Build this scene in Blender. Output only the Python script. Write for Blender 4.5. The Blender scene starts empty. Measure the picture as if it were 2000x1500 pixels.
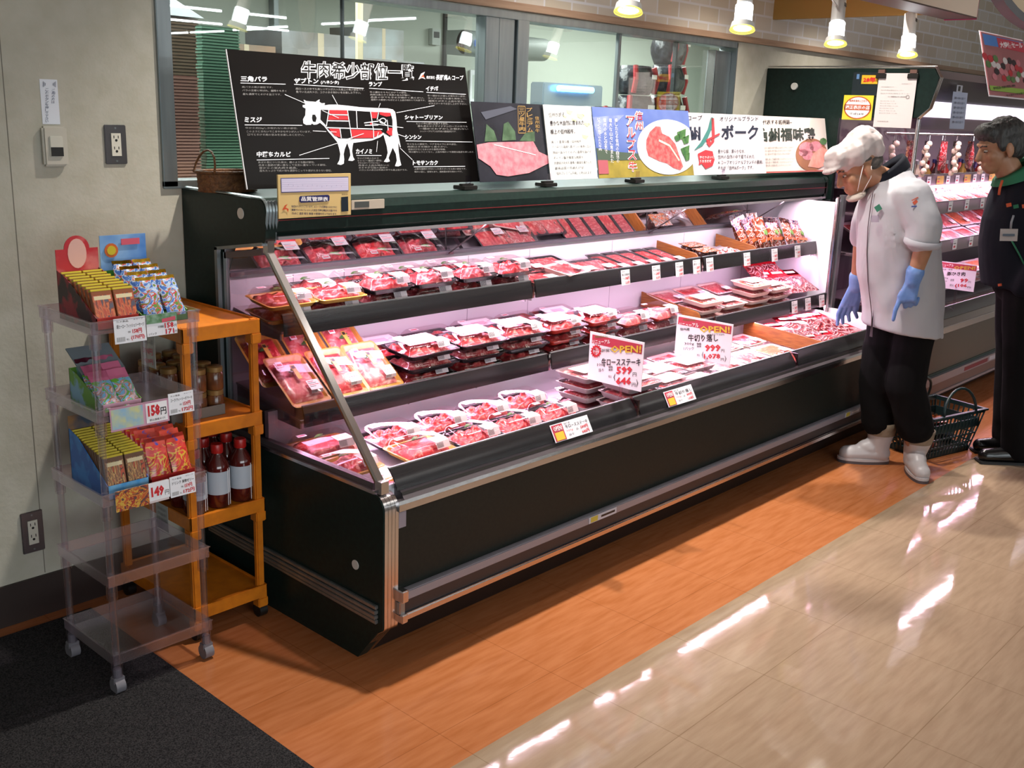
import bpy, bmesh, math, random
import numpy as np
from mathutils import Vector, Matrix, noise, Euler
sc = bpy.context.scene
C = sc.collection
rnd = random.Random(7)

# ---------------------------------------------------------------- camera
cam_d = bpy.data.cameras.new('camera'); cam = bpy.data.objects.new('camera', cam_d); C.objects.link(cam)
yaw, pitch, roll = 0.834265, 0.256764, 0.0368847
cy, sy, cp, sp = math.cos(yaw), math.sin(yaw), math.cos(pitch), math.sin(pitch)
f_ = Vector((sy*cp, cy*cp, -sp)); r_ = Vector((cy, -sy, 0)); u_ = r_.cross(f_)
cr, sr = math.cos(roll), math.sin(roll)
r2, u2 = cr*r_+sr*u_, -sr*r_+cr*u_
cam.matrix_world = Matrix(((r2.x, u2.x, -f_.x, -1.81143), (r2.y, u2.y, -f_.y, -3.13770), (r2.z, u2.z, -f_.z, 1.62), (0, 0, 0, 1)))
cam_d.sensor_width = 36; cam_d.lens = 36.58; cam_d.clip_start = 0.05
sc.camera = cam

# ---------------------------------------------------------------- world, exposure, room lights
sc.view_settings.view_transform = 'Standard'; sc.view_settings.look = 'None'
sc.view_settings.exposure = 0.0; sc.view_settings.gamma = 1.0
sc.cycles.use_denoising = True
sc.cycles.max_bounces = 8; sc.cycles.transparent_max_bounces = 24; sc.cycles.glossy_bounces = 4; sc.cycles.diffuse_bounces = 3
sc.cycles.caustics_reflective = False; sc.cycles.caustics_refractive = False
sc.cycles.sample_clamp_indirect = 4.0
w = bpy.data.worlds.new('world'); sc.world = w; w.use_nodes = True
w.node_tree.nodes['Background'].inputs[0].default_value = (1.0, 0.93, 0.86, 1)
w.node_tree.nodes['Background'].inputs[1].default_value = 0.35

def area(name, loc, target, sx, sy_, power, col=(1, 1, 1), spread=None):
    d = bpy.data.lights.new(name, 'AREA'); d.shape = 'RECTANGLE'; d.size = sx; d.size_y = sy_; d.energy = power; d.color = col
    if spread: d.spread = spread
    o = bpy.data.objects.new(name, d); C.objects.link(o); o.location = loc
    o.rotation_euler = (Vector(target)-Vector(loc)).to_track_quat('-Z', 'X' if False else 'Y').to_euler()
    return o
for i, x in enumerate((0.5, 1.75, 3.0, 4.25, 5.5)):      # downlights over the meat counter
    d = bpy.data.lights.new('counter_downlight', 'SPOT'); d.energy = 270; d.color = (1, 0.94, 0.86); d.shadow_soft_size = 0.035; d.spot_size = math.radians(100); d.spot_blend = 1.0
    o = bpy.data.objects.new('counter_downlight', d); C.objects.link(o); o.location = (x, -0.72, 2.80); o.rotation_euler = (0, 0, 0)
for x, y in ((-2.2, -3.2), (0.5, -4.0), (3.2, -4.0), (6.0, -3.6)):   # the shop's ceiling light over the aisle
    area('aisle_light', (x, y, 2.85), (x, y+0.3, 0), 1.6, 0.5, 11, (1, 0.97, 0.93))
area('wall_fill_light', (-2.4, -8.8, 1.7), (-0.5, 0, 1.5), 6.5, 2.2, 265, (0.86, 0.95, 1.0))  # unseen cool fill added behind the camera to brighten the walls
area('kitchen_light', (1.2, 1.4, 2.85), (1.2, 1.4, 0), 3.2, 1.2, 300, (0.95, 1.0, 0.98))
area('kitchen_light', (4.6, 1.8, 2.85), (4.6, 1.8, 0), 3.0, 1.4, 300, (0.95, 1.0, 0.98))
area('kitchen_light', (8.5, 3.5, 2.85), (8.5, 3.5, 0), 3.0, 1.4, 240, (0.95, 1.0, 0.98))
CASE_PINK = (1.0, 0.60, 0.86); CASE_WHITE = (1.0, 0.72, 0.86)
for k in range(3):
    x = 0.64+1.2*k
    area('canopy_tube_light', (x, -0.400, 1.2035), (x, -0.56, 0.5), 1.12, 0.028, 9, CASE_WHITE)
    area('shelf_tube_light', (x, -0.43, 0.903), (x, -0.42, 0.6), 1.12, 0.03, 4, CASE_PINK)
    area('well_tube_light', (x, -0.52, 0.618), (x, -0.66, 0.45), 1.12, 0.03, 4, CASE_PINK)
for k in range(2):
    x = 4.35+1.25*k
    area('tall_canopy_light', (x, -0.80, 1.66), (x, -0.75, 0.5), 1.2, 0.03, 9, CASE_WHITE)
    area('tall_shelf_light', (x, -0.60, 1.265), (x, -0.62, 0.9), 1.2, 0.03, 4, CASE_PINK)
    area('tall_shelf_light', (x, -0.76, 1.12), (x, -0.75, 0.9), 1.2, 0.03, 4, CASE_PINK)
    area('tall_shelf_light', (x, -0.80, 0.89), (x, -0.85, 0.5), 1.2, 0.03, 4, CASE_PINK)

# ---------------------------------------------------------------- materials
def lin(c):
    if isinstance(c, str):
        c = c.lstrip('#'); c = [int(c[i:i+2], 16)/255 for i in (0, 2, 4)]
        return tuple((v/12.92 if v <= 0.04045 else ((v+0.055)/1.055)**2.4) for v in c)
    return tuple(c)
_m = {}
def mat(name, col, rough=0.6, metal=0.0, col2=None, nscale=8.0, detail=3.0, spec=0.5, bump=0.0, stretch=None, emit=0.0, sharp=None, coat=0.0, alpha=1.0, bscale=None):
    if name in _m: return _m[name]
    m = bpy.data.materials.new(name); m.use_nodes = True; nt = m.node_tree; b = nt.nodes['Principled BSDF']; _m[name] = m
    c = lin(col); b.inputs['Base Color'].default_value = (*c, 1)
    b.inputs['Roughness'].default_value = rough; b.inputs['Metallic'].default_value = metal
    b.inputs['Specular IOR Level'].default_value = spec; b.inputs['Coat Weight'].default_value = coat
    b.inputs['Alpha'].default_value = alpha
    if col2 is not None or bump:
        tc = nt.nodes.new('ShaderNodeTexCoord'); mp = nt.nodes.new('ShaderNodeMapping'); nt.links.new(tc.outputs['Object'], mp.inputs[0])
        if stretch: mp.inputs['Scale'].default_value = stretch
        n = nt.nodes.new('ShaderNodeTexNoise'); n.inputs['Scale'].default_value = nscale; n.inputs['Detail'].default_value = detail
        nt.links.new(mp.outputs[0], n.inputs['Vector'])
        if col2 is not None:
            r = nt.nodes.new('ShaderNodeValToRGB'); e = r.color_ramp.elements
            s = sharp or (0.35, 0.65); e[0].position, e[1].position = s
            e[0].color = (*c, 1); e[1].color = (*lin(col2), 1)
            nt.links.new(n.outputs[0], r.inputs[0]); nt.links.new(r.outputs[0], b.inputs['Base Color'])
        if bump:
            n2 = n
            if bscale:
                n2 = nt.nodes.new('ShaderNodeTexNoise'); n2.inputs['Scale'].default_value = bscale; nt.links.new(mp.outputs[0], n2.inputs['Vector'])
            bp = nt.nodes.new('ShaderNodeBump'); bp.inputs['Strength'].default_value = bump; bp.inputs['Distance'].default_value = 0.01
            nt.links.new(n2.outputs[0], bp.inputs['Height']); nt.links.new(bp.outputs[0], b.inputs['Normal'])
    if emit:
        b.inputs['Emission Color'].default_value = (*c, 1); b.inputs['Emission Strength'].default_value = emit
    return m
def film(name, tint='ffffff', gloss=0.12, rough=0.06, edge=0.38):
    if name in _m: return _m[name]
    m = bpy.data.materials.new(name); m.use_nodes = True; nt = m.node_tree; _m[name] = m
    nt.nodes.remove(nt.nodes['Principled BSDF']); out = nt.nodes['Material Output']
    t = nt.nodes.new('ShaderNodeBsdfTransparent'); t.inputs[0].default_value = (*lin(tint), 1)
    g = nt.nodes.new('ShaderNodeBsdfGlossy'); g.inputs['Roughness'].default_value = rough; g.inputs[0].default_value = (1, 1, 1, 1)
    mx = nt.nodes.new('ShaderNodeMixShader')
    lw = nt.nodes.new('ShaderNodeLayerWeight'); lw.inputs[0].default_value = 0.5
    pw = nt.nodes.new('ShaderNodeMath'); pw.operation = 'POWER'; pw.inputs[1].default_value = 3.0
    ml = nt.nodes.new('ShaderNodeMath'); ml.operation = 'MULTIPLY_ADD'; ml.inputs[1].default_value = edge; ml.inputs[2].default_value = gloss*0.25; ml.use_clamp = True
    nt.links.new(lw.outputs['Facing'], pw.inputs[0]); nt.links.new(pw.outputs[0], ml.inputs[0])
    nt.links.new(ml.outputs[0], mx.inputs[0]); nt.links.new(t.outputs[0], mx.inputs[1]); nt.links.new(g.outputs[0], mx.inputs[2])
    nt.links.new(mx.outputs[0], out.inputs[0])
    return m
WHITE = mat('white_print', 'f2eef0', 0.5); BLACK = mat('black_print', '15120f', 0.45); RED = mat('red_print', 'c8202c', 0.5)
CHROME = mat('chrome', 'c8c4c4', 0.22, 1.0); STEEL = mat('brushed_steel', '98a0a2', 0.36, 0.85, col2='8c9496', nscale=3, stretch=(12, 12, 1))
DKGREEN = mat('case_dark_green', '13201d', 0.38, col2='172723', nscale=60, spec=0.22)
WPANEL = mat('white_panel', 'd9d6dc', 0.4)
PAPER = mat('paper', 'ecebf0', 0.6)
CLEAR = film('clear_plastic', 'f4f0f6', 0.25, 0.08); GLASS = film('window_glass', 'f0f4f2', 0.40, 0.0)

# ---------------------------------------------------------------- mesh builder
class MB:
    def __init__(s): s.v = []; s.f = []; s.m = []; s.mats = []; s.T = Matrix.Identity(4)
    def mi(s, m):
        if m not in s.mats: s.mats.append(m)
        return s.mats.index(m)
    def add(s, vs, fs, m):
        o = len(s.v); i = s.mi(m)
        s.v += [tuple(s.T @ Vector(p)) for p in vs]
        s.f += [tuple(o+k for k in f) for f in fs]; s.m += [i]*len(fs); return s
    def box(s, x0, x1, y0, y1, z0, z1, m):
        return s.add([(x0, y0, z0), (x1, y0, z0), (x1, y1, z0), (x0, y1, z0), (x0, y0, z1), (x1, y0, z1), (x1, y1, z1), (x0, y1, z1)],
                     [(0, 3, 2, 1), (4, 5, 6, 7), (0, 1, 5, 4), (1, 2, 6, 5), (2, 3, 7, 6), (3, 0, 4, 7)], m)
    def quad(s, pts, m): return s.add(pts, [tuple(range(len(pts)))], m)
    def loft(s, rings, m, cap=True, closed=True):
        n = len(rings[0]); vs = [p for r in rings for p in r]; fs = []
        for i in range(len(rings)-1):
            for j in range(n if closed else n-1):
                k = (j+1) % n; fs.append((i*n+j, i*n+k, (i+1)*n+k, (i+1)*n+j))
        if cap: fs += [tuple(reversed(range(n))), tuple((len(rings)-1)*n+j for j in range(n))]
        return s.add(vs, fs, m)
    def prism(s, poly, x0, x1, m, axis='x'):   # poly of (a,b); axis x -> (y,z), y -> (x,z), z -> (x,y)
        g = {'x': lambda p, t: (t, p[0], p[1]), 'y': lambda p, t: (p[0], t, p[1]), 'z': lambda p, t: (p[0], p[1], t)}[axis]
        return s.loft([[g(p, x0) for p in poly], [g(p, x1) for p in poly]], m)
    def cyl(s, p0, p1, r0, m, r1=None, n=12, cap=True):
        p0, p1 = Vector(p0), Vector(p1); r1 = r0 if r1 is None else r1; d = (p1-p0).normalized()
        a = d.orthogonal().normalized(); b = d.cross(a)
        rg = lambda p, r: [tuple(p+a*(r*math.cos(t*2*math.pi/n))+b*(r*math.sin(t*2*math.pi/n))) for t in range(n)]
        return s.loft([rg(p0, r0), rg(p1, r1)], m, cap)
    def lathe(s, prof, m, n=16, c=(0, 0, 0), cap=True):
        rings = [[(c[0]+r*math.cos(t*2*math.pi/n), c[1]+r*math.sin(t*2*math.pi/n), c[2]+z) for t in range(n)] for r, z in prof]
        return s.loft(rings, m, cap)
    def tube(s, pts, r, m, n=8):
        P = [Vector(p) for p in pts]; rings = []; up = None
        for i, p in enumerate(P):
            d = (P[min(i+1, len(P)-1)]-P[max(i-1, 0)]).normalized()
            a = d.orthogonal().normalized() if up is None else (up-d*up.dot(d)).normalized(); up = a; b = d.cross(a)
            rings.append([tuple(p+a*(r*math.cos(t*2*math.pi/n))+b*(r*math.sin(t*2*math.pi/n))) for t in range(n)])
        return s.loft(rings, m)
    def mesh(s, name, smooth=False, bevel=0.0):
        me = bpy.data.meshes.new(name); me.from_pydata(s.v, [], s.f)
        for m in s.mats: me.materials.append(m)
        me.polygons.foreach_set('material_index', s.m)
        bm = bmesh.new(); bm.from_mesh(me); bmesh.ops.recalc_face_normals(bm, faces=[f for f in bm.faces])
        if bevel:
            es = [e for e in bm.edges if len(e.link_faces) == 2 and e.calc_face_angle(0) > 0.6]
            bmesh.ops.bevel(bm, geom=es, offset=bevel, segments=2, affect='EDGES', clamp_overlap=True)
        bm.to_mesh(me); bm.free()
        if smooth:
            me.polygons.foreach_set('use_smooth', [True]*len(me.polygons))
            if smooth != 'all': me.set_sharp_from_angle(angle=math.radians(40))
        return me
    def build(s, name, parent=None, smooth=False, bevel=0.0):
        o = bpy.data.objects.new(name, s.mesh(name, smooth, bevel)); C.objects.link(o)
        if parent: o.parent = parent
        return o
def tag(o, label, cat, group=None, kind=None):
    if label: o['label'] = label
    if cat: o['category'] = cat
    if group: o['group'] = group
    if kind: o['kind'] = kind
    return o
def thing(name, label, cat, loc=(0, 0, 0), rot=(0, 0, 0), group=None):
    o = bpy.data.objects.new(name, None); C.objects.link(o); o.location = loc; o.rotation_euler = rot; o.empty_display_size = 0.05
    return tag(o, label, cat, group)
def inst(me, name, parent, loc=(0, 0, 0), rot=(0, 0, 0)):
    o = bpy.data.objects.new(name, me); C.objects.link(o); o.parent = parent; o.location = loc; o.rotation_euler = rot; return o
def struct(mb, name, **k): o = mb.build(name, **k); o['kind'] = 'structure'; return o
ORD = ['first', 'second', 'third', 'fourth', 'fifth', 'sixth', 'seventh', 'eighth', 'ninth', 'tenth', 'eleventh', 'twelfth', 'thirteenth', 'fourteenth', 'fifteenth', 'sixteenth']

# ---------------------------------------------------------------- lettering
_tc = {}
def glyphs(s, bold=0.0, res=2):
    k = (s, bold, res)
    if k in _tc: return _tc[k]
    cu = bpy.data.curves.new('t', 'FONT'); cu.body = s; cu.size = 1.0; cu.offset = bold; cu.resolution_u = res
    o = bpy.data.objects.new('t', cu); C.objects.link(o); bpy.context.view_layer.update()
    me = bpy.data.meshes.new_from_object(o.evaluated_get(bpy.context.evaluated_depsgraph_get()))
    v = [tuple(p.co[:2]) for p in me.vertices]; f = [tuple(p.vertices) for p in me.polygons]
    bpy.data.objects.remove(o); bpy.data.curves.remove(cu); bpy.data.meshes.remove(me)
    if v:
        xs = [p[0] for p in v]; ys = [p[1] for p in v]; bb = (min(xs), max(xs), min(ys), max(ys))
    else: bb = (0, 1, 0, 1)
    _tc[k] = (v, f, bb); return _tc[k]
class Plate:
    """a flat printed sheet: local x right, y up, z out; positions are given on the sheet through a homography from four measured corners"""
    def __init__(s, corners, w, h):
        s.w, s.h = w, h; A = []; B = []
        for (x, y), (u, v) in zip(corners, [(0, h), (w, h), (w, 0), (0, 0)]):
            A += [[x, y, 1, 0, 0, 0, -u*x, -u*y], [0, 0, 0, x, y, 1, -v*x, -v*y]]; B += [u, v]
        s.H = np.linalg.solve(np.array(A, float), np.array(B, float)); s.mb = MB(); s.z = 0.0008
    def p(s, x, y):
        H = s.H; d = H[6]*x+H[7]*y+1; return ((H[0]*x+H[1]*y+H[2])/d, (H[3]*x+H[4]*y+H[5])/d)
    def poly(s, pts, m, z=1): s.mb.quad([(*s.p(*q), s.z*z) for q in pts], m); return s
    def line(s, a, b, m, w=0.002, z=2):
        a, b = Vector(s.p(*a)), Vector(s.p(*b)); n = (b-a).normalized().orthogonal()*w/2
        s.mb.quad([(*q, s.z*z) for q in (a-n, b-n, b+n, a+n)], m); return s
    def text(s, t, x0, x1, y, hpx, m, bold=0.0, z=2, res=1, vert=False):
        """fit the text between x0 and x1 (measured), baseline y, cap height hpx"""
        if vert:
            n = len(t); y0, y1 = y, hpx
            for i, ch in enumerate(t):
                a = y0+(y1-y0)*i/n; b = y0+(y1-y0)*(i+0.9)/n; s.text(ch, x0, x1, b, b-a, m, bold, z, res)
            return s
        v, f, bb = glyphs(t, bold, res)
        if not f: return s
        a, b = Vector(s.p(x0, y)), Vector(s.p(x1, y)); c = Vector(s.p(x0, y-hpx)); X = b-a; Y = c-a
        kx = 1/(bb[1]-bb[0]); ky = 1/max(bb[3]-bb[2], 0.35)
        s.mb.add([(*(a+X*((q[0]-bb[0])*kx)+Y*((q[1]-bb[2])*ky)), s.z*z) for q in v], f, m); return s
def place_plate(root, pl, board_mat, thick=0.004, name='board'):
    MB().box(0, pl.w, 0, pl.h, -thick, 0, board_mat).build(name, root)
    if pl.mb.v: pl.mb.build('lettering', root)
def frame_at(root, O, X, Y):
    X = Vector(X).normalized(); Y = Vector(Y); Y = (Y-X*Y.dot(X)).normalized(); N = X.cross(Y)
    root.matrix_world = Matrix(((X.x, Y.x, N.x, O[0]), (X.y, Y.y, N.y, O[1]), (X.z, Y.z, N.z, O[2]), (0, 0, 0, 1)))
UNIT = [(0, 0), (1, 0), (1, 1), (0, 1)]
# ================================================================ THE SETTING
def floor_mat(name, c1, c2, rough, tile=0.457):
    m = mat(name, c1, rough, spec=0.35); nt = m.node_tree; b = nt.nodes['Principled BSDF']
    tc = nt.nodes.new('ShaderNodeTexCoord'); mp = nt.nodes.new('ShaderNodeMapping'); mp.inputs['Rotation'].default_value = (0, 0, 0.5); mp.inputs['Scale'].default_value = (3, 22, 1)
    n = nt.nodes.new('ShaderNodeTexNoise'); n.inputs['Scale'].default_value = 2.2; n.inputs['Detail'].default_value = 6
    nt.links.new(tc.outputs['Object'], mp.inputs[0]); nt.links.new(mp.outputs[0], n.inputs['Vector'])
    r = nt.nodes.new('ShaderNodeValToRGB'); r.color_ramp.elements[0].position = 0.36; r.color_ramp.elements[1].position = 0.66
    r.color_ramp.elements[0].color = (*lin(c1), 1); r.color_ramp.elements[1].color = (*lin(c2), 1); nt.links.new(n.outputs[0], r.inputs[0])
    br = nt.nodes.new('ShaderNodeTexBrick'); br.offset = 0.0; br.inputs['Scale'].default_value = 1/tile; br.inputs['Brick Width'].default_value = 1; br.inputs['Row Height'].default_value = 1
    br.inputs['Mortar Size'].default_value = 0.0028; br.inputs['Color1'].default_value = br.inputs['Color2'].default_value = (1, 1, 1, 1); br.inputs['Mortar'].default_value = (0.72, 0.68, 0.62, 1)
    mp2 = nt.nodes.new('ShaderNodeMapping'); mp2.inputs['Location'].default_value = (0.1, 1.497/tile*0, 0); nt.links.new(tc.outputs['Object'], mp2.inputs[0]); nt.links.new(mp2.outputs[0], br.inputs['Vector'])
    mx = nt.nodes.new('ShaderNodeMix'); mx.data_type = 'RGBA'; mx.blend_type = 'MULTIPLY'; mx.inputs['Factor'].default_value = 1
    nt.links.new(r.outputs[0], mx.inputs[6]); nt.links.new(br.outputs[0], mx.inputs[7]); nt.links.new(mx.outputs[2], b.inputs['Base Color'])
    n2 = nt.nodes.new('ShaderNodeTexNoise'); n2.inputs['Scale'].default_value = 9; n2.inputs['Detail'].default_value = 4
    bp = nt.nodes.new('ShaderNodeBump'); bp.inputs['Strength'].default_value = 0.03; bp.inputs['Distance'].default_value = 0.012
    nt.links.new(tc.outputs['Object'], n2.inputs['Vector']); nt.links.new(n2.outputs[0], bp.inputs['Height']); nt.links.new(bp.outputs[0], b.inputs['Normal'])
    return m
BEIGE = floor_mat('beige_vinyl', '9a846e', '8f7863', 0.06)
ORANGE = floor_mat('orange_vinyl', 'ab6a42', '9e5d34', 0.22)
fl = MB(); fl.quad([(-6, -18.5, 0), (12, -18.5, 0), (12, -1.497, 0), (-6, -1.497, 0)], BEIGE)
fl.quad([(-6, -1.497, 0), (12, -1.497, 0), (12, 0, 0), (-6, 0, 0)], ORANGE); struct(fl, 'floor')
CARPET = mat('carpet', '1b1a1c', 1.0, col2='3c3a3b', nscale=260, detail=2, bump=0.8, spec=0.1)
cm = MB(); cm.box(-5.9, -0.432, -8.9, -0.072, 0.0, 0.006, CARPET); mt = cm.build('entrance_mat')
tag(mt, 'dark charcoal entrance carpet set into the floor at the left', 'carpet')
WALLP = mat('wallpaper', 'b3aea0', 0.85, col2='aba696', nscale=14, bump=0.12, bscale=70)
wl = MB()
XL, XR, ZB, ZT = -0.065, 3.362, 1.341, 2.02
wl.box(-6, XL, 0, 0.1, 0, 2.9, WALLP).box(XL, XR, 0, 0.1, 0, ZB, WALLP).box(XL, XR, 0, 0.1, ZT, 2.9, WALLP).box(XR, 12, 0, 0.1, 0, 2.9, WALLP)
SEAM = mat('wall_seam', '6f6a60', 0.9)
wl.box(-0.540, -0.5375, -0.0006, 0, 0.14, 2.9, SEAM).box(-1.45, -1.4475, -0.0006, 0, 0.14, 2.9, SEAM)
struct(wl, 'wall_back')
BRK = mat('brick_paper', '8a7a68', 0.9); nt = BRK.node_tree; bt = nt.nodes.new('ShaderNodeTexBrick'); tc = nt.nodes.new('ShaderNodeTexCoord'); mp = nt.nodes.new('ShaderNodeMapping'); mp.inputs['Rotation'].default_value = (math.pi/2, 0, 0)
nt.links.new(tc.outputs['Object'], mp.inputs[0]); nt.links.new(mp.outputs[0], bt.inputs['Vector'])
for k, v in (('Scale', 6.2), ('Brick Width', 1.15), ('Row Height', 0.5), ('Mortar Size', 0.045), ('Mortar Smooth', 0.5)): bt.inputs[k].default_value = v
bt.inputs['Color1'].default_value = (*lin('d2c8bc'), 1); bt.inputs['Color2'].default_value = (*lin('c6b8a4'), 1); bt.inputs['Mortar'].default_value = (*lin('dad6d6'), 1)
nt.links.new(bt.outputs[0], nt.nodes['Principled BSDF'].inputs['Base Color'])
b_ = MB(); b_.box(-6, 12, -0.004, 0, 2.055, 2.9, BRK); struct(b_, 'wall_brick_paper')
WOOD = mat('wood_trim', 'a98a72', 0.5, col2='9c7c64', nscale=3, stretch=(2, 40, 40))
t_ = MB(); t_.box(-6, 12, -0.022, 0, 2.025, 2.057, WOOD); struct(t_, 'trim_1', bevel=0.003)
bb = MB(); bb.box(-6, 0, -0.009, 0, 0, 0.135, mat('baseboard', '2a1e1a', 0.5)); struct(bb, 'baseboard_back')
cl = MB(); cl.box(-6, 14, -18.5, 0.1, 2.9, 2.95, mat('ceiling_paint', 'c6c2ba', 0.9)); struct(cl, 'ceiling')
# far side of the shop, behind the camera
sw = MB(); SHOP = mat('shop_wall', '7c7266', 0.9, col2='4c4640', nscale=1.2)
sw.box(-6, 14, -18.6, -18.5, 0, 2.9, SHOP).box(-6.1, -6, -18.5, 0.1, 0, 2.9, SHOP); struct(sw, 'wall_far')
# shop ceiling tubes (they show in the window glass)
TUBE = mat('tube_light', 'f2fbff', 0.5, emit=26.0)
fix = MB(); fix.box(-0.6, 0.6, -0.05, 0.05, 0.0, 0.03, mat('fixture_white', 'c8c8c4', 0.5)); fixm = fix.mesh('fixture')
tb = MB(); tb.cyl((-0.57, 0, -0.02), (0.57, 0, -0.02), 0.016, TUBE, n=8); tbm = tb.mesh('tube')
n_ = 0
for (x, y, a) in [(5.05, -10.58, 0), (6.35, -10.58, 0), (7.85, -10.58, 0), (6.5, -12.95, 0), (7.85, -12.95, 0), (9.2, -12.95, 0), (9.42, -16.3, 1), (9.42, -15.05, 1), (9.3, -13.4, 1), (9.15, -12.1, 1), (9.0, -10.4, 1), (8.8, -9.1, 1), (1.0, -5.2, 0), (3.5, -5.2, 0)]:
    q = thing('ceiling_light', 'single tube ceiling light in the shop ceiling, ' + ORD[n_] + ' of its kind', 'ceiling light', (x, y, 2.87), (0, 0, a*math.pi/2), 'tube lights on the shop ceiling'); n_ += 1
    inst(fixm, 'housing', q); inst(tbm, 'tube', q)

# ---- window
wf = MB(); SW = 0.045
wf.box(XL-0.0, XL+0.05, -0.012, 0.10, ZB, ZT, STEEL).box(XR-0.012, XR, -0.012, 0.10, ZB, ZT, STEEL)
wf.box(XL, XR, -0.012, 0.10, ZT-0.03, ZT, STEEL).box(XL, XR, -0.012, 0.10, ZB-0.005, ZB+0.02, STEEL)
for a, b in ((1.41, 1.49), (1.49, 1.585), (1.592, 1.665)): wf.box(a, b, 0.0 if b < 1.6 else -0.012, 0.06, ZB, ZT-0.03, STEEL)
wf.box(0.697, 0.703, 0.03, 0.05, ZB, ZT, mat('dark_gasket', '26292a', 0.5)).box(2.35, 2.372, 0.03, 0.05, ZB, ZT, STEEL).box(2.86, 2.882, 0.05, 0.07, ZB, ZT, mat('dark_gasket', '26292a'))
wf.box(3.16, 3.17, 0.0, 0.05, ZB, ZT-0.05, CHROME).box(3.17, 3.35, 0.02, 0.06, ZB, ZT-0.05, STEEL)
wo = struct(wf, 'window_1', bevel=0.002)
gl = MB(); gl.box(XL+0.05, 1.41, 0.04, 0.044, ZB, ZT-0.03, GLASS).box(1.665, 3.16, 0.04, 0.044, ZB, ZT-0.03, GLASS)
g = gl.build('pane', wo)
# ---- the preparation room behind it
KW = mat('kitchen_wall', 'b6bcb0', 0.5); KD = mat('kitchen_dark', '3b3d3c', 0.8)
kr = MB(); kr.box(-3, 12, 5.2, 5.3, 0, 2.92, KW).box(12, 12.1, 0.1, 5.3, 0, 2.92, KW).box(-3.1, -3, 0.1, 5.3, 0, 2.92, KW)
kr.box(3.95, 4.0, 5.12, 5.2, 0, 2.92, STEEL).box(6.1, 6.14, 5.17, 5.2, 0, 2.9, KD)
struct(kr, 'wall_kitchen')
k2 = MB(); k2.box(-3, 12, 0.1, 5.3, -0.02, 0.0, mat('kitchen_floor', '7a8078', 0.4)); struct(k2, 'floor_kitchen')
k3 = MB(); k3.box(-3, 12, 0.1, 5.3, 2.92, 2.96, mat('kitchen_ceiling', '5d6463', 0.8)); struct(k3, 'ceiling_kitchen')
# stacks of foam trays near the glass
def tray_stack(name, label, x0, x1, y0, y1, z0, z1, c1, c2, n):
    r = thing(name, label, 'stack of trays', (x0, y0, z0)); h = (z1-z0)/n; m = MB(); A = mat('tray_'+c1, c1, 0.6); B = mat('tray_'+c2, c2, 0.6)
    for i in range(n):
        z = i*h; e = 0.008
        m.box(e*rnd.random(), x1-x0-e*rnd.random(), 0, y1-y0, z, z+h*0.55, A); m.box(0.006, x1-x0-0.006, 0.006, y1-y0-0.006, z+h*0.5, z+h, B)
    o = m.build('trays', r); return r
tray_stack('tray_stack', 'pink stack of foam trays behind the window, left of the green one', 0.10, 0.335, 0.42, 0.62, 1.03, 1.70, 'c89a94', '9a7470', 58)
tray_stack('tray_stack', 'tall green stack of foam trays standing behind the window', 0.375, 0.545, 0.46, 0.505, 0.96, 1.885, '7fb09c', '47705f', 84)
tray_stack('tray_stack', 'brown stack of foam trays behind the pink stack', 0.37, 0.58, 0.80, 1.0, 0.902, 1.93, '80685e', '64504a', 80)
tb_ = thing('worktable', 'steel worktable behind the window holding the tray stacks', 'table', (0.0, 0.25, 0)); m = MB(); m.box(-0.1, 1.0, 0.1, 0.95, 0.86, 0.90, STEEL); m.build('table_top', tb_)
for a in (-0.06, 0.94):
    for b in (0.14, 0.9): m = MB(); m.box(a, a+0.03, b, b+0.03, 0, 0.86, STEEL); m.build('leg', tb_)
m = MB(); m.box(0.07, 0.36, 0.15, 0.40, 0.90, 1.028, mat('crate_blue', '6a7f8c', 0.5)).box(0.37, 0.56, 0.19, 0.27, 0.90, 0.958, mat('crate_blue', '6a7f8c')); m.build('tray_riser', tb_)
m = MB(); BAGM = mat('plastic_bag', '8a9098', 0.35, spec=0.8)
m.add([(0.36, 0.78, 1.935), (0.60, 0.80, 1.935), (0.58, 1.0, 1.935), (0.37, 1.0, 1.935), (0.44, 0.86, 2.03), (0.47, 0.9, 2.035)], [(0, 3, 2, 1), (0, 1, 4), (1, 5, 4), (1, 2, 5), (2, 3, 5), (3, 4, 5), (3, 0, 4)], BAGM)
tag(m.build('plastic_bag'), 'crumpled grey plastic bag lying on the brown tray stack', 'bag')
# cartons far back
for i, (x, y, w_, d, z, h, c) in enumerate([(1.85, 4.0, 0.75, 0.6, 1.502, 0.50, '8d735c'), (2.62, 3.95, 0.52, 0.55, 1.502, 0.53, 'b08468'), (3.2, 3.95, 0.75, 0.5, 1.502, 0.66, 'a0a2a8'), (4.0, 3.95, 0.7, 0.5, 1.502, 0.50, '989aa0'), (4.05, 4.0, 0.45, 0.45, 2.004, 0.25, 'a4acb0')]):
    m = MB(); m.box(0, w_, 0, d, 0, h, mat('carton_%d' % i, c, 0.8, col2='777068', nscale=2)); m.box(w_*0.46, w_*0.54, -0.001, d+0.001, -0.001, h+0.001, mat('carton_tape', 'b8a890', 0.4))
    o = m.build('carton'); o.location = (x, y, z); tag(o, ['wide brown carton on the far kitchen shelf', 'small brown carton beside the wide one on the kitchen shelf', 'low grey carton on the far kitchen shelf', 'tall grey carton on the far kitchen shelf', 'small pale carton stacked on the tall grey carton'][i], 'carton')
ks = thing('kitchen_shelf', 'steel shelf carrying the cartons at the back of the kitchen', 'shelf', (1.8, 3.9, 0)); m = MB(); m.box(0, 4.4, 0, 1.1, 1.46, 1.5, STEEL); m.build('shelf_board', ks)
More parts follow.
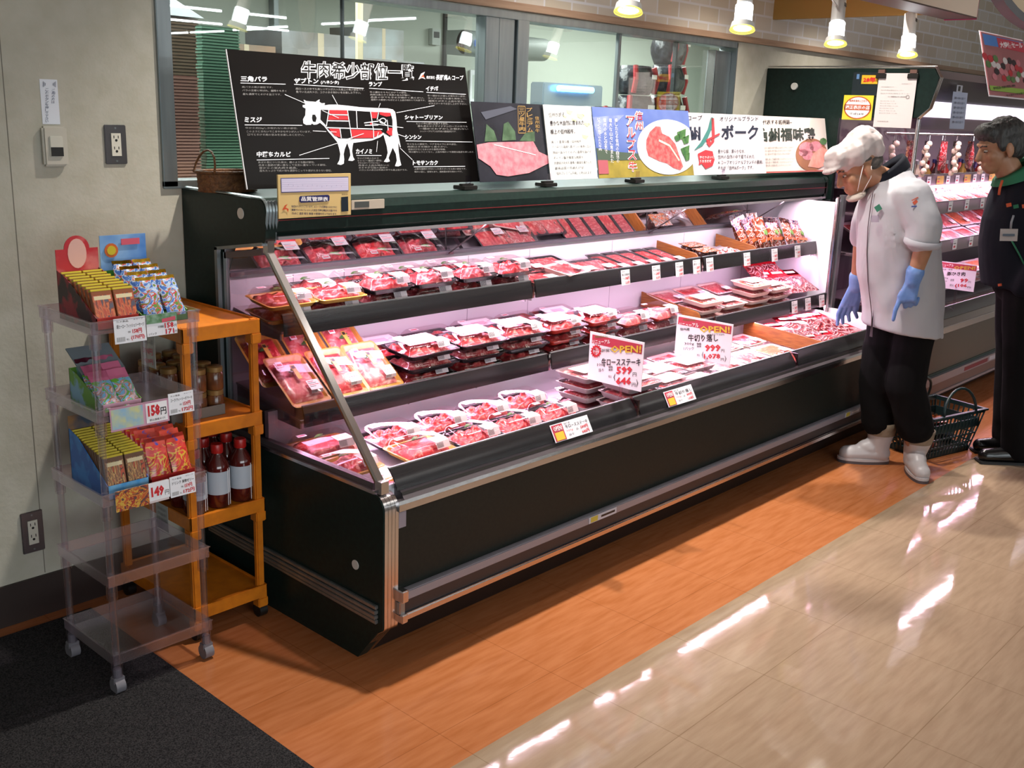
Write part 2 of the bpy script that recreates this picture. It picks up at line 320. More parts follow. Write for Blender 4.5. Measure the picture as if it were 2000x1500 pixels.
for a in (0.02, 4.34):
    for b in (0.03, 1.03): m = MB(); m.box(a, a+0.04, b, b+0.04, 0, 1.46, STEEL); m.build('leg', ks)
o = tag(MB().box(-0.018, 0.018, -0.01, 0.01, 0, 2.915, mat('strut_pale', 'b8ac90', 0.5)).build('perforated_strut'), 'pale perforated upright behind the kitchen glass', 'upright'); o.location = (1.97, 1.5, 0)
# kitchen ceiling tubes
for i, (x, y) in enumerate([(2.0, 1.9), (1.2, 3.2)]):
    q = thing('kitchen_tube_light', ['wide double tube light near the kitchen glass', 'tube light further back in the kitchen'][i], 'ceiling light', (x, y, 2.87)); inst(fixm, 'housing', q); inst(tbm, 'tube', q, (0, -0.03, 0)); inst(tbm, 'tube', q, (0, 0.03, 0))
# insect lamp (blue) and machine
BLUE = mat('blue_tube', '5ab4ff', 0.4, emit=11.0)
q = thing('insect_lamp', 'wall mounted insect lamp glowing blue in the kitchen', 'insect lamp', (4.42, 2.3, 1.74)); m = MB(); m.box(0, 0.74, 0, 0.14, -0.09, 0.10, mat('lamp_body', '8b9aa5', 0.3, 0.6)); m.build('housing', q, bevel=0.01)
m = MB(); m.cyl((0.14, -0.03, 0.06), (0.56, -0.03, 0.06), 0.024, BLUE); m.build('tube', q)
m = MB(); m.box(0.0, 0.1, 0.02, 0.12, -0.84, -0.09, STEEL); m.build('stand', q); m = MB(); m.box(-0.1, 0.84, -0.1, 0.24, -1.74, -0.84, STEEL); m.build('cabinet', q)
q = thing('air_conditioner', 'rounded grey air conditioner duct high on the kitchen wall', 'air conditioner', (6.0, 3.95, 2.13)); m = MB(); m.cyl((-0.56, 0.25, 0.1), (0.57, 0.25, 0.1), 0.11, mat('ac_grey', '8d948f', 0.5), n=24); m.box(-0.56, 0.57, 0.25, 0.5, -0.01, 0.21, mat('ac_grey', '8d948f')); m.build('casing', q, smooth=True)
m = MB(); m.box(-0.55, -0.28, 0.10, 0.12, 0.06, 0.12, mat('blue_screen', '3a6ce0', 0.4, emit=1.5)); m.build('display', q)
q = tag(MB().box(0, 0.5, 0, 0.02, 0, 0.35, PAPER).box(0.03, 0.47, -0.001, 0, 0.05, 0.3, mat('notice_grey', 'c9d0c8', 0.6)).build('wall_notice'), 'white paper notice on the kitchen wall', 'notice'); q.location = (6.5, 5.17, 1.68)
q = tag(MB().box(0, 0.12, 0, 0.05, 0, 0.16, mat('switch_grey', 'b5bab4', 0.5)).box(0.02, 0.1, -0.001, 0, 0.07, 0.13, BLACK).build('wall_phone'), 'small grey control box on the kitchen wall', 'control box'); q.location = (5.9, 5.14, 2.25)
# wrapped black bags with red piping on a ledge by the right window
def wrapped_bag(i, x, z, h, lab):
    r = thing('wrapped_bag', lab, 'bag', (x, 0.62, z), (0, 0, 0.1*i), 'black wrapped bags on the kitchen ledge')
    m = MB(); n = 12; rings = []
    for k in range(7):
        t = k/6; s = (0.75+0.25*math.sin(math.pi*min(1, t*1.1)))
        rings.append([((0.15*s+0.012*noise.noise(Vector((j, k, i*3))))*math.cos(j*2*math.pi/n), (0.11*s+0.012*noise.noise(Vector((j+9, k, i))))*math.sin(j*2*math.pi/n), t*h) for j in range(n)])
    m.loft(rings, mat('bag_black', '1d1e24', 0.3, col2='565963', nscale=18, bump=1.0, sharp=(0.5, 0.75))); m.build('bag', r, smooth='all')
    for sx in (-1, 1): m = MB(); m.tube([(0.14*sx, -0.06, 0.01), (0.150*sx, -0.075, h*0.5), (0.13*sx, -0.06, h*0.98)], 0.016, mat('piping_red', 'a8262e', 0.5)); m.build('red_strap', r)
    m = MB(); m.box(-0.03, 0.03, -0.125, -0.12, h*0.55, h*0.7, WHITE); m.build('tag', r)
for i, (x, z, h, lab) in enumerate([(3.31, 1.56, 0.17, 'black wrapped bag low on the ledge left of the pile'), (3.62, 1.56, 0.18, 'black wrapped bag with red straps at the bottom of the pile'), (3.30, 1.735, 0.16, 'black wrapped bag resting on the lower left bag'), (3.62, 1.745, 0.17, 'black wrapped bag in the middle of the right pile'), (3.62, 1.92, 0.19, 'black wrapped bag on top of the right pile'), (2.97, 1.56, 0.10, 'small black wrapped bag at the left end of the ledge')]): wrapped_bag(i, x, z, h, lab)
q = thing('kitchen_ledge', 'narrow steel ledge holding the black wrapped bags', 'ledge', (2.85, 0.48, 1.5)); m = MB(); m.box(0, 1.0, 0, 0.3, 0.03, 0.06, STEEL); m.build('board', q)
m = MB(); m.prism([(0.0, 0.03), (0.28, 0.03), (0.28, -0.1)], 0.02, 0.05, STEEL); m.build('bracket', q); m = MB(); m.box(0.9, 0.93, 0.0, 0.3, -1.5, 0.03, STEEL); m.build('post', q); m = MB(); m.box(0.05, 0.08, 0.27, 0.3, -1.5, 0.03, STEEL); m.build('post', q)

# ---- wall fittings
def outlet(x, z, w_, h, lab):
    r = thing('wall_outlet', lab, 'power outlet', (x, -0.001, z)); P = mat('steel_plate', '6e6b6c', 0.35, 0.9)
    MB().box(-w_/2, w_/2, -0.006, 0, -h/2, h/2, P).build('cover_plate', r, bevel=0.002)
    m = MB(); m.box(-w_*0.22, w_*0.22, -0.009, -0.006, -h*0.29, h*0.29, mat('outlet_ivory', 'cfcabb', 0.5))
    for s in (-1, 1):
        for dx in (-0.1, 0.1): m.box(w_*dx-0.0012, w_*dx+0.0012, -0.0095, -0.009, h*(0.14*s+0.02), h*(0.14*s+0.09), BLACK)
        m.cyl((0, -0.009, h*(0.14*s-0.03)), (0, -0.0095, h*(0.14*s-0.03)), 0.004, BLACK)
    m.build('socket_face', r)
    for s in (-1, 1): MB().cyl((0, -0.006, s*h*0.42), (0, -0.0075, s*h*0.42), 0.003, STEEL).build('screw', r)
outlet(-0.218, 1.475, 0.07, 0.118, 'steel power outlet high on the wall beside the window')
outlet(-0.568, 0.289, 0.068, 0.135, 'steel power outlet low on the wall behind the clear rack')
r = thing('call_button', 'white wall call button box with a dark push square', 'call button', (-0.411, -0.001, 1.47))
MB().box(-0.037, 0.037, -0.02, 0, -0.058, 0.058, mat('button_cream', 'b8b2a4', 0.5)).build('button_box', r, bevel=0.006)
MB().box(-0.02, 0.02, -0.025, -0.02, -0.03, 0.03, mat('button_cream2', 'c4c0b2', 0.4)).build('rocker', r, bevel=0.002)
MB().box(-0.018, 0.018, -0.027, -0.025, -0.028, -0.002, BLACK).build('push_square', r)
r = thing('wall_sticker', 'white vertical instruction sticker above the call button', 'sticker', (0, 0, 0))
pl = Plate([(307, 217), (443, 222), (480, 600), (330, 605)], 0.052, 0.127)
NAVY = mat('navy_print', '2c3150', 0.5)
pl.text('ご用の方は', 402, 428, 292, 415, NAVY, vert=True); pl.text('このボタンを押して下さい', 350, 378, 290, 590, NAVY, vert=True)
for k in range(3): pl.line((335+k*8, 235+k*6), (335+k*8, 280-k*6), NAVY, 0.0012); pl.line((430-k*9, 235+k*6), (430-k*9, 280-k*6), NAVY, 0.0012)
place_plate(r, pl, mat('sticker_white', 'd5d7de', 0.5), 0.0006, 'sheet'); frame_at(r, (-0.437, -0.0012, 1.533), (1, 0, 0), (0, 0, 1))
# ================================================================ REFRIGERATED CASES
RAILM = mat('rail_dark', '1c1b1e', 0.26, col2='242223', nscale=5, stretch=(0.6, 60, 60), spec=0.5)
LEDGE = mat('ledge_grey', '6a6266', 0.35, 0.5); BUMP = mat('bumper_grey', '8d8a93', 0.4, 0.3)
MIRROR = mat('mirror', 'eceff0', 0.03, 1.0); LT = mat('case_tube', 'fff2fa', 0.5, emit=5.0)
DOT = mat('white_plug', 'd0cec8', 0.5)
def ribs(mb, path, x0, x1, n, m, th=0.006):
    """ribbed metal strip following a path in the y-z plane"""
    w_ = (x1-x0)/n
    for k in range(n):
        a, b = x0+k*w_+0.0006, x0+(k+1)*w_-0.0006
        for i in range(len(path)-1):
            pass
        R = []
        for i, (y, z) in enumerate(path):
            p0 = Vector(path[max(i-1, 0)]); p1 = Vector(path[min(i+1, len(path)-1)]); t = (p1-p0).normalized(); nn = Vector((-t.y, t.x))
            o = Vector((y, z)); q = o+nn*th; q2 = o+nn*th*0.4
            R.append([(a, o.x, o.y), (b, o.x, o.y), (b, q2.x, q2.y), ((a+b)/2, q.x, q.y), (a, q2.x, q2.y)])
        mb.loft(R, m)
def arc(cy_, cz, r, a0, a1, n=6): return [(cy_+r*math.cos(math.radians(a0+(a1-a0)*i/n)), cz+r*math.sin(math.radians(a0+(a1-a0)*i/n))) for i in range(n+1)]

L = 3.66
case = thing('refrigerated_display_case', 'long low dark green refrigerated meat case with chrome trim and a mirror under its canopy', 'display case')
LOWER = [(-0.005, 0.0), (-0.905, 0.0), (-0.995, 0.115)] + arc(-0.985, 0.145, 0.035, 210, 180, 3) + [(-1.02, 0.48)] + arc(-0.975, 0.50, 0.045, 180, 100, 5) + [(-0.37, 0.548), (-0.19, 0.56), (-0.19, 1.165), (-0.44, 1.205)] + arc(-0.452, 1.225, 0.022, 240, 180, 3) + [(-0.474, 1.30)] + arc(-0.442, 1.303, 0.032, 180, 90, 4) + [(-0.005, 1.335)]
def end_panel(x0, x1): 
    m = MB(); m.prism(LOWER, x0, x1, DKGREEN); return m.build('end_panel', case)
end_panel(0.0, 0.036); end_panel(L-0.036, L)
m = MB(); m.cyl((-0.002, -0.345, 1.285), (0.0005, -0.345, 1.285), 0.017, DOT, n=20).build('plug', case)
m = MB(); m.cyl((-0.002, -0.895, 0.30), (0.0005, -0.895, 0.30), 0.015, DOT, n=20).build('plug', case)
m = MB()
front = [(-0.905, 0.004), (-0.992, 0.108)] + arc(-0.987, 0.142, 0.036, 205, 180, 3) + [(-1.023, 0.48)] + arc(-0.976, 0.50, 0.047, 180, 98, 6)
ribs(m, list(reversed(front)), 0.003, 0.056, 4, CHROME)
m.build('corner_trim', case, smooth=True)
m = MB(); ribs(m, list(reversed(front)), L-0.056, L-0.003, 4, CHROME); m.build('corner_trim', case, smooth=True)
m = MB(); top = [(-0.470, 1.212), (-0.478, 1.30)] + arc(-0.444, 1.304, 0.034, 180, 92, 5) + [(-0.02, 1.339)]
ribs(m, [(-0.460, 1.205)]+top[1:6], 0.0, 0.046, 4, STEEL); ribs(m, top[5:], 0.0, 0.012, 1, STEEL); m.build('canopy_trim', case, smooth=True)
m = MB(); m.box(-0.002, 0.014, -0.98, -0.20, 0.546, 0.556, CHROME).box(0.012, 0.034, -0.96, -0.22, 0.552, 0.572, LEDGE).box(-0.002, 0.012, -0.205, -0.19, 0.556, 1.165, STEEL).box(0.014, 0.026, -0.23, -0.215, 0.556, 1.15, STEEL)
m.prism([(-0.19, 1.165), (-0.455, 1.207), (-0.455, 1.197), (-0.19, 1.155)], -0.002, 0.012, STEEL); m.prism([(-0.22, 1.15), (-0.43, 1.185), (-0.43, 1.165), (-0.22, 1.13)], 0.014, 0.026, LEDGE); m.build('side_frame', case)
m = MB(); m.prism([(-0.23, 0.57), (-0.965, 0.568), (-0.45, 1.17), (-0.23, 1.14)], 0.019, 0.023, film('side_glass', 'dcd4d8', 0.22, 0.02)); m.build('side_glass', case)
m = MB()
def strut(x):
    p0, p1 = Vector((x, -0.452, 1.185)), Vector((x, -0.992, 0.562)); d = (p1-p0).normalized(); nn = Vector((0, d.z, -d.y))*0.009
    m.loft([[tuple(p+Vector((a, 0, 0))+nn*b) for a, b in ((-0.011, -1), (0.011, -1), (0.013, 0), (0.011, 1), (-0.011, 1), (-0.013, 0))] for p in (p0, p1)], CHROME)
    m.box(x-0.012, x+0.012, -0.470, -0.445, 1.175, 1.215, CHROME).box(x-0.014, x+0.014, -1.003, -0.975, 0.548, 0.585, CHROME)
strut(0.021); m.build('glass_strut', case)
m = MB(); ribs(m, [(-0.15, 0), (-0.97, 0)], 0, 1, 1, CHROME) if False else None
for k in range(4): m.prism([(-0.10, 0.166+k*0.0125), (-1.0, 0.147+k*0.0155), (-1.0, 0.160+k*0.0155), (-0.10, 0.177+k*0.0125)], -0.016+abs(k-1.5)*0.003, 0.0, STEEL)
m.build('side_bumper', case, bevel=0.002)
m = MB(); m.box(0.056, L-0.056, -1.015, -0.99, 0.21, 0.49, mat('front_panel_dark', '161a17', 0.5, col2='1b1f1b', nscale=80, spec=0.25)); m.build('front_panel', case)
m = MB(); m.prism([(-0.99, 0.125), (-0.905, 0.004), (-0.88, 0.004), (-0.96, 0.125)], 0.05, L-0.05, mat('kick_dark', '131112', 0.5)); m.build('kick_plate', case)
m = MB(); m.box(0.055, L-0.055, -1.042, -1.015, 0.212, 0.242, BUMP); m.box(0.055, L-0.055, -1.030, -1.01, 0.166, 0.212, mat('bumper_rubber', '2c2526', 0.45)); m.build('upper_bumper', case, bevel=0.003)
m = MB(); m.box(0.055, L-0.055, -1.042, -1.01, 0.146, 0.168, CHROME); m.build('lower_bumper', case, bevel=0.004)
m = MB(); m.box(0.052, 0.078, -1.047, -1.012, 0.208, 0.246, CHROME).box(0.052, 0.074, -1.036, -1.01, 0.166, 0.21, STEEL).box(0.052, 0.076, -1.047, -1.012, 0.142, 0.170, CHROME); m.build('bumper_end_cap', case, bevel=0.003)
m = MB(); m.box(0.052, L-0.052, -1.030, -1.0, 0.492, 0.512, CHROME); m.prism([(-1.030, 0.512), (-1.026, 0.522), (-1.01, 0.524), (-1.01, 0.512)], 0.052, L-0.052, CHROME); m.build('front_chrome_rail', case)
m = MB(); m.prism([(-1.026, 0.522), (-0.994, 0.560), (-0.975, 0.562), (-0.975, 0.50), (-1.02, 0.50)], 0.075, L-0.06, LEDGE); m.prism([(-1.017, 0.535), (-1.012, 0.542), (-1.010, 0.540), (-1.015, 0.533)], 0.075, L-0.06, BLACK); m.build('front_ledge', case)
MODS = [(0.062, 1.228), (1.250, 2.440), (2.462, 3.615)]
def rail(a, b, y0, z0, y1, z1, m_=RAILM, th=0.006, curve=0.004):
    m = MB(); n = 5; o = []; i_ = []
    for k in range(n+1):
        t = k/n; y = y0+(y1-y0)*t-curve*math.sin(math.pi*t); z = z0+(z1-z0)*t; o.append((y, z)); i_.append((y+th, z))
    m.prism(o+list(reversed(i_)), a, b, m_); m.box(a, b, y1-0.001, y1+th+0.001, z1-0.001, z1+0.003, STEEL)
    m.box(b+0.002, b+0.012, y0+0.002, y1+0.004, z0, z1, film('rail_joint', 'c8a8a8', 0.3, 0.1)); return m
for a, b in MODS:
    rail(a, b, -1.010, 0.550, -0.972, 0.607, curve=0.006).build('price_rail', case, smooth=True)
m = MB(); m.box(0.03, L-0.03, -1.0, -0.42, 0.47, 0.492, WPANEL); m.box(0.03, L-0.03, -0.98, -0.97, 0.49, 0.56, WPANEL); m.build('well_floor', case)
m = MB(); m.box(0.03, L-0.03, -0.42, -0.40, 0.492, 0.66, WPANEL)
for x in [0.63, 0.98, 1.55, 1.9, 2.3, 2.9, 3.1]: m.cyl((x, -0.4215, 0.582), (x, -0.42, 0.582), 0.006, BLACK, n=10)
m.build('well_back_panel', case)
m = MB(); m.box(0.03, L-0.03, -0.19, -0.16, 0.60, 1.2, WPANEL)
for x in (0.30, 0.52, 1.15, 1.52, 2.1, 2.7, 3.3): m.box(x, x+0.002, -0.1905, -0.19, 0.62, 1.05, mat('seam_grey', '77707c', 0.6))
m.build('back_panel', case)
m = MB(); m.prism([(-0.205, 1.078), (-0.275, 1.217), (-0.27, 1.219), (-0.20, 1.080)], 0.04, L-0.04, MIRROR); m.box(0.04, L-0.04, -0.212, -0.19, 1.068, 1.080, mat('mirror_edge', '77767c', 0.3, 0.6)); m.build('mirror', case)
m = MB(); m.prism([(-0.0, 1.222), (-0.455, 1.222), (-0.474, 1.24), (-0.474, 1.30), (-0.462, 1.325), (-0.44, 1.333), (0, 1.333)], 0.036, L-0.02, DKGREEN)
m.box(0.04, L-0.02, -0.4755, -0.473, 1.272, 1.2745, mat('red_line', '7a2226', 0.4)); m.build('canopy', case)
m = MB(); m.box(0.044, L-0.02, -0.476, -0.455, 1.2135, 1.224, mat('canopy_lip', 'c6c0c6', 0.25, 0.6)); m.build('canopy_lip', case)
for a, b in MODS: m = MB(); m.cyl((a+0.02, -0.400, 1.213), (b-0.02, -0.400, 1.213), 0.008, LT, n=8); m.build('fluorescent_tube', case)
for x in (1.02, 2.36, 3.30): m = MB(); m.cyl((x, -0.44, 1.222), (x, -0.212, 1.072), 0.003, mat('wire_dark', '3a3638', 0.4), n=6).box(x-0.014, x+0.014, -0.225, -0.205, 1.066, 1.082, CLEAR); m.build('mirror_stay', case)
def shelf(a, b, yf, zf, yb, zb):
    m = MB(); m.prism([(yf+0.006, zf), (yb, zb), (yb, zb+0.008), (yf+0.006, zf+0.008)], a, b, mat('shelf_grey', 'a8a2a6', 0.4)); m.build('shelf', case)
    for x in (a+0.004, b-0.010): m = MB(); m.prism([(yf+0.02, zf), (yb, zb), (yb, zb-0.06), (yf+0.02, zf-0.022)], x, x+0.006, mat('bracket_grey', '8c878c', 0.4)); m.build('shelf_bracket', case)
for a, b in MODS:
    shelf(a, b, -0.462, 0.915, -0.19, 0.955); rail(a, b, -0.474, 0.910, -0.462, 0.977).build('price_rail', case, smooth=True)
for k, (a, b) in enumerate(MODS):
    shelf(a, b, -0.560, 0.645, -0.19, 0.70); rail(a, b, -0.572, 0.636, -0.560, 0.702).build('price_rail', case, smooth=True)
m = MB(); m.cyl((L-0.06, -0.57, 0.60), (L-0.06, -0.57, 1.23), 0.012, CHROME).box(L-0.035, L+0.0, -0.59, -0.565, 0.6, 1.24, STEEL).box(L-0.05, L-0.03, -0.56, -0.19, 0.6, 1.2, WPANEL).box(L-0.05, L-0.03, -0.96, -0.19, 0.49, 0.62, WPANEL); m.build('right_end_post', case)
m = MB(); m.box(0.062, 0.090, -1.0165, -1.015, 0.435, 0.484, mat('plate_grey', '8d8590', 0.4)); m.build('nameplate', case)
# stickers on the bumper
for i, (x, lab) in enumerate([(0.93, 'small sticker on the bumper near the case middle'), (2.95, 'yellow and white sticker on the bumper beside the white boot')]):
    m = MB(); m.box(0, 0.16, -0.0008, 0, 0, 0.024, mat('sticker_grey', 'b0b2bd', 0.5)).box(0.01, 0.05, -0.0012, -0.0008, 0.002, 0.022, mat('sticker_yellow', 'b3a440', 0.5)).box(0.07, 0.15, -0.0012, -0.0008, 0.008, 0.016, BLACK if i == 0 else WHITE)
    q = m.build('bumper_sticker'); q.location = (x, -1.0428, 0.215); tag(q, lab, 'sticker')

# ---- the taller case beyond
T0, T1 = 3.70, 10.5
tall = thing('tall_refrigerated_case', 'tall multi deck refrigerated case beyond the long low one', 'display case')
TP = [(-0.005, 0.0), (-0.905, 0.0), (-0.995, 0.115), (-1.02, 0.145), (-1.02, 0.49), (-0.98, 0.545), (-0.47, 0.56), (-0.47, 1.645), (-0.90, 1.66), (-0.955, 1.71), (-0.975, 1.80), (-0.985, 1.86), (-0.955, 1.905), (-0.005, 1.905)]
m = MB(); m.prism(TP, T0+0.01, T0+0.045, DKGREEN); m.build('end_panel', tall)
m = MB(); ribs(m, [(-0.90, 1.655), (-0.957, 1.71), (-0.978, 1.80), (-0.992, 1.86), (-0.96, 1.912), (-0.01, 1.912)], T0+0.004, T0+0.045, 2, CHROME); m.cyl((T0+0.02, -0.905, 0.55), (T0+0.02, -0.905, 1.65), 0.011, CHROME); m.box(T0+0.01, T0+0.04, -0.98, -0.47, 0.545, 0.56, CHROME); m.build('end_trim', tall, smooth=True)
m = MB(); m.cyl((T0-0.001, -0.185, 1.808), (T0+0.011, -0.185, 1.808), 0.019, DOT, n=20); m.build('plug', tall)
m = MB(); m.box(T0+0.022, T0+0.026, -0.90, -0.47, 0.56, 1.65, film('side_glass2', 'e6dfe2', 0.15, 0.02)); m.build('side_glass', tall)
m = MB(); m.prism([(-0.0, 1.72), (-0.84, 1.72), (-0.93, 1.745), (-0.972, 1.86), (-0.945, 1.90), (0, 1.90)], T0+0.04, T1, mat('canopy_brown', '2b2426', 0.4)); m.build('canopy', tall)
m = MB(); m.prism([(-0.90, 1.665), (-0.945, 1.74), (-0.935, 1.745), (-0.88, 1.675)], T0+0.05, T1, mat('lit_fascia', 'f6ecff', 0.5, emit=1.3)); m.build('light_fascia', tall)
m = MB(); m.box(T0+0.04, T1, -0.89, -0.86, 1.60, 1.665, mat('air_lip', '6b5560', 0.3, 0.4)); m.build('air_lip', tall)
m = MB(); m.box(T0+0.04, T1, -0.22, -0.19, 0.55, 1.72, mat('tall_back', '7d6f78', 0.5)); m.build('back_panel', tall)
m = MB(); m.box(T0+0.04, T1, -1.0, -0.19, 0.47, 0.50, WPANEL); m.build('well_floor', tall)
m = MB(); m.box(T0+0.04, T1, -1.02, -0.99, 0.21, 0.49, mat('tall_front', '4b4a44', 0.45)); m.build('front_panel', tall)
m = MB(); m.box(T0+0.04, T1, -1.035, -1.0, 0.475, 0.515, CHROME).prism([(-1.035, 0.515), (-1.0, 0.55), (-0.99, 0.51)], T0+0.04, T1, CHROME); m.build('front_chrome_rail', tall, bevel=0.004)
m = MB(); m.box(T0+0.04, T1, -1.025, -1.0, 0.235, 0.25, mat('strip_green', '2b3f3c', 0.5)); m.box(T0+0.04, T1, -1.045, -1.0, 0.19, 0.235, BUMP).box(T0+0.04, T1, -1.035, -1.0, 0.125, 0.19, mat('bumper_brown', '6a5652', 0.5)).box(T0+0.04, T1, -1.042, -1.0, 0.115, 0.13, BUMP); m.build('bumper', tall)
m = MB(); m.prism([(-0.99, 0.115), (-0.905, 0.004), (-0.88, 0.004), (-0.96, 0.125)], T0+0.04, T1, mat('kick_dark2', '3c3030', 0.5)); m.build('kick_plate', tall)
TR = mat('tall_rail', '77666f', 0.3)
for (yf, zt) in ((-0.62, 1.33), (-0.80, 1.19), (-0.84, 0.965)):
    m = MB(); m.box(T0+0.06, T1, yf+0.006, -0.22, zt-0.065, zt-0.055, mat('shelf_grey', 'a8a2a6')); m.build('shelf', tall)
    rail(T0+0.06, T1, yf-0.008, zt-0.068, yf, zt, TR).build('price_rail', tall, smooth=True)
rail(T0+0.06, T1, -1.005, 0.55, -0.97, 0.607, RAILM).build('price_rail', tall, smooth=True)
m = MB(); m.cyl((T0+0.06, -0.72, 1.575), (T1, -0.72, 1.575), 0.007, CHROME); m.build('hanging_bar', tall)
m = MB(); m.box(T0+0.06, T1, -0.66, -0.62, 1.262-0.01, 1.266, mat('shelf_led', 'ffd8f0', 0.5, emit=3.0)); m.build('shelf_light', tall)
m = MB(); m.box(4.55, 4.95, -1.046, -1.045, 0.198, 0.222, mat('st_red', '6f2634', 0.5)).box(4.98, 5.3, -1.046, -1.045, 0.198, 0.225, mat('sticker_grey', 'b0b2bd')); tag(m.build('bumper_strip_sticker'), 'red and white strip sticker on the tall case bumper', 'sticker')
m = MB(); m.box(3.98, 4.06, -0.981, -0.98, 1.80, 1.835, mat('sticker_grey', 'b0b2bd')).box(4.0, 4.03, -0.982, -0.981, 1.805, 1.83, BLACK); tag(m.build('canopy_sticker'), 'tiny white barcode sticker on the tall case canopy', 'sticker')
r = thing('hanging_notice', 'small bluish paper notice on the lit canopy of the tall case', 'notice', (0, 0, 0)); pl = Plate(UNIT, 0.21, 0.19)
for k in range(6): pl.text('お客様へのお知らせとお願いです', 0.1, 0.85, 0.2+k*0.13, 0.07, NAVY)
place_plate(r, pl, mat('notice_blue', 'a9b3cc', 0.5), 0.001, 'sheet'); r.location = (3.93, -0.99, 1.61); r.rotation_euler = (math.radians(88), 0, 0)
# ================================================================ PACKED MEAT
def rrect(w_, d, r, z, n=4, sx=1.0, sy_=1.0):
    pts = []
    for cx, cy2, a0 in ((w_/2-r, d/2-r, 0), (-w_/2+r, d/2-r, 90), (-w_/2+r, -d/2+r, 180), (w_/2-r, -d/2+r, 270)):
        for i in range(n+1):
            a = math.radians(a0+90*i/n); pts.append(((cx+r*math.cos(a))*sx, (cy2+r*math.sin(a))*sy_, z))
    return pts
def meat_mat(name, c1, c2, c3, scale=45, stretch=None):
    m = mat(name, c1, 0.35, spec=0.6); nt = m.node_tree; b = nt.nodes['Principled BSDF']
    tc = nt.nodes.new('ShaderNodeTexCoord'); mp = nt.nodes.new('ShaderNodeMapping'); nt.links.new(tc.outputs['Object'], mp.inputs[0])
    if stretch: mp.inputs['Scale'].default_value = stretch
    n = nt.nodes.new('ShaderNodeTexNoise'); n.inputs['Scale'].default_value = scale; n.inputs['Detail'].default_value = 4; n.inputs['Distortion'].default_value = 1.2
    nt.links.new(mp.outputs[0], n.inputs['Vector'])
    r = nt.nodes.new('ShaderNodeValToRGB'); e = r.color_ramp.elements; e[0].position = 0.38; e[0].color = (*lin(c1), 1); e[1].position = 0.54; e[1].color = (*lin(c2), 1)
    q = e.new(0.64); q.color = (*lin(c3), 1)
    nt.links.new(n.outputs[0], r.inputs[0]); nt.links.new(r.outputs[0], b.inputs['Base Color'])
    bp = nt.nodes.new('ShaderNodeBump'); bp.inputs['Strength'].default_value = 0.5; bp.inputs['Distance'].default_value = 0.004; nt.links.new(n.outputs[0], bp.inputs['Height']); nt.links.new(bp.outputs[0], b.inputs['Normal'])
    return m
M_RED = meat_mat('meat_red', 'a8242c', 'c43c3e', 'dc8c80', 40)
M_DARK = meat_mat('meat_dark', '7e2028', 'a03038', 'c47a70', 50)
M_PINK = meat_mat('meat_pink', 'c25258', 'd47876', 'e6b4aa', 35)
M_MARB = meat_mat('meat_marbled', 'b83440', 'd06a68', 'ecc8bc', 60)
M_SLICE = meat_mat('meat_sliced', '9c2430', 'be4c50', 'e0a8a0', 30, (1, 5, 1))
M_SALM = meat_mat('meat_orange', 'd0603c', 'dd8258', 'e8a888', 25, (1, 4, 1))
T_BLACK = mat('tray_black', '17151a', 0.25); T_GOLD = mat('tray_gold', 'c79a4c', 0.3, col2='b58438', nscale=30); T_FOAM = mat('tray_foam', 'd9bfb4', 0.5); T_PAT = mat('tray_pattern', '8c2418', 0.3, col2='1c1a1e', nscale=16, sharp=(0.47, 0.53)); T_WHITE = mat('tray_white', 'd5cfd2', 0.4); T_GREY = mat('tray_grey', '8a7c80', 0.4)
LID = film('pack_lid', 'fdf6f8', 0.16, 0.045, 0.22); WRAP = film('pack_wrap', 'fbf4f6', 0.24, 0.12)
GREENL = mat('garnish_green', '2d5a24', 0.5, col2='467a34', nscale=60); LABR = mat('label_red_print', 'c4485a', 0.5); LABG = mat('label_grey_print', '6d6a70', 0.5); GOLDST = mat('gold_sticker', 'c8a14a', 0.35)
def m_tray(w_, d, h, m_, r=0.016, lip=0.006, depth=0.6):
    mb = MB(); rings = [rrect(w_*0.84, d*0.82, r, 0.0), rrect(w_-2*lip, d-2*lip, r, h*0.92), rrect(w_, d, r, h*0.95), rrect(w_, d, r, h), rrect(w_-2.4*lip, d-2.4*lip, r, h), rrect(w_*0.82, d*0.80, r, h*(1-depth))]
    mb.loft(rings, m_); return mb.mesh('tray', smooth=True)
def m_meat(w_, d, z, amp, m_, seed, kind='lump', nx=22, ny=16):
    mb = MB(); vs = []; fs = []
    for j in range(ny+1):
        for i in range(nx+1):
            u, v = i/nx, j/ny; x = (u-0.5)*w_; y = (v-0.5)*d; e = min(1, min(u, 1-u, v, 1-v)*6); p = Vector((x*30+seed*9, y*30, seed))
            if kind == 'lump': h = amp*(0.55+0.75*noise.noise(p)+0.35*noise.noise(p*2.3))
            elif kind == 'slice': h = amp*(0.5+0.5*((u*7+0.5*noise.noise(p*0.5)) % 1.0)+0.15*noise.noise(p*2))
            else: h = amp*(0.75+0.15*noise.noise(p*0.6))
            vs.append((x+0.002*noise.noise(p*3), y, z+max(0, h)*e**0.5))
    for j in range(ny):
        for i in range(nx): a = j*(nx+1)+i; fs.append((a, a+1, a+nx+2, a+nx+1))
    mb.add(vs, fs, m_); return mb.mesh('meat', smooth='all')
def m_dome(w_, d, z0, h, r=0.02):
    mb = MB(); rings = [rrect(w_, d, r, z0), rrect(w_*0.965, d*0.955, r, z0+0.003), rrect(w_*0.93, d*0.91, r, z0+h*0.5), rrect(w_*0.86, d*0.82, r, z0+h*0.93), rrect(w_*0.80, d*0.75, r, z0+h)]
    mb.loft(rings, LID, cap=False); n = len(rings[0]); mb.f.append(tuple(4*n+i for i in range(n))); mb.m.append(0); return mb.mesh('lid', smooth='all')
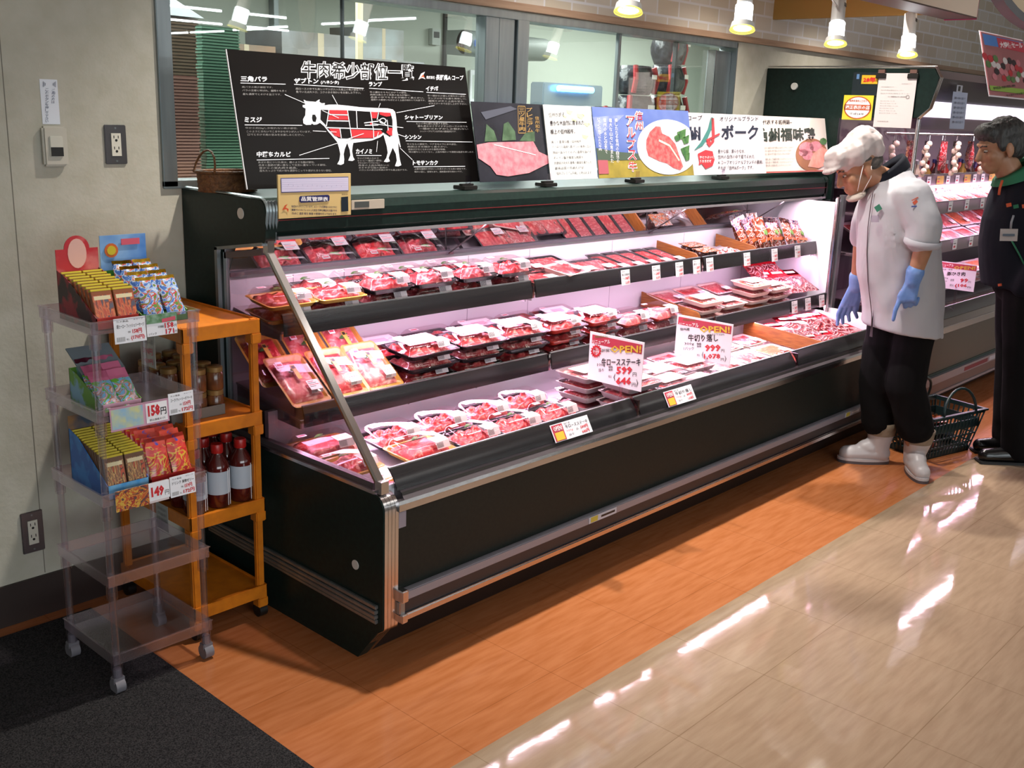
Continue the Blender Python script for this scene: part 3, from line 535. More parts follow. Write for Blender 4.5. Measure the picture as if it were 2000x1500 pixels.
def m_wrap(w_, d, z, sag=0.0025, seed=0):
    mb = MB(); vs = []; fs = []; nx, ny = 16, 10
    for j in range(ny+1):
        for i in range(nx+1):
            u, v = i/nx, j/ny; e = min(1, min(u, 1-u, v, 1-v)*8); vs.append(((u-0.5)*w_*0.99, (v-0.5)*d*0.99, z+e*(0.002+sag*noise.noise(Vector((u*9+seed, v*7, seed))))))
    for j in range(ny):
        for i in range(nx): a = j*(nx+1)+i; fs.append((a, a+1, a+nx+2, a+nx+1))
    mb.add(vs, fs, WRAP); return mb.mesh('wrap', smooth='all')
def m_label(x, y, z, w_=0.05, d=0.036, fold=0.016, big=False):
    mb = MB(); mb.box(x-w_/2, x+w_/2, y-d/2, y+d/2, z, z+0.0006, WHITE)
    if fold: mb.quad([(x-w_/2, y-d/2, z+0.0005), (x+w_/2, y-d/2, z+0.0005), (x+w_/2+0.002, y-d/2-fold*0.5, z-fold), (x-w_/2+0.002, y-d/2-fold*0.5, z-fold)], WHITE)
    if not big:
        for k in range(4): mb.box(x-w_*0.42, x-w_*0.42+w_*(0.5+0.3*((k*7) % 3)/2), y+d*(0.32-0.17*k), y+d*(0.38-0.17*k), z+0.0006, z+0.0009, LABG if k % 2 else LABR)
        for k in range(9): a = x-w_*0.44+k*w_*0.055; mb.quad([(a, y-d/2-fold*0.08, z-fold*0.15+0.0008), (a+w_*0.025, y-d/2-fold*0.08, z-fold*0.15+0.0008), (a+w_*0.025, y-d/2-fold*0.45, z-fold*0.85+0.0008), (a, y-d/2-fold*0.45, z-fold*0.85+0.0008)], LABG)
    else:
        mb.quad([(x-w_*0.25, y-d*0.2, z+0.0008), (x+w_*0.1, y-d*0.2, z+0.0008), (x+w_*0.1, y+d*0.1, z+0.0008), (x-w_*0.25, y+d*0.1, z+0.0008)], mat('label_faint', 'd9b8c6', 0.6))
    return mb.mesh('label')
def m_band(w_, d, z, h):   # white paper strip over a domed pack
    mb = MB(); mb.box(-w_*0.40, w_*0.26, -d*0.18, d*0.26, z, z+0.0007, WHITE); mb.box(-w_*0.2, w_*0.1, -d*0.06, d*0.12, z+0.0007, z+0.001, mat('label_faint', 'd9b8c6', 0.6)); return mb.mesh('paper_band')
def m_leaf(x, y, z): mb = MB(); mb.loft([[(x-0.022+0.011*k, y+s*0.006*math.sin(math.pi*(k+0.4)/4.8)+0.004*k, z+0.002*math.sin(k)) for s in (-1, 1)] for k in range(5)], GREENL, cap=False, closed=False); mb.box(x-0.02, x+0.02, y-0.002, y+0.002, z-0.001, z, GREENL); return mb.mesh('garnish', smooth='all')
KIND = {}
def kind(k, variants, h): KIND[k] = (variants, h)
def dome_kind(k, w_, d, th, dh, trm, meats, mk='lump', garnish=False, band=False, lab=True, sticker=False, depth=0.6):
    vs = []
    tr = m_tray(w_, d, th, trm, depth=depth); dm = m_dome(w_*0.985, d*0.98, th, dh)
    for i, mm in enumerate(meats):
        ps = [('tray', tr), ('meat', m_meat(w_*0.82, d*0.78, th*0.45, dh*0.75+th*0.35, mm, i+len(KIND), mk)), ('lid', dm)]
        if lab: ps.append(('price_label', m_label(w_*0.22, -d*0.20, th+dh+0.001, min(0.06, w_*0.3), 0.04, dh*0.7)))
        if garnish: ps.append(('garnish', m_leaf(-w_*0.02, d*0.12, th+dh*0.9)))
        if band and i % 2 == 0: ps.append(('paper_band', m_band(w_, d, th+dh+0.0008, dh)))
        if sticker: mb = MB(); mb.box(-0.008, 0.008, -0.01, 0.05, th+dh+0.0006, th+dh+0.0014, GOLDST).box(-0.006, 0.006, 0.034, 0.046, th+dh+0.0014, th+dh+0.0018, BLACK); ps.append(('gold_sticker', mb.mesh('gold_sticker')))
        mb = MB(); mb.box(-w_*0.36, -w_*0.20, d*0.22, d*0.33, th+dh+0.0006, th+dh+0.0012, WHITE).box(-w_*0.34, -w_*0.22, d*0.25, d*0.29, th+dh+0.0012, th+dh+0.0014, LABR); ps.append(('brand_seal', mb.mesh('brand_seal')))
        vs.append(ps)
    kind(k, vs, th+dh+0.001)
def film_kind(k, w_, d, th, trm, meats, mk='slice', lab='small', wr=True, amp=0.010):
    vs = []; tr = m_tray(w_, d, th, trm, depth=0.55)
    for i, mm in enumerate(meats):
        ps = [('tray', tr), ('meat', m_meat(w_*0.86, d*0.84, th*0.5, th*0.42+amp*0.5, mm, i*3+len(KIND), mk))]
        if wr: ps.append(('wrap', m_wrap(w_, d, th+amp*0.75, seed=i)))
        if lab == 'small': ps.append(('price_label', m_label(w_*0.16, -d*0.26, th+amp*0.75+0.0045, min(0.06, w_*0.5), 0.038, 0)))
        else: ps.append(('paper_label', m_label(0.0, -d*0.02, th+amp*0.75+0.0045, w_*0.72, d*0.5, 0, big=True)))
        vs.append(ps)
    kind(k, vs, th+amp+0.006)
dome_kind('lean', 0.150, 0.215, 0.016, 0.016, T_GOLD, [M_PINK, M_RED, M_PINK], 'flat', garnish=True, sticker=True)
dome_kind('gold', 0.195, 0.145, 0.016, 0.030, T_GOLD, [M_RED, M_PINK, M_RED], 'lump', garnish=True)
dome_kind('goldbig', 0.215, 0.150, 0.018, 0.032, T_GOLD, [M_RED, M_MARB, M_RED], 'flat', garnish=True)
dome_kind('dark', 0.205, 0.140, 0.018, 0.036, T_BLACK, [M_DARK, M_DARK, M_RED], 'lump', garnish=True)
dome_kind('big', 0.245, 0.170, 0.020, 0.029, T_BLACK, [M_RED, M_MARB, M_RED], 'lump', band=True)
dome_kind('pat', 0.225, 0.165, 0.020, 0.026, T_PAT, [M_RED, M_PINK], 'lump', band=True)
dome_kind('soft', 0.205, 0.150, 0.016, 0.036, T_PAT, [M_PINK, M_MARB], 'flat')
film_kind('foam', 0.200, 0.145, 0.020, T_FOAM, [M_PINK, M_RED, M_MARB])
film_kind('foamlab', 0.205, 0.150, 0.022, T_FOAM, [M_PINK, M_MARB, M_SALM], lab='big')
film_kind('grey', 0.225, 0.165, 0.024, T_GREY, [M_RED, M_PINK, M_MARB], lab='big')
film_kind('slim', 0.105, 0.235, 0.014, T_BLACK, [M_SLICE, M_RED, M_SLICE], amp=0.006)
film_kind('flat', 0.215, 0.150, 0.014, T_WHITE, [M_PINK, M_MARB, M_SALM], amp=0.010)
film_kind('darkflat', 0.20, 0.15, 0.014, T_BLACK, [M_MARB, M_PINK, M_RED], amp=0.012)
film_kind('orange', 0.24, 0.17, 0.016, T_WHITE, [M_SALM, M_PINK, M_RED, M_PINK], amp=0.010)
DESC = {'lean': 'gold tray of beef steak leaning back', 'gold': 'gold tray of diced beef under a clear lid', 'goldbig': 'gold tray of red beef with green garnish', 'dark': 'black tray of dark red meat under a domed lid', 'big': 'black tray of sliced beef under a clear lid', 'pat': 'red and black patterned tray of beef', 'soft': 'patterned tray of pink meat under a soft dome', 'foam': 'pale foam tray of pink meat in film', 'foamlab': 'pale foam tray with a large white label', 'grey': 'grey tray of meat with a white label', 'slim': 'narrow black tray of sliced meat', 'flat': 'flat white tray of pink meat in film', 'darkflat': 'flat black tray of marbled meat in film', 'orange': 'white tray of pink and orange meat'}
_np = [0]
def pack(k, x, y, z, rz=0, rx=0, ry=0, lab=None, grp=None, v=None):
    vs, h = KIND[k]; v = _np[0] % len(vs) if v is None else v % len(vs); _np[0] += 1
    r = thing('meat_pack', lab, 'meat pack', (x, y, z), (math.radians(rx), math.radians(ry), math.radians(rz)), grp)
    for nm, me in vs[v]: inst(me, nm, r)
    return r
def row(k, xs, y, z, where, grp, n=1, rx=8, jit=2.0, v=None, ty=0.0):
    """a row of packs, each pile n high; where = words naming the row"""
    h = KIND[k][1]; tot = len(xs)
    for i, x in enumerate(xs):
        nn = n[i] if isinstance(n, (list, tuple)) else n
        for s in range(nn):
            lv = '' if nn == 1 else ([', bottom one', ', second up', ', third up'][s] if s < nn-1 else ', top one')
            od = ['leftmost', 'second from left', 'third from left', 'fourth from left', 'fifth from left', 'sixth from left', 'seventh from left', 'eighth from left'][i]
            pack(k, x+rnd.uniform(-.003, .003), y+rnd.uniform(-.003, .003)-s*math.sin(math.radians(rx))*h, z+s*h*0.98, rnd.uniform(-jit, jit), rx, 0, f'{SH[k]}, {od}, {where}{lv}', grp, v)
SH = {'lean': 'leaning gold beef tray', 'gold': 'gold diced beef tray', 'goldbig': 'gold beef tray', 'dark': 'black domed dark meat tray', 'big': 'black sliced beef tray', 'pat': 'patterned beef tray', 'soft': 'patterned domed pink tray', 'foam': 'pale foam tray', 'foamlab': 'pale foam tray', 'grey': 'grey meat tray', 'slim': 'slim black meat tray', 'flat': 'flat white tray', 'darkflat': 'flat black tray', 'orange': 'orange meat tray'}
mz = lambda y: 0.926+(-0.46-y)*-0.147+0.002     # middle shelf surface
lz = lambda y: 0.657+(-0.56-y)*-0.148+0.002     # lower shelf surface
G = 'packs on the middle shelf'
row('gold', [0.115, 0.315], -0.375, mz(-.375)+.012, 'middle shelf', G, n=[2, 2], v=0)
row('dark', [0.53, 0.745, 0.96, 1.165], -0.375, mz(-.375)+.012, 'front of middle shelf', G, n=2)
row('dark', [0.30, 0.52, 0.74, 0.955], -0.265, mz(-.265)+.035, 'back of middle shelf', G, rx=14)
row('foam', [1.36], -0.385, mz(-.38)+.012, 'middle shelf beside the domed packs', G)
row('darkflat', [1.40, 1.56], -0.27, mz(-.27)+.030, 'back of middle shelf, centre', G, rx=14)
pack('foam', 1.53, -0.385, mz(-.385)+.034, 12, 10, 0, 'pale foam tray of pink meat tilted on the middle shelf', G)
row('darkflat', [1.66, 1.79], -0.345, mz(-.345)+.02, 'middle shelf centre', G, rx=14)
row('slim', [1.90, 2.01, 2.12, 2.23, 2.34], -0.335, mz(-.335)+.020, 'middle shelf', G, rx=12, jit=1)
G = 'packs on the lower shelf'
for i, x in enumerate((0.115, 0.275, 0.425)): pack('lean', x, -0.452, 0.748, 0, 36, 0, ['leftmost', 'middle', 'rightmost'][i]+' front gold steak tray leaning on the lower shelf', G, i)
for i, x in enumerate((0.085, 0.25, 0.41)): pack('lean', x, -0.335, 0.800, 0, 40, 0, ['left', 'middle', 'right'][i]+' rear gold steak tray leaning behind the front ones', G, i+1)
row('big', [0.635, 0.89, 1.135], -0.465, lz(-.465)+.010, 'front of lower shelf', G, n=3, rx=6)
row('big', [0.60, 0.86, 1.12], -0.300, lz(-.300)+.050, 'back of lower shelf', G, rx=10)
row('pat', [1.385, 1.625], -0.465, lz(-.465)+.010, 'front of lower shelf', G, n=3, rx=6, v=0)
row('pat', [1.36, 1.60], -0.300, lz(-.300)+.050, 'back of lower shelf', G, rx=12)
row('soft', [1.87, 2.10], -0.465, lz(-.465)+.010, 'front of lower shelf', G, n=2, rx=6)
row('foamlab', [2.47, 2.69], -0.465, lz(-.465)+.010, 'lower shelf right of the board', G, n=[3, 2], rx=6)
row('foamlab', [2.92, 3.14], -0.465, lz(-.465)+.010, 'lower shelf far right', G, n=[4, 3], rx=6)
row('foam', [2.43, 2.65, 2.87], -0.300, lz(-.300)+.050, 'back of lower shelf', G, rx=12)
G = 'packs in the bottom well'
wz = 0.496
row('gold', [0.175], -0.905, wz, 'front corner of the well', G, rx=3, v=0)
row('goldbig', [0.415], -0.905, wz, 'front of the well', G, rx=3)
row('gold', [0.13], -0.700, wz+.022, 'left side of the well', G, rx=5)
row('goldbig', [0.40], -0.735, wz+.022, 'second row of the well', G, rx=5, v=0)
row('goldbig', [0.16], -0.535, wz+.034, 'rear left of the well', G, rx=6, v=2)
row('dark', [0.645, 0.86, 1.07], -0.905, wz, 'front row of the well', G, rx=3, v=2)
row('dark', [0.625, 0.84, 1.055], -0.750, wz+.022, 'second row of the well', G, rx=5, v=2)
row('dark', [0.40, 0.62, 0.835, 1.05], -0.595, wz+.034, 'rear row of the well', G, rx=6, v=2)
row('grey', [1.36, 1.60], -0.875, wz, 'front of well behind the steak sign', G, n=[4, 3], rx=2)
row('grey', [1.33, 1.57], -0.69, wz+.006, 'rear of well behind the steak sign', G, n=[4, 3], rx=2)
row('grey', [1.84, 2.08], -0.875, wz, 'front of well behind the second sign', G, n=[2, 1], rx=2)
row('grey', [1.81, 2.05], -0.69, wz+.006, 'rear of well behind the second sign', G, n=[2, 2], rx=2)
row('flat', [2.32, 2.55, 2.78], -0.875, wz, 'front row, right part of well', G, rx=3)
row('flat', [2.30, 2.53, 2.76], -0.715, wz+.016, 'second row, right part of well', G, rx=5)
row('foam', [1.9, 2.12, 2.34, 2.56, 2.78], -0.545, wz+.028, 'rear row, right part of well', G, rx=6)
# wooden dividers
WD = mat('divider_wood', '9a5f28', 0.45, col2='7e4818', nscale=5, stretch=(3, 3, 30))
def divider(x, y0, y1, z0, z1, h, lab):
    m = MB(); n = 6; top = [(y1, z1+h)] + [(y0+0.03-0.03*math.sin(math.pi/2*k/n)*1.0, z0+h*math.cos(math.pi/2*k/n)) for k in range(n+1)]
    m.prism([(y1, z1)]+top+[(y0, z0)], -0.004, 0.004, WD); o = m.build('divider_board'); o.location = (x, 0, 0); tag(o, lab, 'divider board', 'dividers between the products')
divider(2.445, -0.455, -0.205, mz(-.455), mz(-.205), 0.065, 'left wooden divider board on the middle shelf')
divider(2.985, -0.455, -0.205, mz(-.455), mz(-.205), 0.065, 'wooden divider board left of the brown pouches')
divider(2.345, -0.555, -0.205, lz(-.555), lz(-.205), 0.075, 'wooden divider board on the lower shelf')
divider(2.93, -0.96, -0.45, 0.496, 0.54, 0.075, 'wooden divider board in the bottom well')
# bags of marinated meat and pouches
def bag_mesh(w_, d, t, seed, m_body, m_head, head=0.25):
    vs = []; fs = []; mb = MB(); nx, ny = 10, 12
    for side in (1, -1):
        o = len(vs)
        for j in range(ny+1):
            for i in range(nx+1):
                u, v = i/nx, j/ny; e = (math.sin(math.pi*u)*math.sin(math.pi*min(1, v/(1-head*0.7)))) if v < 1-head*0.7 else 0.0
                vs.append(((u-0.5)*w_*(1-0.04*e), (v-0.5)*d, side*(t/2*max(0, e)**0.6*(1+0.5*noise.noise(Vector((u*5, v*5, seed+side)))))+0.004*noise.noise(Vector((u*3, v*4, seed)))))
        for j in range(ny):
            for i in range(nx): a = o+j*(nx+1)+i; fs.append(((a, a+1, a+nx+2, a+nx+1), j >= ny*(1-head)))
    mb.v = vs; mb.mi(m_body); mb.mi(m_head)
    for f, hd in fs: mb.f.append(f); mb.m.append(1 if hd else 0)
    me = mb.mesh('bag', smooth='all'); return me
def voro_mat(name, cols, scale, rough=0.2):
    m = mat(name, cols[0], rough, spec=0.8); nt = m.node_tree; tc = nt.nodes.new('ShaderNodeTexCoord'); vo = nt.nodes.new('ShaderNodeTexNoise'); vo.inputs['Scale'].default_value = scale; vo.inputs['Detail'].default_value = 2; vo.inputs['Distortion'].default_value = 2
    mp = nt.nodes.new('ShaderNodeMapping'); mp.inputs['Scale'].default_value = (1, 1, 0.3); nt.links.new(tc.outputs['Object'], mp.inputs[0]); nt.links.new(mp.outputs[0], vo.inputs['Vector'])
    r = nt.nodes.new('ShaderNodeValToRGB'); r.color_ramp.interpolation = 'CONSTANT'; e = r.color_ramp.elements; e[0].position = 0; e[0].color = (*lin(cols[0]), 1); e[1].position = 0.42; e[1].color = (*lin(cols[1]), 1)
    for k, c in enumerate(cols[2:]): q = e.new(0.5+0.07*k); q.color = (*lin(c), 1)
    nt.links.new(vo.outputs[0], r.inputs[0]); nt.links.new(r.outputs[0], nt.nodes['Principled BSDF'].inputs['Base Color']); return m
B_MEAT = voro_mat('bag_meat', ['5c1a20', '8c3438', 'c09a9a', '6a2028'], 14); B_RED = mat('bag_header_red', 'b81424', 0.25); B_BROWN = voro_mat('pouch_brown', ['6e2e1c', '9c4a28', 'd0c4b8', '8a3a20'], 24); B_SILV = voro_mat('pouch_silver', ['b9b3c0', '8a2c2c', 'd8d2d8', '5a3c6a'], 26)
B_ORG = mat('pouch_orange_band', 'b85a28', 0.3)
bagm = [bag_mesh(0.17, 0.24, 0.03, s, B_MEAT, B_RED, 0.36) for s in range(3)]
stripe = MB(); stripe.box(-0.055, 0.055, 0.075, 0.095, 0.004, 0.0055, WHITE); stripem = stripe.mesh('print')
def bag(x, y, z, rx, rz, lab, grp, i, s=1.0):
    r = thing('meat_bag', lab, 'meat bag', (x, y, z), (math.radians(rx), 0, math.radians(rz)), grp); r.scale = (s, s, s); inst(bagm[i % 3], 'bag', r); inst(stripem, 'header_print', r)
for i, (x, y, z, rx, rz) in enumerate([(3.24, -0.40, 0.77, 30, -18), (3.37, -0.42, 0.77, 26, -14), (3.50, -0.43, 0.765, 24, -12), (3.26, -0.31, 0.82, 38, -10), (3.41, -0.31, 0.82, 38, -12)]):
    bag(x, y, z, rx, rz, ['leftmost', 'middle', 'rightmost', 'rear left', 'rear right'][i]+' red topped meat bag leaning on the lower shelf', 'red bags on the lower shelf', i, 0.9)
for i, (x, y, z, rx, rz) in enumerate([(3.06, -0.79, 0.535, 8, -25), (3.20, -0.805, 0.54, 8, -18), (3.34, -0.80, 0.54, 7, -22), (3.47, -0.80, 0.54, 8, -14), (3.05, -0.62, 0.565, 10, -20), (3.20, -0.61, 0.575, 12, -24), (3.36, -0.63, 0.575, 12, -16), (3.47, -0.62, 0.57, 10, -20)]):
    bag(x, y, z, rx, rz, ['first', 'second', 'third', 'last'][i % 4]+(' front' if i < 4 else ' rear')+' red topped meat bag lying in the well right of the board', 'red bags in the bottom well', i)
for i, (x, y, z, rz) in enumerate([(2.99, -0.965, 0.50, 0)]): pass
def pouch_mesh(s, body, top): return bag_mesh(0.115, 0.175, 0.022, s, body, top, 0.35)
pm = [pouch_mesh(5, B_BROWN, B_SILV), pouch_mesh(6, B_BROWN, B_SILV), pouch_mesh(7, B_BROWN, B_BROWN)]
band = MB(); band.box(-0.05, 0.05, -0.045, -0.03, 0.011, 0.013, B_ORG).cyl((0.02, 0.0, 0.010), (0.02, 0.0, 0.014), 0.014, mat('pouch_green', '5a8a3a', 0.4)); bandm = band.mesh('print')
for i, (x, y, z, rx, ry, rz) in enumerate([(3.04, -0.335, 1.045, 66, -14, 0), (3.09, -0.36, 1.045, 66, -10, 0), (3.14, -0.385, 1.040, 66, -6, 0), (3.24, -0.395, 1.040, 62, 4, 0), (3.33, -0.37, 1.035, 62, 4, 0), (3.40, -0.40, 1.030, 60, 8, 0), (3.50, -0.41, 1.020, 55, 6, 0), (3.10, -0.27, 1.05, 70, -6, 0), (3.25, -0.28, 1.05, 68, 0, 0)]):
    r = thing('pouch', 'silver and brown pouch, '+(ORD[i]+' from the left' if i < 7 else ['rear left', 'rear right'][i-7])+', right end of middle shelf', 'pouch', (x, y, z), (math.radians(rx), math.radians(ry), 0), 'brown pouches at the right of the middle shelf'); inst(pm[i % 3], 'pouch_body', r); inst(bandm, 'print', r)
# twin cup packs
cup = MB()
for dx in (-0.038, 0.038): cup.lathe([(0.026, 0), (0.034, 0.035), (0.036, 0.036), (0.036, 0.038), (0.030, 0.048), (0.0, 0.050)], mat('cup_dark', '3a1a14', 0.25), c=(dx, 0, 0)); 
cupm = cup.mesh('cups', smooth=True); cl_ = MB(); cl_.box(-0.075, 0.075, -0.038, 0.038, 0.051, 0.053, voro_mat('cup_cover', ['a04a1c', 'c8b8a8', '3c2420', 'b86a30'], 30)); clm = cl_.mesh('cover')
for i, (x, y) in enumerate([(2.60, -0.385), (2.62, -0.29)]):
    r = thing('cup_pack', ['front', 'rear'][i]+' twin cup pack with a patterned cover on the middle shelf', 'cup pack', (x, y, mz(y)+0.004), (math.radians(8), 0, 0), 'twin cup packs'); inst(cupm, 'cups', r); inst(clm, 'cover', r)
for i, x in enumerate((2.76, 2.88)):
    o = bpy.data.objects.new('clear_bag', bag_mesh(0.12, 0.15, 0.03, 11+i, voro_mat('clear_bag_mat', ['b8b0b0', '7a3c2c', 'd8d4d8', 'a8a0a4'], 18, 0.12), mat('clear_bag_top', 'b9b2b6', 0.15, spec=0.9))); C.objects.link(o); o.location = (x, -0.36, mz(-.36)+0.022); o.rotation_euler = (math.radians(14), 0, 0.3*i); tag(o, ['left', 'right'][i]+' crinkled clear bag between the dividers on the middle shelf', 'bag', 'clear bags on the middle shelf')
# stock in the tall case
G = 'packs in the tall case'
for j, (y, z, nm, rxx) in enumerate([(-0.70, 1.170, 'upper shelf', 22), (-0.74, 0.945, 'middle shelf', 22), (-0.76, 0.665, 'lower shelf', 8), (-0.88, 0.50, 'well', 2)]):
    xs = [3.90+0.25*i for i in range(10)]
    if j < 2:
        for i, x in enumerate(xs): pack('orange', x, y+0.17, z+0.075, rnd.uniform(-3, 3), rxx+6, 0, f'rear meat tray, {ORD[i]} from left, {nm} of the tall case', G, i+j+1)
    for i, x in enumerate(xs):
        for s in range([1, 1, 3, 2][j]):
            lv = '' if [1, 1, 3, 2][j] == 1 else [', bottom', ', middle', ', top'][s] if j == 2 else [', bottom', ', top'][s]
            pack('orange', x, y, z+s*0.033, rnd.uniform(-3, 3), rxx, 0, f'meat tray, {ORD[i]} from left, {nm} of the tall case{lv}', G, i+j)
m = MB(); m.box(T0+0.06, T1, -0.82, -0.42, 0.650, 0.656, mat('shelf_grey', 'a8a2a6')); m.build('shelf', tall)
BC = ['a8322c', '7c2a22', 'c8b9a0', '3a2a5a', '9a7a3a', 'b0a8a8', '44302a', 'c25a4a']
for i in range(32):
    x = 3.90+0.152*(i//2)+0.04*(i % 2); r = thing('sauce_bottle', ['front', 'rear'][i % 2]+' small sauce bottle, '+ORD[i//2]+' pair from left, top shelf of the tall case', 'bottle', (x, -0.555+0.09*(i % 2), 1.270), (0, 0, 0), 'sauce bottles in the tall case')
    MB().lathe([(0.024, 0), (0.025, 0.005), (0.025, 0.075), (0.011, 0.10), (0.011, 0.12)], mat('bottle_%d' % (i % 8), BC[i % 8], 0.2), n=12).build('glass_body', r, smooth=True)
    MB().cyl((0, 0, 0.12), (0, 0, 0.142), 0.014, mat('cap_%d' % (i % 3), ['c83040', 'd8d4d8', '2a2a60'][i % 3], 0.3)).build('cap', r)
    MB().lathe([(0.0255, 0.02), (0.0255, 0.06)], mat('blabel_%d' % (i % 2), ['d8d2cc', 'c8a45a'][i % 2], 0.5), n=12, cap=False).build('bottle_label', r)
m = MB()
for i in range(16):
    x = 3.86+i*0.155; q = tag(MB().box(0, 0.06 if i % 3 else 0.11, -0.001, 0, 0, 0.05, PAPER if i % 3 else mat('tag_gold', 'c9a05a', 0.5)).box(0.006, 0.045, -0.0015, -0.001, 0.03, 0.036, LABG).box(0.01, 0.04, -0.0015, -0.001, 0.012, 0.022, LABR).build('shelf_tag'), 'small price tag on the top label strip, '+ORD[i]+' from left, tall case', 'price tag', 'price tags on the tall case top strip'); q.location = (x, -0.635, 1.272)
for j, (y, z) in enumerate(((-0.812, 1.13), (-0.852, 0.905))):
    for i in range(9):
        q = tag(MB().box(0, 0.062, -0.001, 0, 0, 0.060, PAPER).box(0.006, 0.045, -0.0015, -0.001, 0.032, 0.038, LABG).box(0.01, 0.04, -0.0015, -0.001, 0.010, 0.022, LABR).build('shelf_tag'), 'white price tag, '+ORD[i]+' from left, on the '+['upper', 'middle'][j]+' meat shelf of the tall case', 'price tag', 'price tags on the tall case'); q.location = (4.02+0.27*i+0.05*j, y, z)
# hanging nets and packets
for i in range(16):
    x = 3.90+0.118*i; r = thing('hanging_packet', ['net of white garlic bulbs', 'packet of dark dried meat', 'red packet', 'packet of brown sausages'][i % 4]+' on the hanging bar, '+ORD[i]+' from the left', 'hanging packet', (x, -0.72+0.06*(i % 2), 1.57), (0, 0, 0.3*(i % 3)), 'packets hanging in the tall case')
    MB().tube([(0, 0, 0.01), (0, 0, -0.03)], 0.003, CHROME, 6).build('hook', r)
    if i % 4 == 0:
        for k in range(9):
            m = MB(); m.lathe([(0.0, -0.018), (0.014, -0.012), (0.018, 0), (0.013, 0.012), (0.0, 0.018)], mat('garlic', 'd8ccb4', 0.6), n=10, c=(0.016*(-1 if k % 2 else 1), 0.01*(k % 3), -0.05-0.022*k)); m.build('bulb', r, smooth='all')
    else:
        mm = voro_mat('hang_%d' % (i % 4), [['2c2a26', '4a4438', '6a6250', '30302c'], ['8a1c24', 'b03038', 'c89090', '70181c'], ['6a3424', 'a06a40', '502018', 'c0a080']][i % 4-1], 20); o = inst(bag_mesh(0.12, 0.20, 0.035, i, mm, mm, 0.2), 'packet', r, (0, 0, -0.12), (math.radians(90), 0, 0)); o.scale = (0.85, 0.85, 0.85)
# ================================================================ SIGNS AND POSTERS
PINKP = mat('card_white', 'ece6ee', 0.5); ORED = mat('banner_red', 'b93a4e', 0.5); OYEL = mat('banner_yellow', 'd8b43a', 0.5); GRN = mat('print_green', '3c7a3a', 0.5); DK = mat('print_dark', '2a2226', 0.5)
def banner(pl, x0, y0, x1, y1, x0b, y0b, x1b, y1b):
    pl.poly([(x0, y0), (x1, y1), (x1b, y1b), (x0b, y0b)], ORED)
def price_sign(name, lab, O, corners, lines, w_=0.265, h=0.19):
    r = thing(name, lab, 'price sign'); pl = Plate(corners, w_, h)
    for l in lines: pl.text(*l)
    return r, pl
# steak sign (measured in zoom pixels of the sheet)
r = thing('price_sign', 'standing price card reading 599 yen for beef loin steak', 'price sign'); pl = Plate([(465, 360), (910, 455), (893, 845), (455, 745)], 0.245, 0.182)
pl.poly([(485, 385), (897, 472), (892, 548), (482, 455)], ORED); pl.text('リニューアル', 490, 635, 462, 32, WHITE, 0.02, 3); pl.text('OPEN!', 640, 890, 535, 62, OYEL, 0.03, 3); pl.text('RENEWAL', 510, 620, 412, 16, GRN, 0, 3)
pl.text('信州 地場プリンス', 566, 680, 530, 30, DK, 0.01); pl.text('牛ロースステーキ', 568, 885, 640, 62, DK, 0.02)
pl.text('100g', 533, 600, 648, 30, DK); pl.text('当り', 545, 590, 688, 30, DK); pl.text('本体', 625, 662, 680, 20, DK, 0.01); pl.text('価格', 625, 662, 658, 20, DK, 0.01)
pl.text('599', 692, 820, 706, 62, RED, 0.035); pl.text('円', 825, 855, 722, 32, DK); pl.text('税込', 628, 655, 735, 22, DK); pl.text('(', 670, 685, 760, 60, DK); pl.text('646', 690, 815, 788, 60, RED, 0.035); pl.text('円', 820, 850, 803, 30, DK); pl.text(')', 855, 870, 805, 60, DK)
def ring(pl, cx, cy2, rx, ry, m, w_=0.2, z=2, n=20):
    for k in range(n):
        a, b = 2*math.pi*k/n, 2*math.pi*(k+1)/n; pl.mb.quad([(*pl.p(cx+rx*s*math.cos(t), cy2+ry*s*math.sin(t)), pl.z*z) for s, t in ((1, a), (1, b), (1-w_, b), (1-w_, a))], m)
ring(pl, 520, 520, 38, 45, RED, 0.3); pl.text('本日', 500, 540, 520, 28, RED, 0.02); pl.text('限り', 500, 540, 552, 28, RED, 0.02)
for k in range(14): a = k*2*math.pi/14; pl.line((520+36*math.cos(a), 520+43*math.sin(a)), (520+45*math.cos(a), 520+53*math.sin(a)), RED, 0.004)
place_plate(r, pl, PINKP, 0.003, 'card'); frame_at(r, (1.18, -0.807, 0.658), (0, -1, 0), (0, 0, 1))
MB().box(0.15, 0.162, -0.085, 0.02, -0.003, 0.004, CLEAR).build('clear_stem', r)
r2_ = thing('price_sign', 'standing price card reading 999 yen for beef offcuts', 'price sign'); pl = Plate([(1180, 222), (1638, 290), (1608, 655), (1150, 550)], 0.265, 0.168)
pl.poly([(1190, 240), (1625, 305), (1618, 376), (1183, 302)], ORED); pl.text('リニューアル', 1195, 1348, 325, 36, WHITE, 0.02, 3); pl.text('OPEN!', 1355, 1612, 366, 60, OYEL, 0.03, 3); pl.text('RENEWAL', 1225, 1325, 272, 14, GRN, 0, 3)
pl.text('信州産', 1200, 1275, 355, 24, DK, 0.01); pl.text('100gあたり333円', 1420, 1560, 392, 20, DK); pl.text('牛切り落し', 1262, 1510, 445, 62, DK, 0.02)
pl.text('300g', 1232, 1308, 480, 28, DK); pl.text('1パック', 1226, 1308, 518, 28, DK); pl.text('本体', 1330, 1368, 495, 20, DK, .01); pl.text('価格', 1330, 1368, 518-45, 20, DK, .01); pl.text('999', 1397, 1530, 528, 60, RED, 0.035); pl.text('円', 1535, 1562, 535, 28, DK)
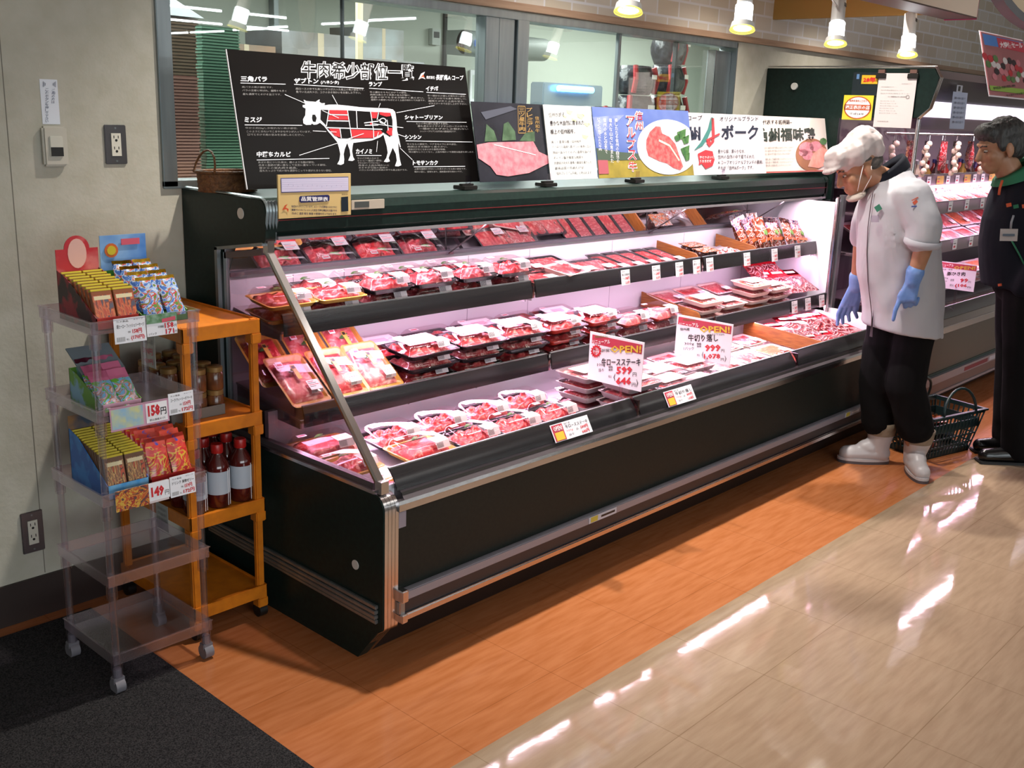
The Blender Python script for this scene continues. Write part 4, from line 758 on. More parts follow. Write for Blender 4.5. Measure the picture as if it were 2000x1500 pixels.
pl.text('税込', 1332, 1356, 570, 20, DK); pl.text('(', 1372, 1384, 585, 55, DK); pl.text('1,078', 1388, 1528, 600, 52, RED, 0.03); pl.text('円', 1532, 1558, 612, 26, DK); pl.text(')', 1566, 1580, 620, 55, DK)
place_plate(r2_, pl, PINKP, 0.003, 'card'); frame_at(r2_, (1.78, -0.789, 0.663), (0, -1, 0), (0, 0, 1)); MB().box(0.15, 0.162, -0.10, 0.02, -0.003, 0.004, CLEAR).build('clear_stem', r2_)
r = thing('price_sign', 'pink price card reading 99 yen in the tall case', 'price sign'); pl = Plate([(345, 715), (865, 770), (845, 1170), (335, 1100)], 0.225, 0.155)
pl.poly([(362, 728), (860, 783), (858, 860), (360, 805)], ORED); pl.text('リニューアル', 370, 555, 800, 40, WHITE, 0.02, 3); pl.text('OPEN!', 560, 845, 838, 55, OYEL, 0.03, 3)
pl.text('信州産・国産', 385, 545, 855, 25, DK); pl.text('豚ひき肉', 480, 718, 935, 60, DK, 0.02); pl.text('100g', 425, 498, 985, 28, DK); pl.text('当り', 435, 490, 1030, 26, DK); pl.text('本体', 530, 580, 1018, 40, DK); pl.text('99', 655, 765, 1030, 60, RED, 0.03); pl.text('円', 770, 800, 1038, 28, DK); pl.text('税込', 530, 580, 1090, 36, DK); pl.text('(106', 595, 755, 1110, 60, RED, 0.03); pl.text('円)', 762, 810, 1118, 30, DK)
place_plate(r, pl, PINKP, 0.003, 'card'); frame_at(r, (4.38, -0.862, 0.703), (0, -1, 0), (0, 0, 1)); MB().box(0.12, 0.132, -0.12, 0.02, -0.003, 0.004, CLEAR).build('clear_stem', r)
# tags on the front rail
def rail_tag(x, w_, name2, p1, p2, lab):
    r = thing('rail_tag', lab, 'price tag'); pl = Plate(UNIT, w_, 0.062)
    pl.poly([(0.02, 0.05), (0.30, 0.05), (0.30, 0.97), (0.02, 0.97)], ORED).poly([(0.05, 0.48), (0.27, 0.48), (0.27, 0.93), (0.05, 0.93)], OYEL, 2); pl.text('OPEN!', 0.05, 0.27, 0.40, 0.28, WHITE, 0.02, 3)
    pl.text('信州 産', 0.34, 0.50, 0.17, 0.10, DK); pl.text(name2, 0.36, 0.95, 0.42, 0.22, DK, 0.01); pl.text('100g', 0.36, 0.52, 0.62, 0.13, RED); pl.text('当り', 0.38, 0.52, 0.85, 0.13, DK); pl.text('本体', 0.60, 0.66, 0.66, 0.14, DK); pl.text(p1, 0.72, 0.92, 0.67, 0.2, RED, 0.03); pl.text(p2, 0.72, 0.92, 0.93, 0.2, RED, 0.03)
    place_plate(r, pl, PINKP, 0.0006, 'paper_tag'); frame_at(r, (x, -1.0185, 0.548), (1, 0, 0), (0, 0.50, 0.86))
rail_tag(0.755, 0.20, '牛ロースステーキ', '599円', '646円', 'price tag for beef loin steak clipped on the front rail')
rail_tag(1.42, 0.19, '牛切り落し', '999円', '1,078円', 'price tag for beef offcuts clipped on the front rail')
def shelf_tag(x, y, z, w_, h, t1, p, lab, grp):
    r = thing('shelf_tag', lab, 'price tag', (0, 0, 0), (0, 0, 0), grp); pl = Plate(UNIT, w_, h); pl.text('信州', 0.08, 0.4, 0.16, 0.09, DK); pl.text(t1, 0.08, 0.92, 0.38, 0.14, DK, 0.01); pl.text('100g', 0.08, 0.35, 0.62, 0.1, DK); pl.text(p[0], 0.42, 0.9, 0.66, 0.2, RED, 0.03); pl.text(p[1], 0.42, 0.9, 0.93, 0.18, RED, 0.03)
    place_plate(r, pl, PAPER, 0.0006, 'paper_tag'); frame_at(r, (x, y, z), (1, 0, 0), (0, 0.15, 1))
for i, (x, t1, p) in enumerate([(1.80, '豚バラ焼肉用', ('198円', '213円')), (2.03, '牛カルビ焼肉用', ('298円', '321円')), (2.215, '牛モモ焼肉用', ('258円', '278円')), (2.36, '豚ロース', ('228円', '246円')), (2.475, '味付ホルモン', ('398円', '429円')), (2.82, '味付ジンギスカン', ('380円', '410円')), (3.10, 'ジンギスカン', ('480円', '518円')), (3.35, '味付カルビ', ('298円', '321円'))]):
    shelf_tag(x, -0.4815, 0.906, 0.062, 0.066, t1, p, 'white price tag, '+ORD[i]+' from left, on the middle shelf rail', 'price tags on the middle rail')
for i, x in enumerate((3.19, 3.34, 3.50)): shelf_tag(x, -0.5795, 0.634, 0.062, 0.066, ['味付カルビ', 'ホルモン', '豚トロ'][i], ('298円', '321円'), ['left', 'middle', 'right'][i]+' white price tag on the lower shelf rail', 'price tags on the lower rail')

# ---- black beef chart
r = thing('beef_chart_poster', 'large black poster with a white cow diagram standing on the case', 'poster'); pl = Plate([(45, 57), (1785, 150), (1925, 1035), (195, 1080)], 1.012, 0.42)
PB = mat('poster_black', '0c0908', 0.3, spec=0.25); PR = mat('poster_red', 'b8252c', 0.4); GW = mat('poster_white', 'e6e6ea', 0.4); GG = mat('poster_grey', '8d8a88', 0.5)
pl.text('牛肉希少部位一覧', 562, 1396, 262, 138, GW, 0.055, 1, 2); pl.text('牛肉希少部位一覧', 568, 1390, 256, 128, BLACK, 0.0, 2.5, 2)
pl.text('株式会社', 1488, 1552, 244, 24, GW, 0.01); pl.text('長野県A·コープ', 1560, 1772, 252, 42, GW, 0.02)
pl.poly([(1428, 250), (1448, 205), (1476, 190), (1462, 222), (1482, 246), (1455, 236)], GW).poly([(1436, 246), (1462, 208), (1474, 236), (1456, 228)], mat('logo_orange', 'c8502c', 0.4), 2)
H = [('三角バラ', 140, 325, 290, 42, (140, 300, 455, 303)), ('ザブトン', 516, 690, 297, 42, (516, 303, 1020, 324)), ('ランプ', 1058, 1155, 308, 36, (1060, 322, 1466, 343)), ('イチボ', 1486, 1580, 336, 38, (1490, 346, 1795, 357)), ('ミスジ', 168, 290, 586, 40, (170, 605, 577, 605)), ('シャトーブリアン', 1330, 1620, 556, 38, (1345, 570, 1806, 573)), ('シンシン', 1335, 1460, 706, 34, (1342, 718, 1857, 726)), ('中落ちカルビ', 255, 497, 842, 42, (256, 863, 776, 852)), ('カイノミ', 970, 1090, 818, 38, (975, 830, 1161, 831)), ('トモサンカク', 1400, 1592, 906, 38, (1408, 918, 1805, 915))]
for t, x0, x1, y, h, ln in H: pl.text(t, x0, x1, y, h, GW, 0.03); pl.line(ln[:2], ln[2:], GW, 0.0018)
pl.text('(ハネシタ)', 706, 838, 300, 30, GW, 0.02)
T = [('肩バラの希少部位です。', 150, 365, 335, 14), ('バラの王様と呼ばれ、霜降りも多く', 153, 462, 360, 15), ('最も濃厚でとろける旨さです。', 156, 425, 387, 15), ('肩ロースの中でも美しいサシが入った極上の希少部位です。', 527, 1025, 343, 17), ('魚でいえば大トロ。コクのある味わいをお楽しみ下さい。', 530, 1000, 366, 17)]
for k, (t, e) in enumerate([('牛の腰からももにかけての部位。', 1345), ('肉質は柔らかく赤身の旨みが強い。', 1370), ('赤身の中でもきめが細かく柔らかい。', 1475), ('霜降りの度合いもほどよく上品な味わいで人気です。', 1485)]): T.append((t, 1066+k*3, e, 358+k*19, 14))
for k, (t, e) in enumerate([('牛一頭から少量しか取れない部位。', 1795), ('ランプの中でも最も美味しい。', 1800), ('霜降りが多く上品な甘み。', 1785), ('ぜひステーキでお召し上がり下さい。', 1805)]): T.append((t, 1500+k*3, e, 378+k*20, 14))
for k, (t, e) in enumerate([('牛から約2kgしか取れない希少部位。', 545), ('このようにきれいでこまやかなサシが入っています。', 640), ('口でとろける肉の甘みをお楽しみください。', 590)]): T.append((t, 175+k*8, e, 636+k*24, 16))
for k, (t, e) in enumerate([('ヒレの中心部に位置する部位。', 1665), ('最も柔らかくサイドサシロースの中でも', 1815), ('一頭からわずかしか取れない', 1820), ('シャトーブリアンは牛肉の最高部位です。', 1730)]): T.append((t, 1420+k*10, e, 592+k*20, 15))
for k, (t, e) in enumerate([('牛のももの部位で、ウチモモの下にある部位。', 1735), ('肉質はきめ細かく柔らかい。', 1665), ('脂身が少なくなめらかな食感が特徴。', 1650), ('味は最もしつこくなく、上品な味わいで適度な脂身も楽しめる。', 1875)]): T.append((t, 1352+k*5, e, 750+k*20, 14))
for k, (t, e) in enumerate([('あばら骨についた身は、霜のような脂が部位。', 670), ('赤身と脂肪が濃い重なって交互に重なっている部位。', 755), ('昔からの炭火焼き最高。', 545), ('脂もたっぷりで肉の味も濃厚なこってり感がたまらない部位。', 795)]): T.append((t, 265+k*4, e, 888+k*21, 16))
for k, (t, e) in enumerate([('牛のバラ肉のなかで', 1140), ('ヒレに一番近い部位。', 1170), ('やわらかくてクセのない', 1150), ('赤身の上品な味わいと', 1220), ('まろやかな脂の旨味の', 1210), ('バランスの良さは牛肉の中でも最上位クラス。', 1360)]): T.append((t, 982+k*3, e, 858+k*18, 14))
T += [('上質な霜降りがはいった柔らかいもも肉の部位です。', 1412, 1815, 942, 15), ('味わい深く、甘味もあり、焼肉屋が好む味わいです。', 1414, 1785, 964, 15)]
for t, x0, x1, y, h in T: pl.text(t, x0, x1, y, h, GG, 0, 2, 0)
cow = [(585, 415), (605, 425), (640, 428), (672, 430), (690, 415), (700, 412), (698, 430), (715, 440), (738, 438), (735, 455), (765, 450), (820, 448), (900, 455), (1000, 466), (1100, 470), (1200, 472), (1240, 480), (1258, 500), (1268, 560), (1275, 640), (1290, 700), (1305, 765), (1300, 768), (1285, 730), (1290, 800), (1300, 860), (1312, 905), (1290, 914), (1265, 912), (1278, 870), (1270, 820), (1240, 760), (1215, 700), (1180, 665), (1150, 690), (1090, 715), (1000, 728), (950, 735), (945, 760), (942, 800), (950, 840), (962, 862), (945, 872), (915, 868), (930, 830), (925, 790), (905, 735), (888, 780), (880, 820), (885, 860), (882, 892), (860, 902), (835, 895), (850, 865), (856, 820), (845, 770), (832, 730), (800, 690), (765, 650), (735, 610), (705, 585), (680, 598), (660, 600), (645, 590), (640, 600), (605, 602), (585, 590), (582, 560), (598, 530), (600, 480), (580, 470), (578, 455), (598, 452), (590, 430)]
def tri_poly(pl, pts, m, z):
    from mathutils.geometry import tessellate_polygon
    P = [Vector((*pl.p(*q), pl.z*z)) for q in pts]; pl.mb.add([tuple(p) for p in P], [tuple(t) for t in tessellate_polygon([P])], m)
tri_poly(pl, cow, GW, 2)
tri_poly(pl, [(1170, 660), (1215, 700), (1245, 770), (1225, 820), (1215, 850), (1225, 875), (1205, 882), (1180, 878), (1198, 850), (1208, 810), (1200, 760)], GW, 2)
tri_poly(pl, [(648, 525), (668, 525), (680, 550), (672, 580), (652, 575), (645, 550)], PB, 3)
tri_poly(pl, [(708, 488), (900, 490), (1100, 500), (1222, 505), (1238, 560), (1240, 640), (1222, 690), (1170, 655), (1095, 700), (940, 703), (840, 700), (770, 640), (748, 612), (745, 600), (706, 560)], PB, 3)
for q in [[(770, 490), (897, 492), (905, 520), (768, 518)], [(768, 530), (907, 534), (912, 562), (762, 562)], [(768, 630), (845, 630), (850, 695), (810, 680)], [(930, 634), (1092, 640), (1094, 696), (940, 700)], [(1070, 500), (1125, 502), (1115, 548), (1078, 548)], [(1140, 500), (1222, 508), (1222, 530), (1190, 535), (1140, 520)], [(1100, 642), (1150, 640), (1165, 660), (1104, 690)], [(1205, 620), (1236, 622), (1238, 680), (1215, 676), (1192, 655)], [(1070, 578), (1090, 578), (1090, 600), (1070, 600)]]: tri_poly(pl, q, PR, 4)
for a, b in [((765, 488), (748, 612)), ((900, 490), (935, 703)), ((965, 492), (975, 630)), ((1070, 498), (1095, 640)), ((757, 570), (918, 572)), ((750, 622), (1160, 632)), ((848, 630), (858, 700)), ((1095, 640), (1098, 700)), ((1130, 505), (1120, 560)), ((1195, 560), (1205, 640)), ((1025, 585), (1130, 570)), ((1030, 602), (1130, 600)), ((1130, 560), (1190, 600)), ((768, 524), (905, 526))]: pl.line(a, b, GW, 0.003, 5)
ring(pl, 1162, 568, 26, 22, GW, 0.25, 6)
for a, b in [((445, 380), (600, 447)), ((785, 378), (825, 450)), ((1140, 435), (1128, 468)), ((1548, 448), (1262, 506)), ((648, 647), (745, 652)), ((553, 830), (840, 735)), ((1118, 805), (1125, 720)), ((1390, 865), (1295, 775)), ((1335, 690), (1262, 665)), ((1315, 620), (1090, 590)), ((715, 495), (835, 550)), ((820, 655), (760, 652)), ((1020, 665), (880, 715)), ((1130, 655), (1120, 690))]: pl.line(a, b, GW, 0.0016, 7)
place_plate(r, pl, PB, 0.005, 'board'); MB().box(-0.002, 0.0, 0, 0.42, -0.005, 0.0, WHITE).build('edge', r)
frame_at(r, (0.017, -0.36, 1.3585), (1, 0, 0), (0, 0.09, 0.405))
def lean(r, x, yb, yt, zb=1.3585, zt=1.652, x2=None): frame_at(r, (x, yb, zb), (x2[0]-x, x2[1]-yb, 0) if x2 else (1, 0, 0), (0, yt-yb, zt-zb))
# ---- steak photo poster
r = thing('wagyu_photo_poster', 'dark poster with a raw marbled steak and bamboo leaves', 'poster'); pl = Plate([(60, 645), (500, 670), (525, 1150), (125, 1165)], 0.405, 0.295)
def photo_meat(pl, pts, m, z=2): tri_poly(pl, pts, m, z)
MEATP = mat('print_meat', 'bf6472', 0.5, col2='d4949a', nscale=40, detail=5, sharp=(0.3, 0.75)); MEATR = mat('print_meat_red', 'b8484c', 0.5, col2='cf7470', nscale=50, detail=4, sharp=(0.4, 0.65)); GOLDP = mat('print_gold', '9a7a48', 0.5); LEAFP = mat('print_leaf', '50694e', 0.5, col2='3a5038', nscale=30)
for p in [[(145, 915), (155, 800), (200, 845), (220, 912)], [(248, 910), (258, 800), (285, 785), (325, 850), (330, 905)], [(350, 910), (385, 860), (440, 850), (440, 915)]]: tri_poly(pl, p, LEAFP, 2)
tri_poly(pl, [(98, 935), (170, 920), (430, 915), (460, 980), (520, 1010), (515, 1050), (400, 1110), (280, 1130), (215, 1120), (180, 1070), (110, 1020)], MEATP, 3)
pl.line((200, 935), (440, 1000), WHITE, 0.003, 4); pl.line((345, 680), (345, 860), GOLDP, 0.003); pl.line((345, 680), (388, 682), GOLDP, 0.003); pl.line((388, 682), (388, 860), GOLDP, 0.003); pl.line((345, 860), (388, 860), GOLDP, 0.003)
pl.text('三ツ星牛肉', 350, 384, 692, 850, GOLDP, 0.02, vert=True); pl.text('プレミアム', 396, 432, 690, 860, GOLDP, 0.02, vert=True); pl.text('信州和牛', 445, 470, 750, 860, GOLDP, 0.01, vert=True)
tri_poly(pl, [(120, 720), (300, 680), (340, 700), (150, 770)], mat('print_smoke', '4a4c58', 0.5), 2)
place_plate(r, pl, mat('poster_slate', '2b2b33', 0.25, col2='1c1c22', nscale=6), 0.003, 'board'); lean(r, 1.002, -0.390, -0.330)
r = thing('text_poster', 'white poster of black vertical brush text with pale yellow leaves', 'poster'); pl = Plate([(500, 668), (845, 688), (870, 1165), (525, 1168)], 0.30, 0.295)
for p in [(665, 705, 50), (740, 730, 60), (790, 790, 45), (700, 760, 40), (770, 870, 50), (640, 740, 30)]: tri_poly(pl, [(p[0], p[1]), (p[0]+p[2], p[1]+10), (p[0]+p[2]*0.6, p[1]+p[2]*0.7), (p[0]+4, p[1]+p[2]*0.4)], mat('print_paleleaf', 'd6dba2', 0.6), 1)
for a, b in [((740, 690), (785, 740)), ((785, 740), (825, 800)), ((825, 800), (842, 900))]: pl.line(a, b, DK, 0.0012)
pl.text('信州が誇る', 535, 650, 752, 32, DK); pl.text('豊かな大自然に育まれた', 540, 790, 808, 34, DK, 0.015); pl.text('極上の信州和牛。', 540, 720, 864, 34, DK, 0.015)
for k, t in enumerate(['美しく豊潤な種の信州和牛。', 'その中でも霜降り度(サシ)の基準に加え', '独自の旨みやとろけに基準を設ける', 'オレイン酸が豊富な肉質を', '長野県が定めた基準の数値を満たした', '最高品質の牛肉だけが', '「信州プレミアム牛肉」と呼ばれます。']): pl.text(t, 542+k*3, 770 if k in (0, 3, 5) else 830, 925+k*35, 20, DK, 0, 2, 0)
place_plate(r, pl, mat('poster_cream', 'e4e2e0', 0.4), 0.003, 'board'); lean(r, 1.395, -0.400, -0.340)
# ---- blue and yellow steak plate poster
r = thing('alps_beef_poster', 'poster of a steak on a round plate over blue sky and yellow field', 'poster'); pl = Plate([(848, 692), (1465, 705), (1488, 1138), (872, 1160)], 0.705, 0.295)
tri_poly(pl, [(866, 1040), (1478, 1015), (1488, 1138), (872, 1160)], mat('print_field', 'a8923c', 0.5, col2='8c7c34', nscale=12), 1); tri_poly(pl, [(862, 960), (1000, 985), (1200, 1000), (1476, 1000), (1478, 1025), (868, 1045)], mat('print_treeline', '4c5a4c', 0.5), 2)
tri_poly(pl, [(850, 760), (1050, 740), (1000, 790), (870, 890)], mat('print_cloud', '9fa8d0', 0.5, col2='5a6cae', nscale=10), 1)
def disc(pl, cx, cy2, rx, ry, m, z, n=32): tri_poly(pl, [(cx+rx*math.cos(2*math.pi*k/n), cy2+ry*math.sin(2*math.pi*k/n)) for k in range(n)], m, z)
pts = [(x, y) for x, y in [(1320+200*math.cos(a), 950+185*math.sin(a)) for a in [2*math.pi*k/40 for k in range(40)]]]; pts = [(min(x, 1465+(y-705)*0.053), min(y, 1138+0)) for x, y in pts]; tri_poly(pl, pts, mat('print_plate', 'd6d2d8', 0.5), 3)
tri_poly(pl, [(1180, 905), (1205, 850), (1245, 812), (1275, 815), (1285, 860), (1330, 880), (1370, 930), (1390, 1000), (1415, 1080), (1395, 1105), (1350, 1090), (1310, 1060), (1260, 1045), (1190, 1010), (1178, 960)], MEATR, 4); pl.line((1260, 905), (1330, 940), mat('print_fat', 'e6c8b8', 0.5), 0.010, 5); pl.line((1330, 940), (1390, 1040), mat('print_fat', 'e6c8b8'), 0.010, 5)
for p in [(1380, 850, 60), (1410, 890, 50), (1400, 960, 60), (1420, 1010, 40), (1360, 880, 40)]: tri_poly(pl, [(p[0], p[1]), (p[0]+p[2], p[1]-25), (p[0]+p[2]*0.9, p[1]+p[2]*0.6), (p[0]+p[2]*0.3, p[1]+p[2]*0.8)], mat('print_veg', '4f7a42', 0.5, col2='2f5a30', nscale=40), 6)
pl.text('信州', 1112, 1166, 712, 850, WHITE, 0.05, 3, vert=True); pl.text('信州', 1116, 1162, 716, 846, RED, 0.0, 4, vert=True); pl.text('アルプス牛', 1056, 1116, 745, 1125, WHITE, 0.05, 3, vert=True); pl.text('アルプス牛', 1060, 1112, 750, 1120, RED, 0.0, 4, vert=True)
for k, t in enumerate(['緑したたる信州の自然の', '雄大な山々に育まれた', '信州の水と空気で', 'じっくり育てられた牛肉']): pl.text(t, 985-k*36, 1003-k*36, 765, [1060, 1060, 1000, 980][k], WHITE, 0, 3, 0, vert=True)
pl.poly([(868, 1040), (930, 1040), (934, 1130), (872, 1132)], mat('print_redpink', 'b05a64', 0.5), 3); place_plate(r, pl, mat('poster_blue', '4c62a6', 0.35, col2='7686bc', nscale=4), 0.003, 'board'); lean(r, 1.70, -0.402, -0.342, x2=(2.405, -0.412))
# ---- pork poster
r = thing('pork_poster', 'white poster with a green and red letter A and pork lettering', 'poster'); pl = Plate([(1330, 715), (1955, 745), (1985, 1125), (1360, 1130)], 0.795, 0.288)
pl.text('長野県A·コープ', 1340, 1572, 775, 36, DK, 0.01); pl.text('オリジナルブランド', 1682, 1930, 780, 32, DK, 0.01); pl.text('信州', 1372, 1560, 905, 95, mat('print_darkblue', '23283a', 0.5), 0.03); pl.text('ポーク', 1692, 1930, 900, 100, mat('print_darkblue', '23283a'), 0.03)
GA, GR = mat('logo_green', '3f7a74', 0.5), mat('logo_red', 'b03a40', 0.5)
tri_poly(pl, [(1515, 970), (1560, 915), (1605, 830), (1625, 755), (1640, 755), (1630, 830), (1600, 900), (1570, 940)], GA, 3); tri_poly(pl, [(1628, 760), (1645, 760), (1650, 870), (1645, 915), (1615, 948), (1597, 925), (1600, 900), (1618, 900), (1625, 920), (1632, 880)], GR, 3); pl.line((1595, 905), (1680, 862), GR, 0.010, 4)
for k, (t, e) in enumerate([('豊かな緑、清らかな水。', 1845), ('信州の自然の中で育てられた', 1905), ('A·コープオリジナルブランドの豚肉。', 1962), ('それが「信州Aポーク」です。', 1898)]): pl.text(t, 1670, e, 990+k*36, 28, DK, 0.005)
tri_poly(pl, [(1540, 990), (1590, 965), (1635, 975), (1648, 1030), (1635, 1070), (1590, 1090), (1565, 1055), (1545, 1065), (1550, 1045)], mat('print_bubble', 'b8343c', 0.5), 3); pl.text('ひとつよいく', 1552, 1640, 1022, 18, WHITE, 0.01, 4); pl.text('うまきだぜ', 1552, 1625, 1048, 18, WHITE, 0.01, 4)
place_plate(r, pl, mat('poster_pinkwhite', 'dfd6dc', 0.35), 0.003, 'board'); lean(r, 2.227, -0.394, -0.334, x2=(3.02, -0.444))
# ---- chicken poster
r = thing('chicken_poster', 'cream poster of chicken meat on a wooden plate at the right end', 'poster'); pl = Plate([(0, 800), (620, 828), (648, 1215), (30, 1210)], 0.828, 0.288)
pl.text('信州を代表する銘柄鶏~', 60, 365, 868, 34, DK, 0.01); pl.text('信州福味鶏', 95, 540, 990, 100, mat('print_ink', '26332c', 0.5), 0.03)
for k in range(3): pl.text('信州の自然の中で清らかな水ときれいな空気で', 150, 375-k*12, 1040+k*22, 15, GG, 0, 2, 0)
for k in range(3): pl.text('健康に育った若鶏は歯ごたえがよくジューシー', 155, 380-k*15, 1120+k*22, 15, GG, 0, 2, 0)
pp = [(510+122*math.cos(a), 1090+118*math.sin(a)) for a in [2*math.pi*k/30 for k in range(30)]]; tri_poly(pl, [(min(x, 636), min(y, 1208)) for x, y in pp], mat('print_wood', '96603c', 0.5), 2)
for p in [(470, 1040, 58), (540, 1030, 50), (480, 1095, 45), (445, 1075, 35)]: disc(pl, p[0], p[1], p[2], p[2]*0.75, MEATP, 3, 12)
tri_poly(pl, [(475, 1175), (520, 1080), (590, 1035), (632, 1060), (635, 1160), (560, 1190)], mat('print_chick', 'cf8472', 0.5, col2='dca090', nscale=20), 4); disc(pl, 600, 995, 28, 26, mat('print_veg', '4f7a42'), 4, 8)
pl.poly([(30, 1200), (645, 1205), (648, 1215), (30, 1210)], mat('print_rededge', 'b05048', 0.5), 5)
place_plate(r, pl, mat('poster_cream2', 'dccfc8', 0.35), 0.003, 'board'); lean(r, 2.862, -0.428, -0.362, x2=(3.69, -0.458))
# clips holding the posters
for i, x in enumerate((0.92, 1.36, 1.95, 2.65)):
    r = thing('poster_clip', 'black clip base under the posters, '+ORD[i]+' from left', 'clip', (x, -0.41 if i else -0.40, 1.3355), (0, 0, 0), 'clips under the posters'); MB().box(-0.035, 0.035, -0.025, 0.035, 0, 0.014, BLACK).box(-0.03, 0.03, -0.01, 0.01, 0.014, 0.021, BLACK).build('clip_base', r, bevel=0.002)
    MB().box(-0.014, 0.014, -0.010, -0.008, 0.021, 0.05, CLEAR).build('clear_grip', r)
# ---- cream quality board and thermometer
r = thing('quality_board', 'cream quality control board with a white chart, at the left of the canopy', 'notice board'); pl = Plate([(730, 1018-0), (1160, 1015), (1160, 1315), (747, 1340)], 0.275, 0.130)
CB = mat('board_cream', 'd2b478', 0.45)
pl2 = Plate([(525, 0-95), (1100, -110), (1100, 158), (527, 195)], 0.275, 0.130)
pl2.poly([(545, -75), (1080, -88), (1082, 5), (548, 22)], mat('sheet_edge', '4a4f8c', 0.5), 1); pl2.poly([(550, -70), (1078, -83), (1079, 0), (551, 16)], mat('sheet_lilac', 'd3cbe2', 0.4), 2)
for k in range(5): pl2.line((555, -60+k*14), (1072, -72+k*14), mat('sheet_line', '9a94b4', 0.5), 0.0004, 3)
for k in range(12): pl2.text('3', 600+k*38, 606+k*38, -28+(k*5) % 12, 8, mat('sheet_line', '9a94b4'), 0, 4, 0)
pl2.poly([(690, 52), (700, 42), (920, 30), (932, 40), (930, 66), (920, 74), (705, 86), (692, 78)], mat('badge_navy', '23265c', 0.4), 2); pl2.text('品質管理表', 705, 918, 74, 30, WHITE, 0.02, 3)
for k, t in enumerate(['毎度ありがとうございます。Aコープは消費者のみなさまに', '新鮮でいつもフレッシュな安全·健康な商品をお届けする', 'ために 温度 衛生 鮮度 の管理を行っております。']): pl2.text(t, 628+k*3, 990, 122+k*23-3, 17, NAVY, 0.01, 2, 0)
tri_poly(pl2, [(552, 138), (575, 105), (598, 95), (580, 118), (605, 128), (600, 150), (588, 130), (570, 132)], mat('logo_orange', 'c8502c'), 2)
pl2.poly([(1022, 45), (1076, 40), (1078, 135), (1024, 140)], mat('board_window', '1c2630', 0.3), 2); pl2.text('温度計', 1025, 1075, 32, 10, DK, 0, 2, 0)
place_plate(r, pl2, CB, 0.006, 'board'); frame_at(r, (0.038, -0.489, 1.280), (1, 0, 0), (0, 0, 1))
r = thing('thermometer_strip', 'cream thermometer strip with a grey display beside the quality board', 'thermometer', (0.320, -0.478, 1.294)); MB().box(0, 0.138, -0.006, 0, 0, 0.030, mat('therm_cream', 'b9ac9c', 0.45)).build('strip_body', r, bevel=0.001); MB().box(0.012, 0.072, -0.007, -0.006, 0.006, 0.025, mat('lcd_grey', '4c4f4e', 0.3)).build('display', r)
# ---- papers on the tall case side
TX = T0+0.01
def side_sheet(name, lab, cat, y0, z0, w_, h, m_, fn, dx=0.002, th=0.001):
    r = thing(name, lab, cat); pl = Plate(UNIT, w_, h); fn(pl); place_plate(r, pl, m_, th, 'sheet'); frame_at(r, (TX-dx, y0, z0), (0, -1, 0), (0, 0, 1)); return r
side_sheet('year_sticker', 'small yellow sticker reading 28年 in red', 'sticker', -0.575, 1.825, 0.09, 0.045, mat('yel_sign', 'd2a82a', 0.4), lambda p: p.text('28年', 0.12, 0.88, 0.82, 0.6, RED, 0.04), 0.006)
MB().box(0, 0.0, 0, 0, 0, 0, PAPER)
m = MB(); m.box(TX-0.004, TX-0.002, -0.70, -0.525, 1.765, 1.885, mat('holder_dark', '20282c', 0.25)).box(TX-0.0045, TX-0.004, -0.56, -0.545, 1.85, 1.875, mat('holder_blue', '5a7ea8', 0.4)).box(TX-0.0045, TX-0.004, -0.69, -0.675, 1.85, 1.875, mat('holder_blue', '5a7ea8')); tag(m.build('sticker_holder'), 'dark plastic holder behind the yellow year sticker', 'holder')
def yfn(p):
    tri_poly(p, [(0.5+0.44*math.cos(a), 0.5+0.44*math.sin(a)) for a in [2*math.pi*k/28 for k in range(28)]], WHITE, 1); ring(p, 0.5, 0.5, 0.46, 0.46, mat('ring_orange', 'b8542c', 0.5), 0.08, 2, 28)
    p.poly([(0.06, 0.38), (0.94, 0.38), (0.94, 0.60), (0.06, 0.60)], mat('ring_orange', 'b8542c'), 2); p.text('適正表示の店', 0.09, 0.91, 0.57, 0.16, WHITE, 0.02, 3); p.text('長野県食肉公正取引', 0.2, 0.8, 0.28, 0.1, mat('ring_orange', 'b8542c'), 0.01, 2, 0); p.text('平成28年', 0.25, 0.75, 0.8, 0.09, DK, 0, 2, 0)
side_sheet('round_seal_sign', 'yellow square sign with a round white and orange seal', 'sign', -0.487, 1.638, 0.168, 0.128, mat('yel_sign2', 'd2c83a', 0.4), yfn, 0.006)
def pfn(p):
    for k, (a, b) in enumerate([(0.62, 0.9), (0.1, 0.45), (0.1, 0.7), (0.1, 0.9), (0.3, 0.75)]): p.text('信州牛肉処理加工センター', a, b, 0.2+k*0.06, 0.018, GG, 0, 2, 0)
    for k in range(6): p.text('第○○号 平成二十八年', 0.12, 0.5+0.05*(k % 3), 0.52+k*0.045, 0.016, GG, 0, 2, 0)
    p.text('処理センター株式会社', 0.4, 0.8, 0.44, 0.02, DK, 0, 2, 0); ring(p, 0.82, 0.43, 0.05, 0.035, GG, 0.3); p.text('長野県知事', 0.1, 0.4, 0.9, 0.02, GG, 0, 2, 0)
pr = side_sheet('hanging_paper', 'white printed sheet hanging on the side of the tall case', 'paper', -0.672, 1.605, 0.205, 0.275, mat('paper_warm', 'cfc8c6', 0.6), pfn, 0.012)
for i, y in enumerate((-0.685, -0.855)):
    m = MB(); m.box(TX-0.020, TX-0.002, y-0.028, y+0.028, 1.853, 1.878, BLACK).box(TX-0.016, TX-0.004, y-0.02, y+0.02, 1.878, 1.9, mat('clip_brown', '6a5048', 0.3)); tag(m.build('binder_clip', bevel=0.002), ['left', 'right'][i]+' binder clip holding the hanging paper', 'clip', 'clips of the hanging paper')
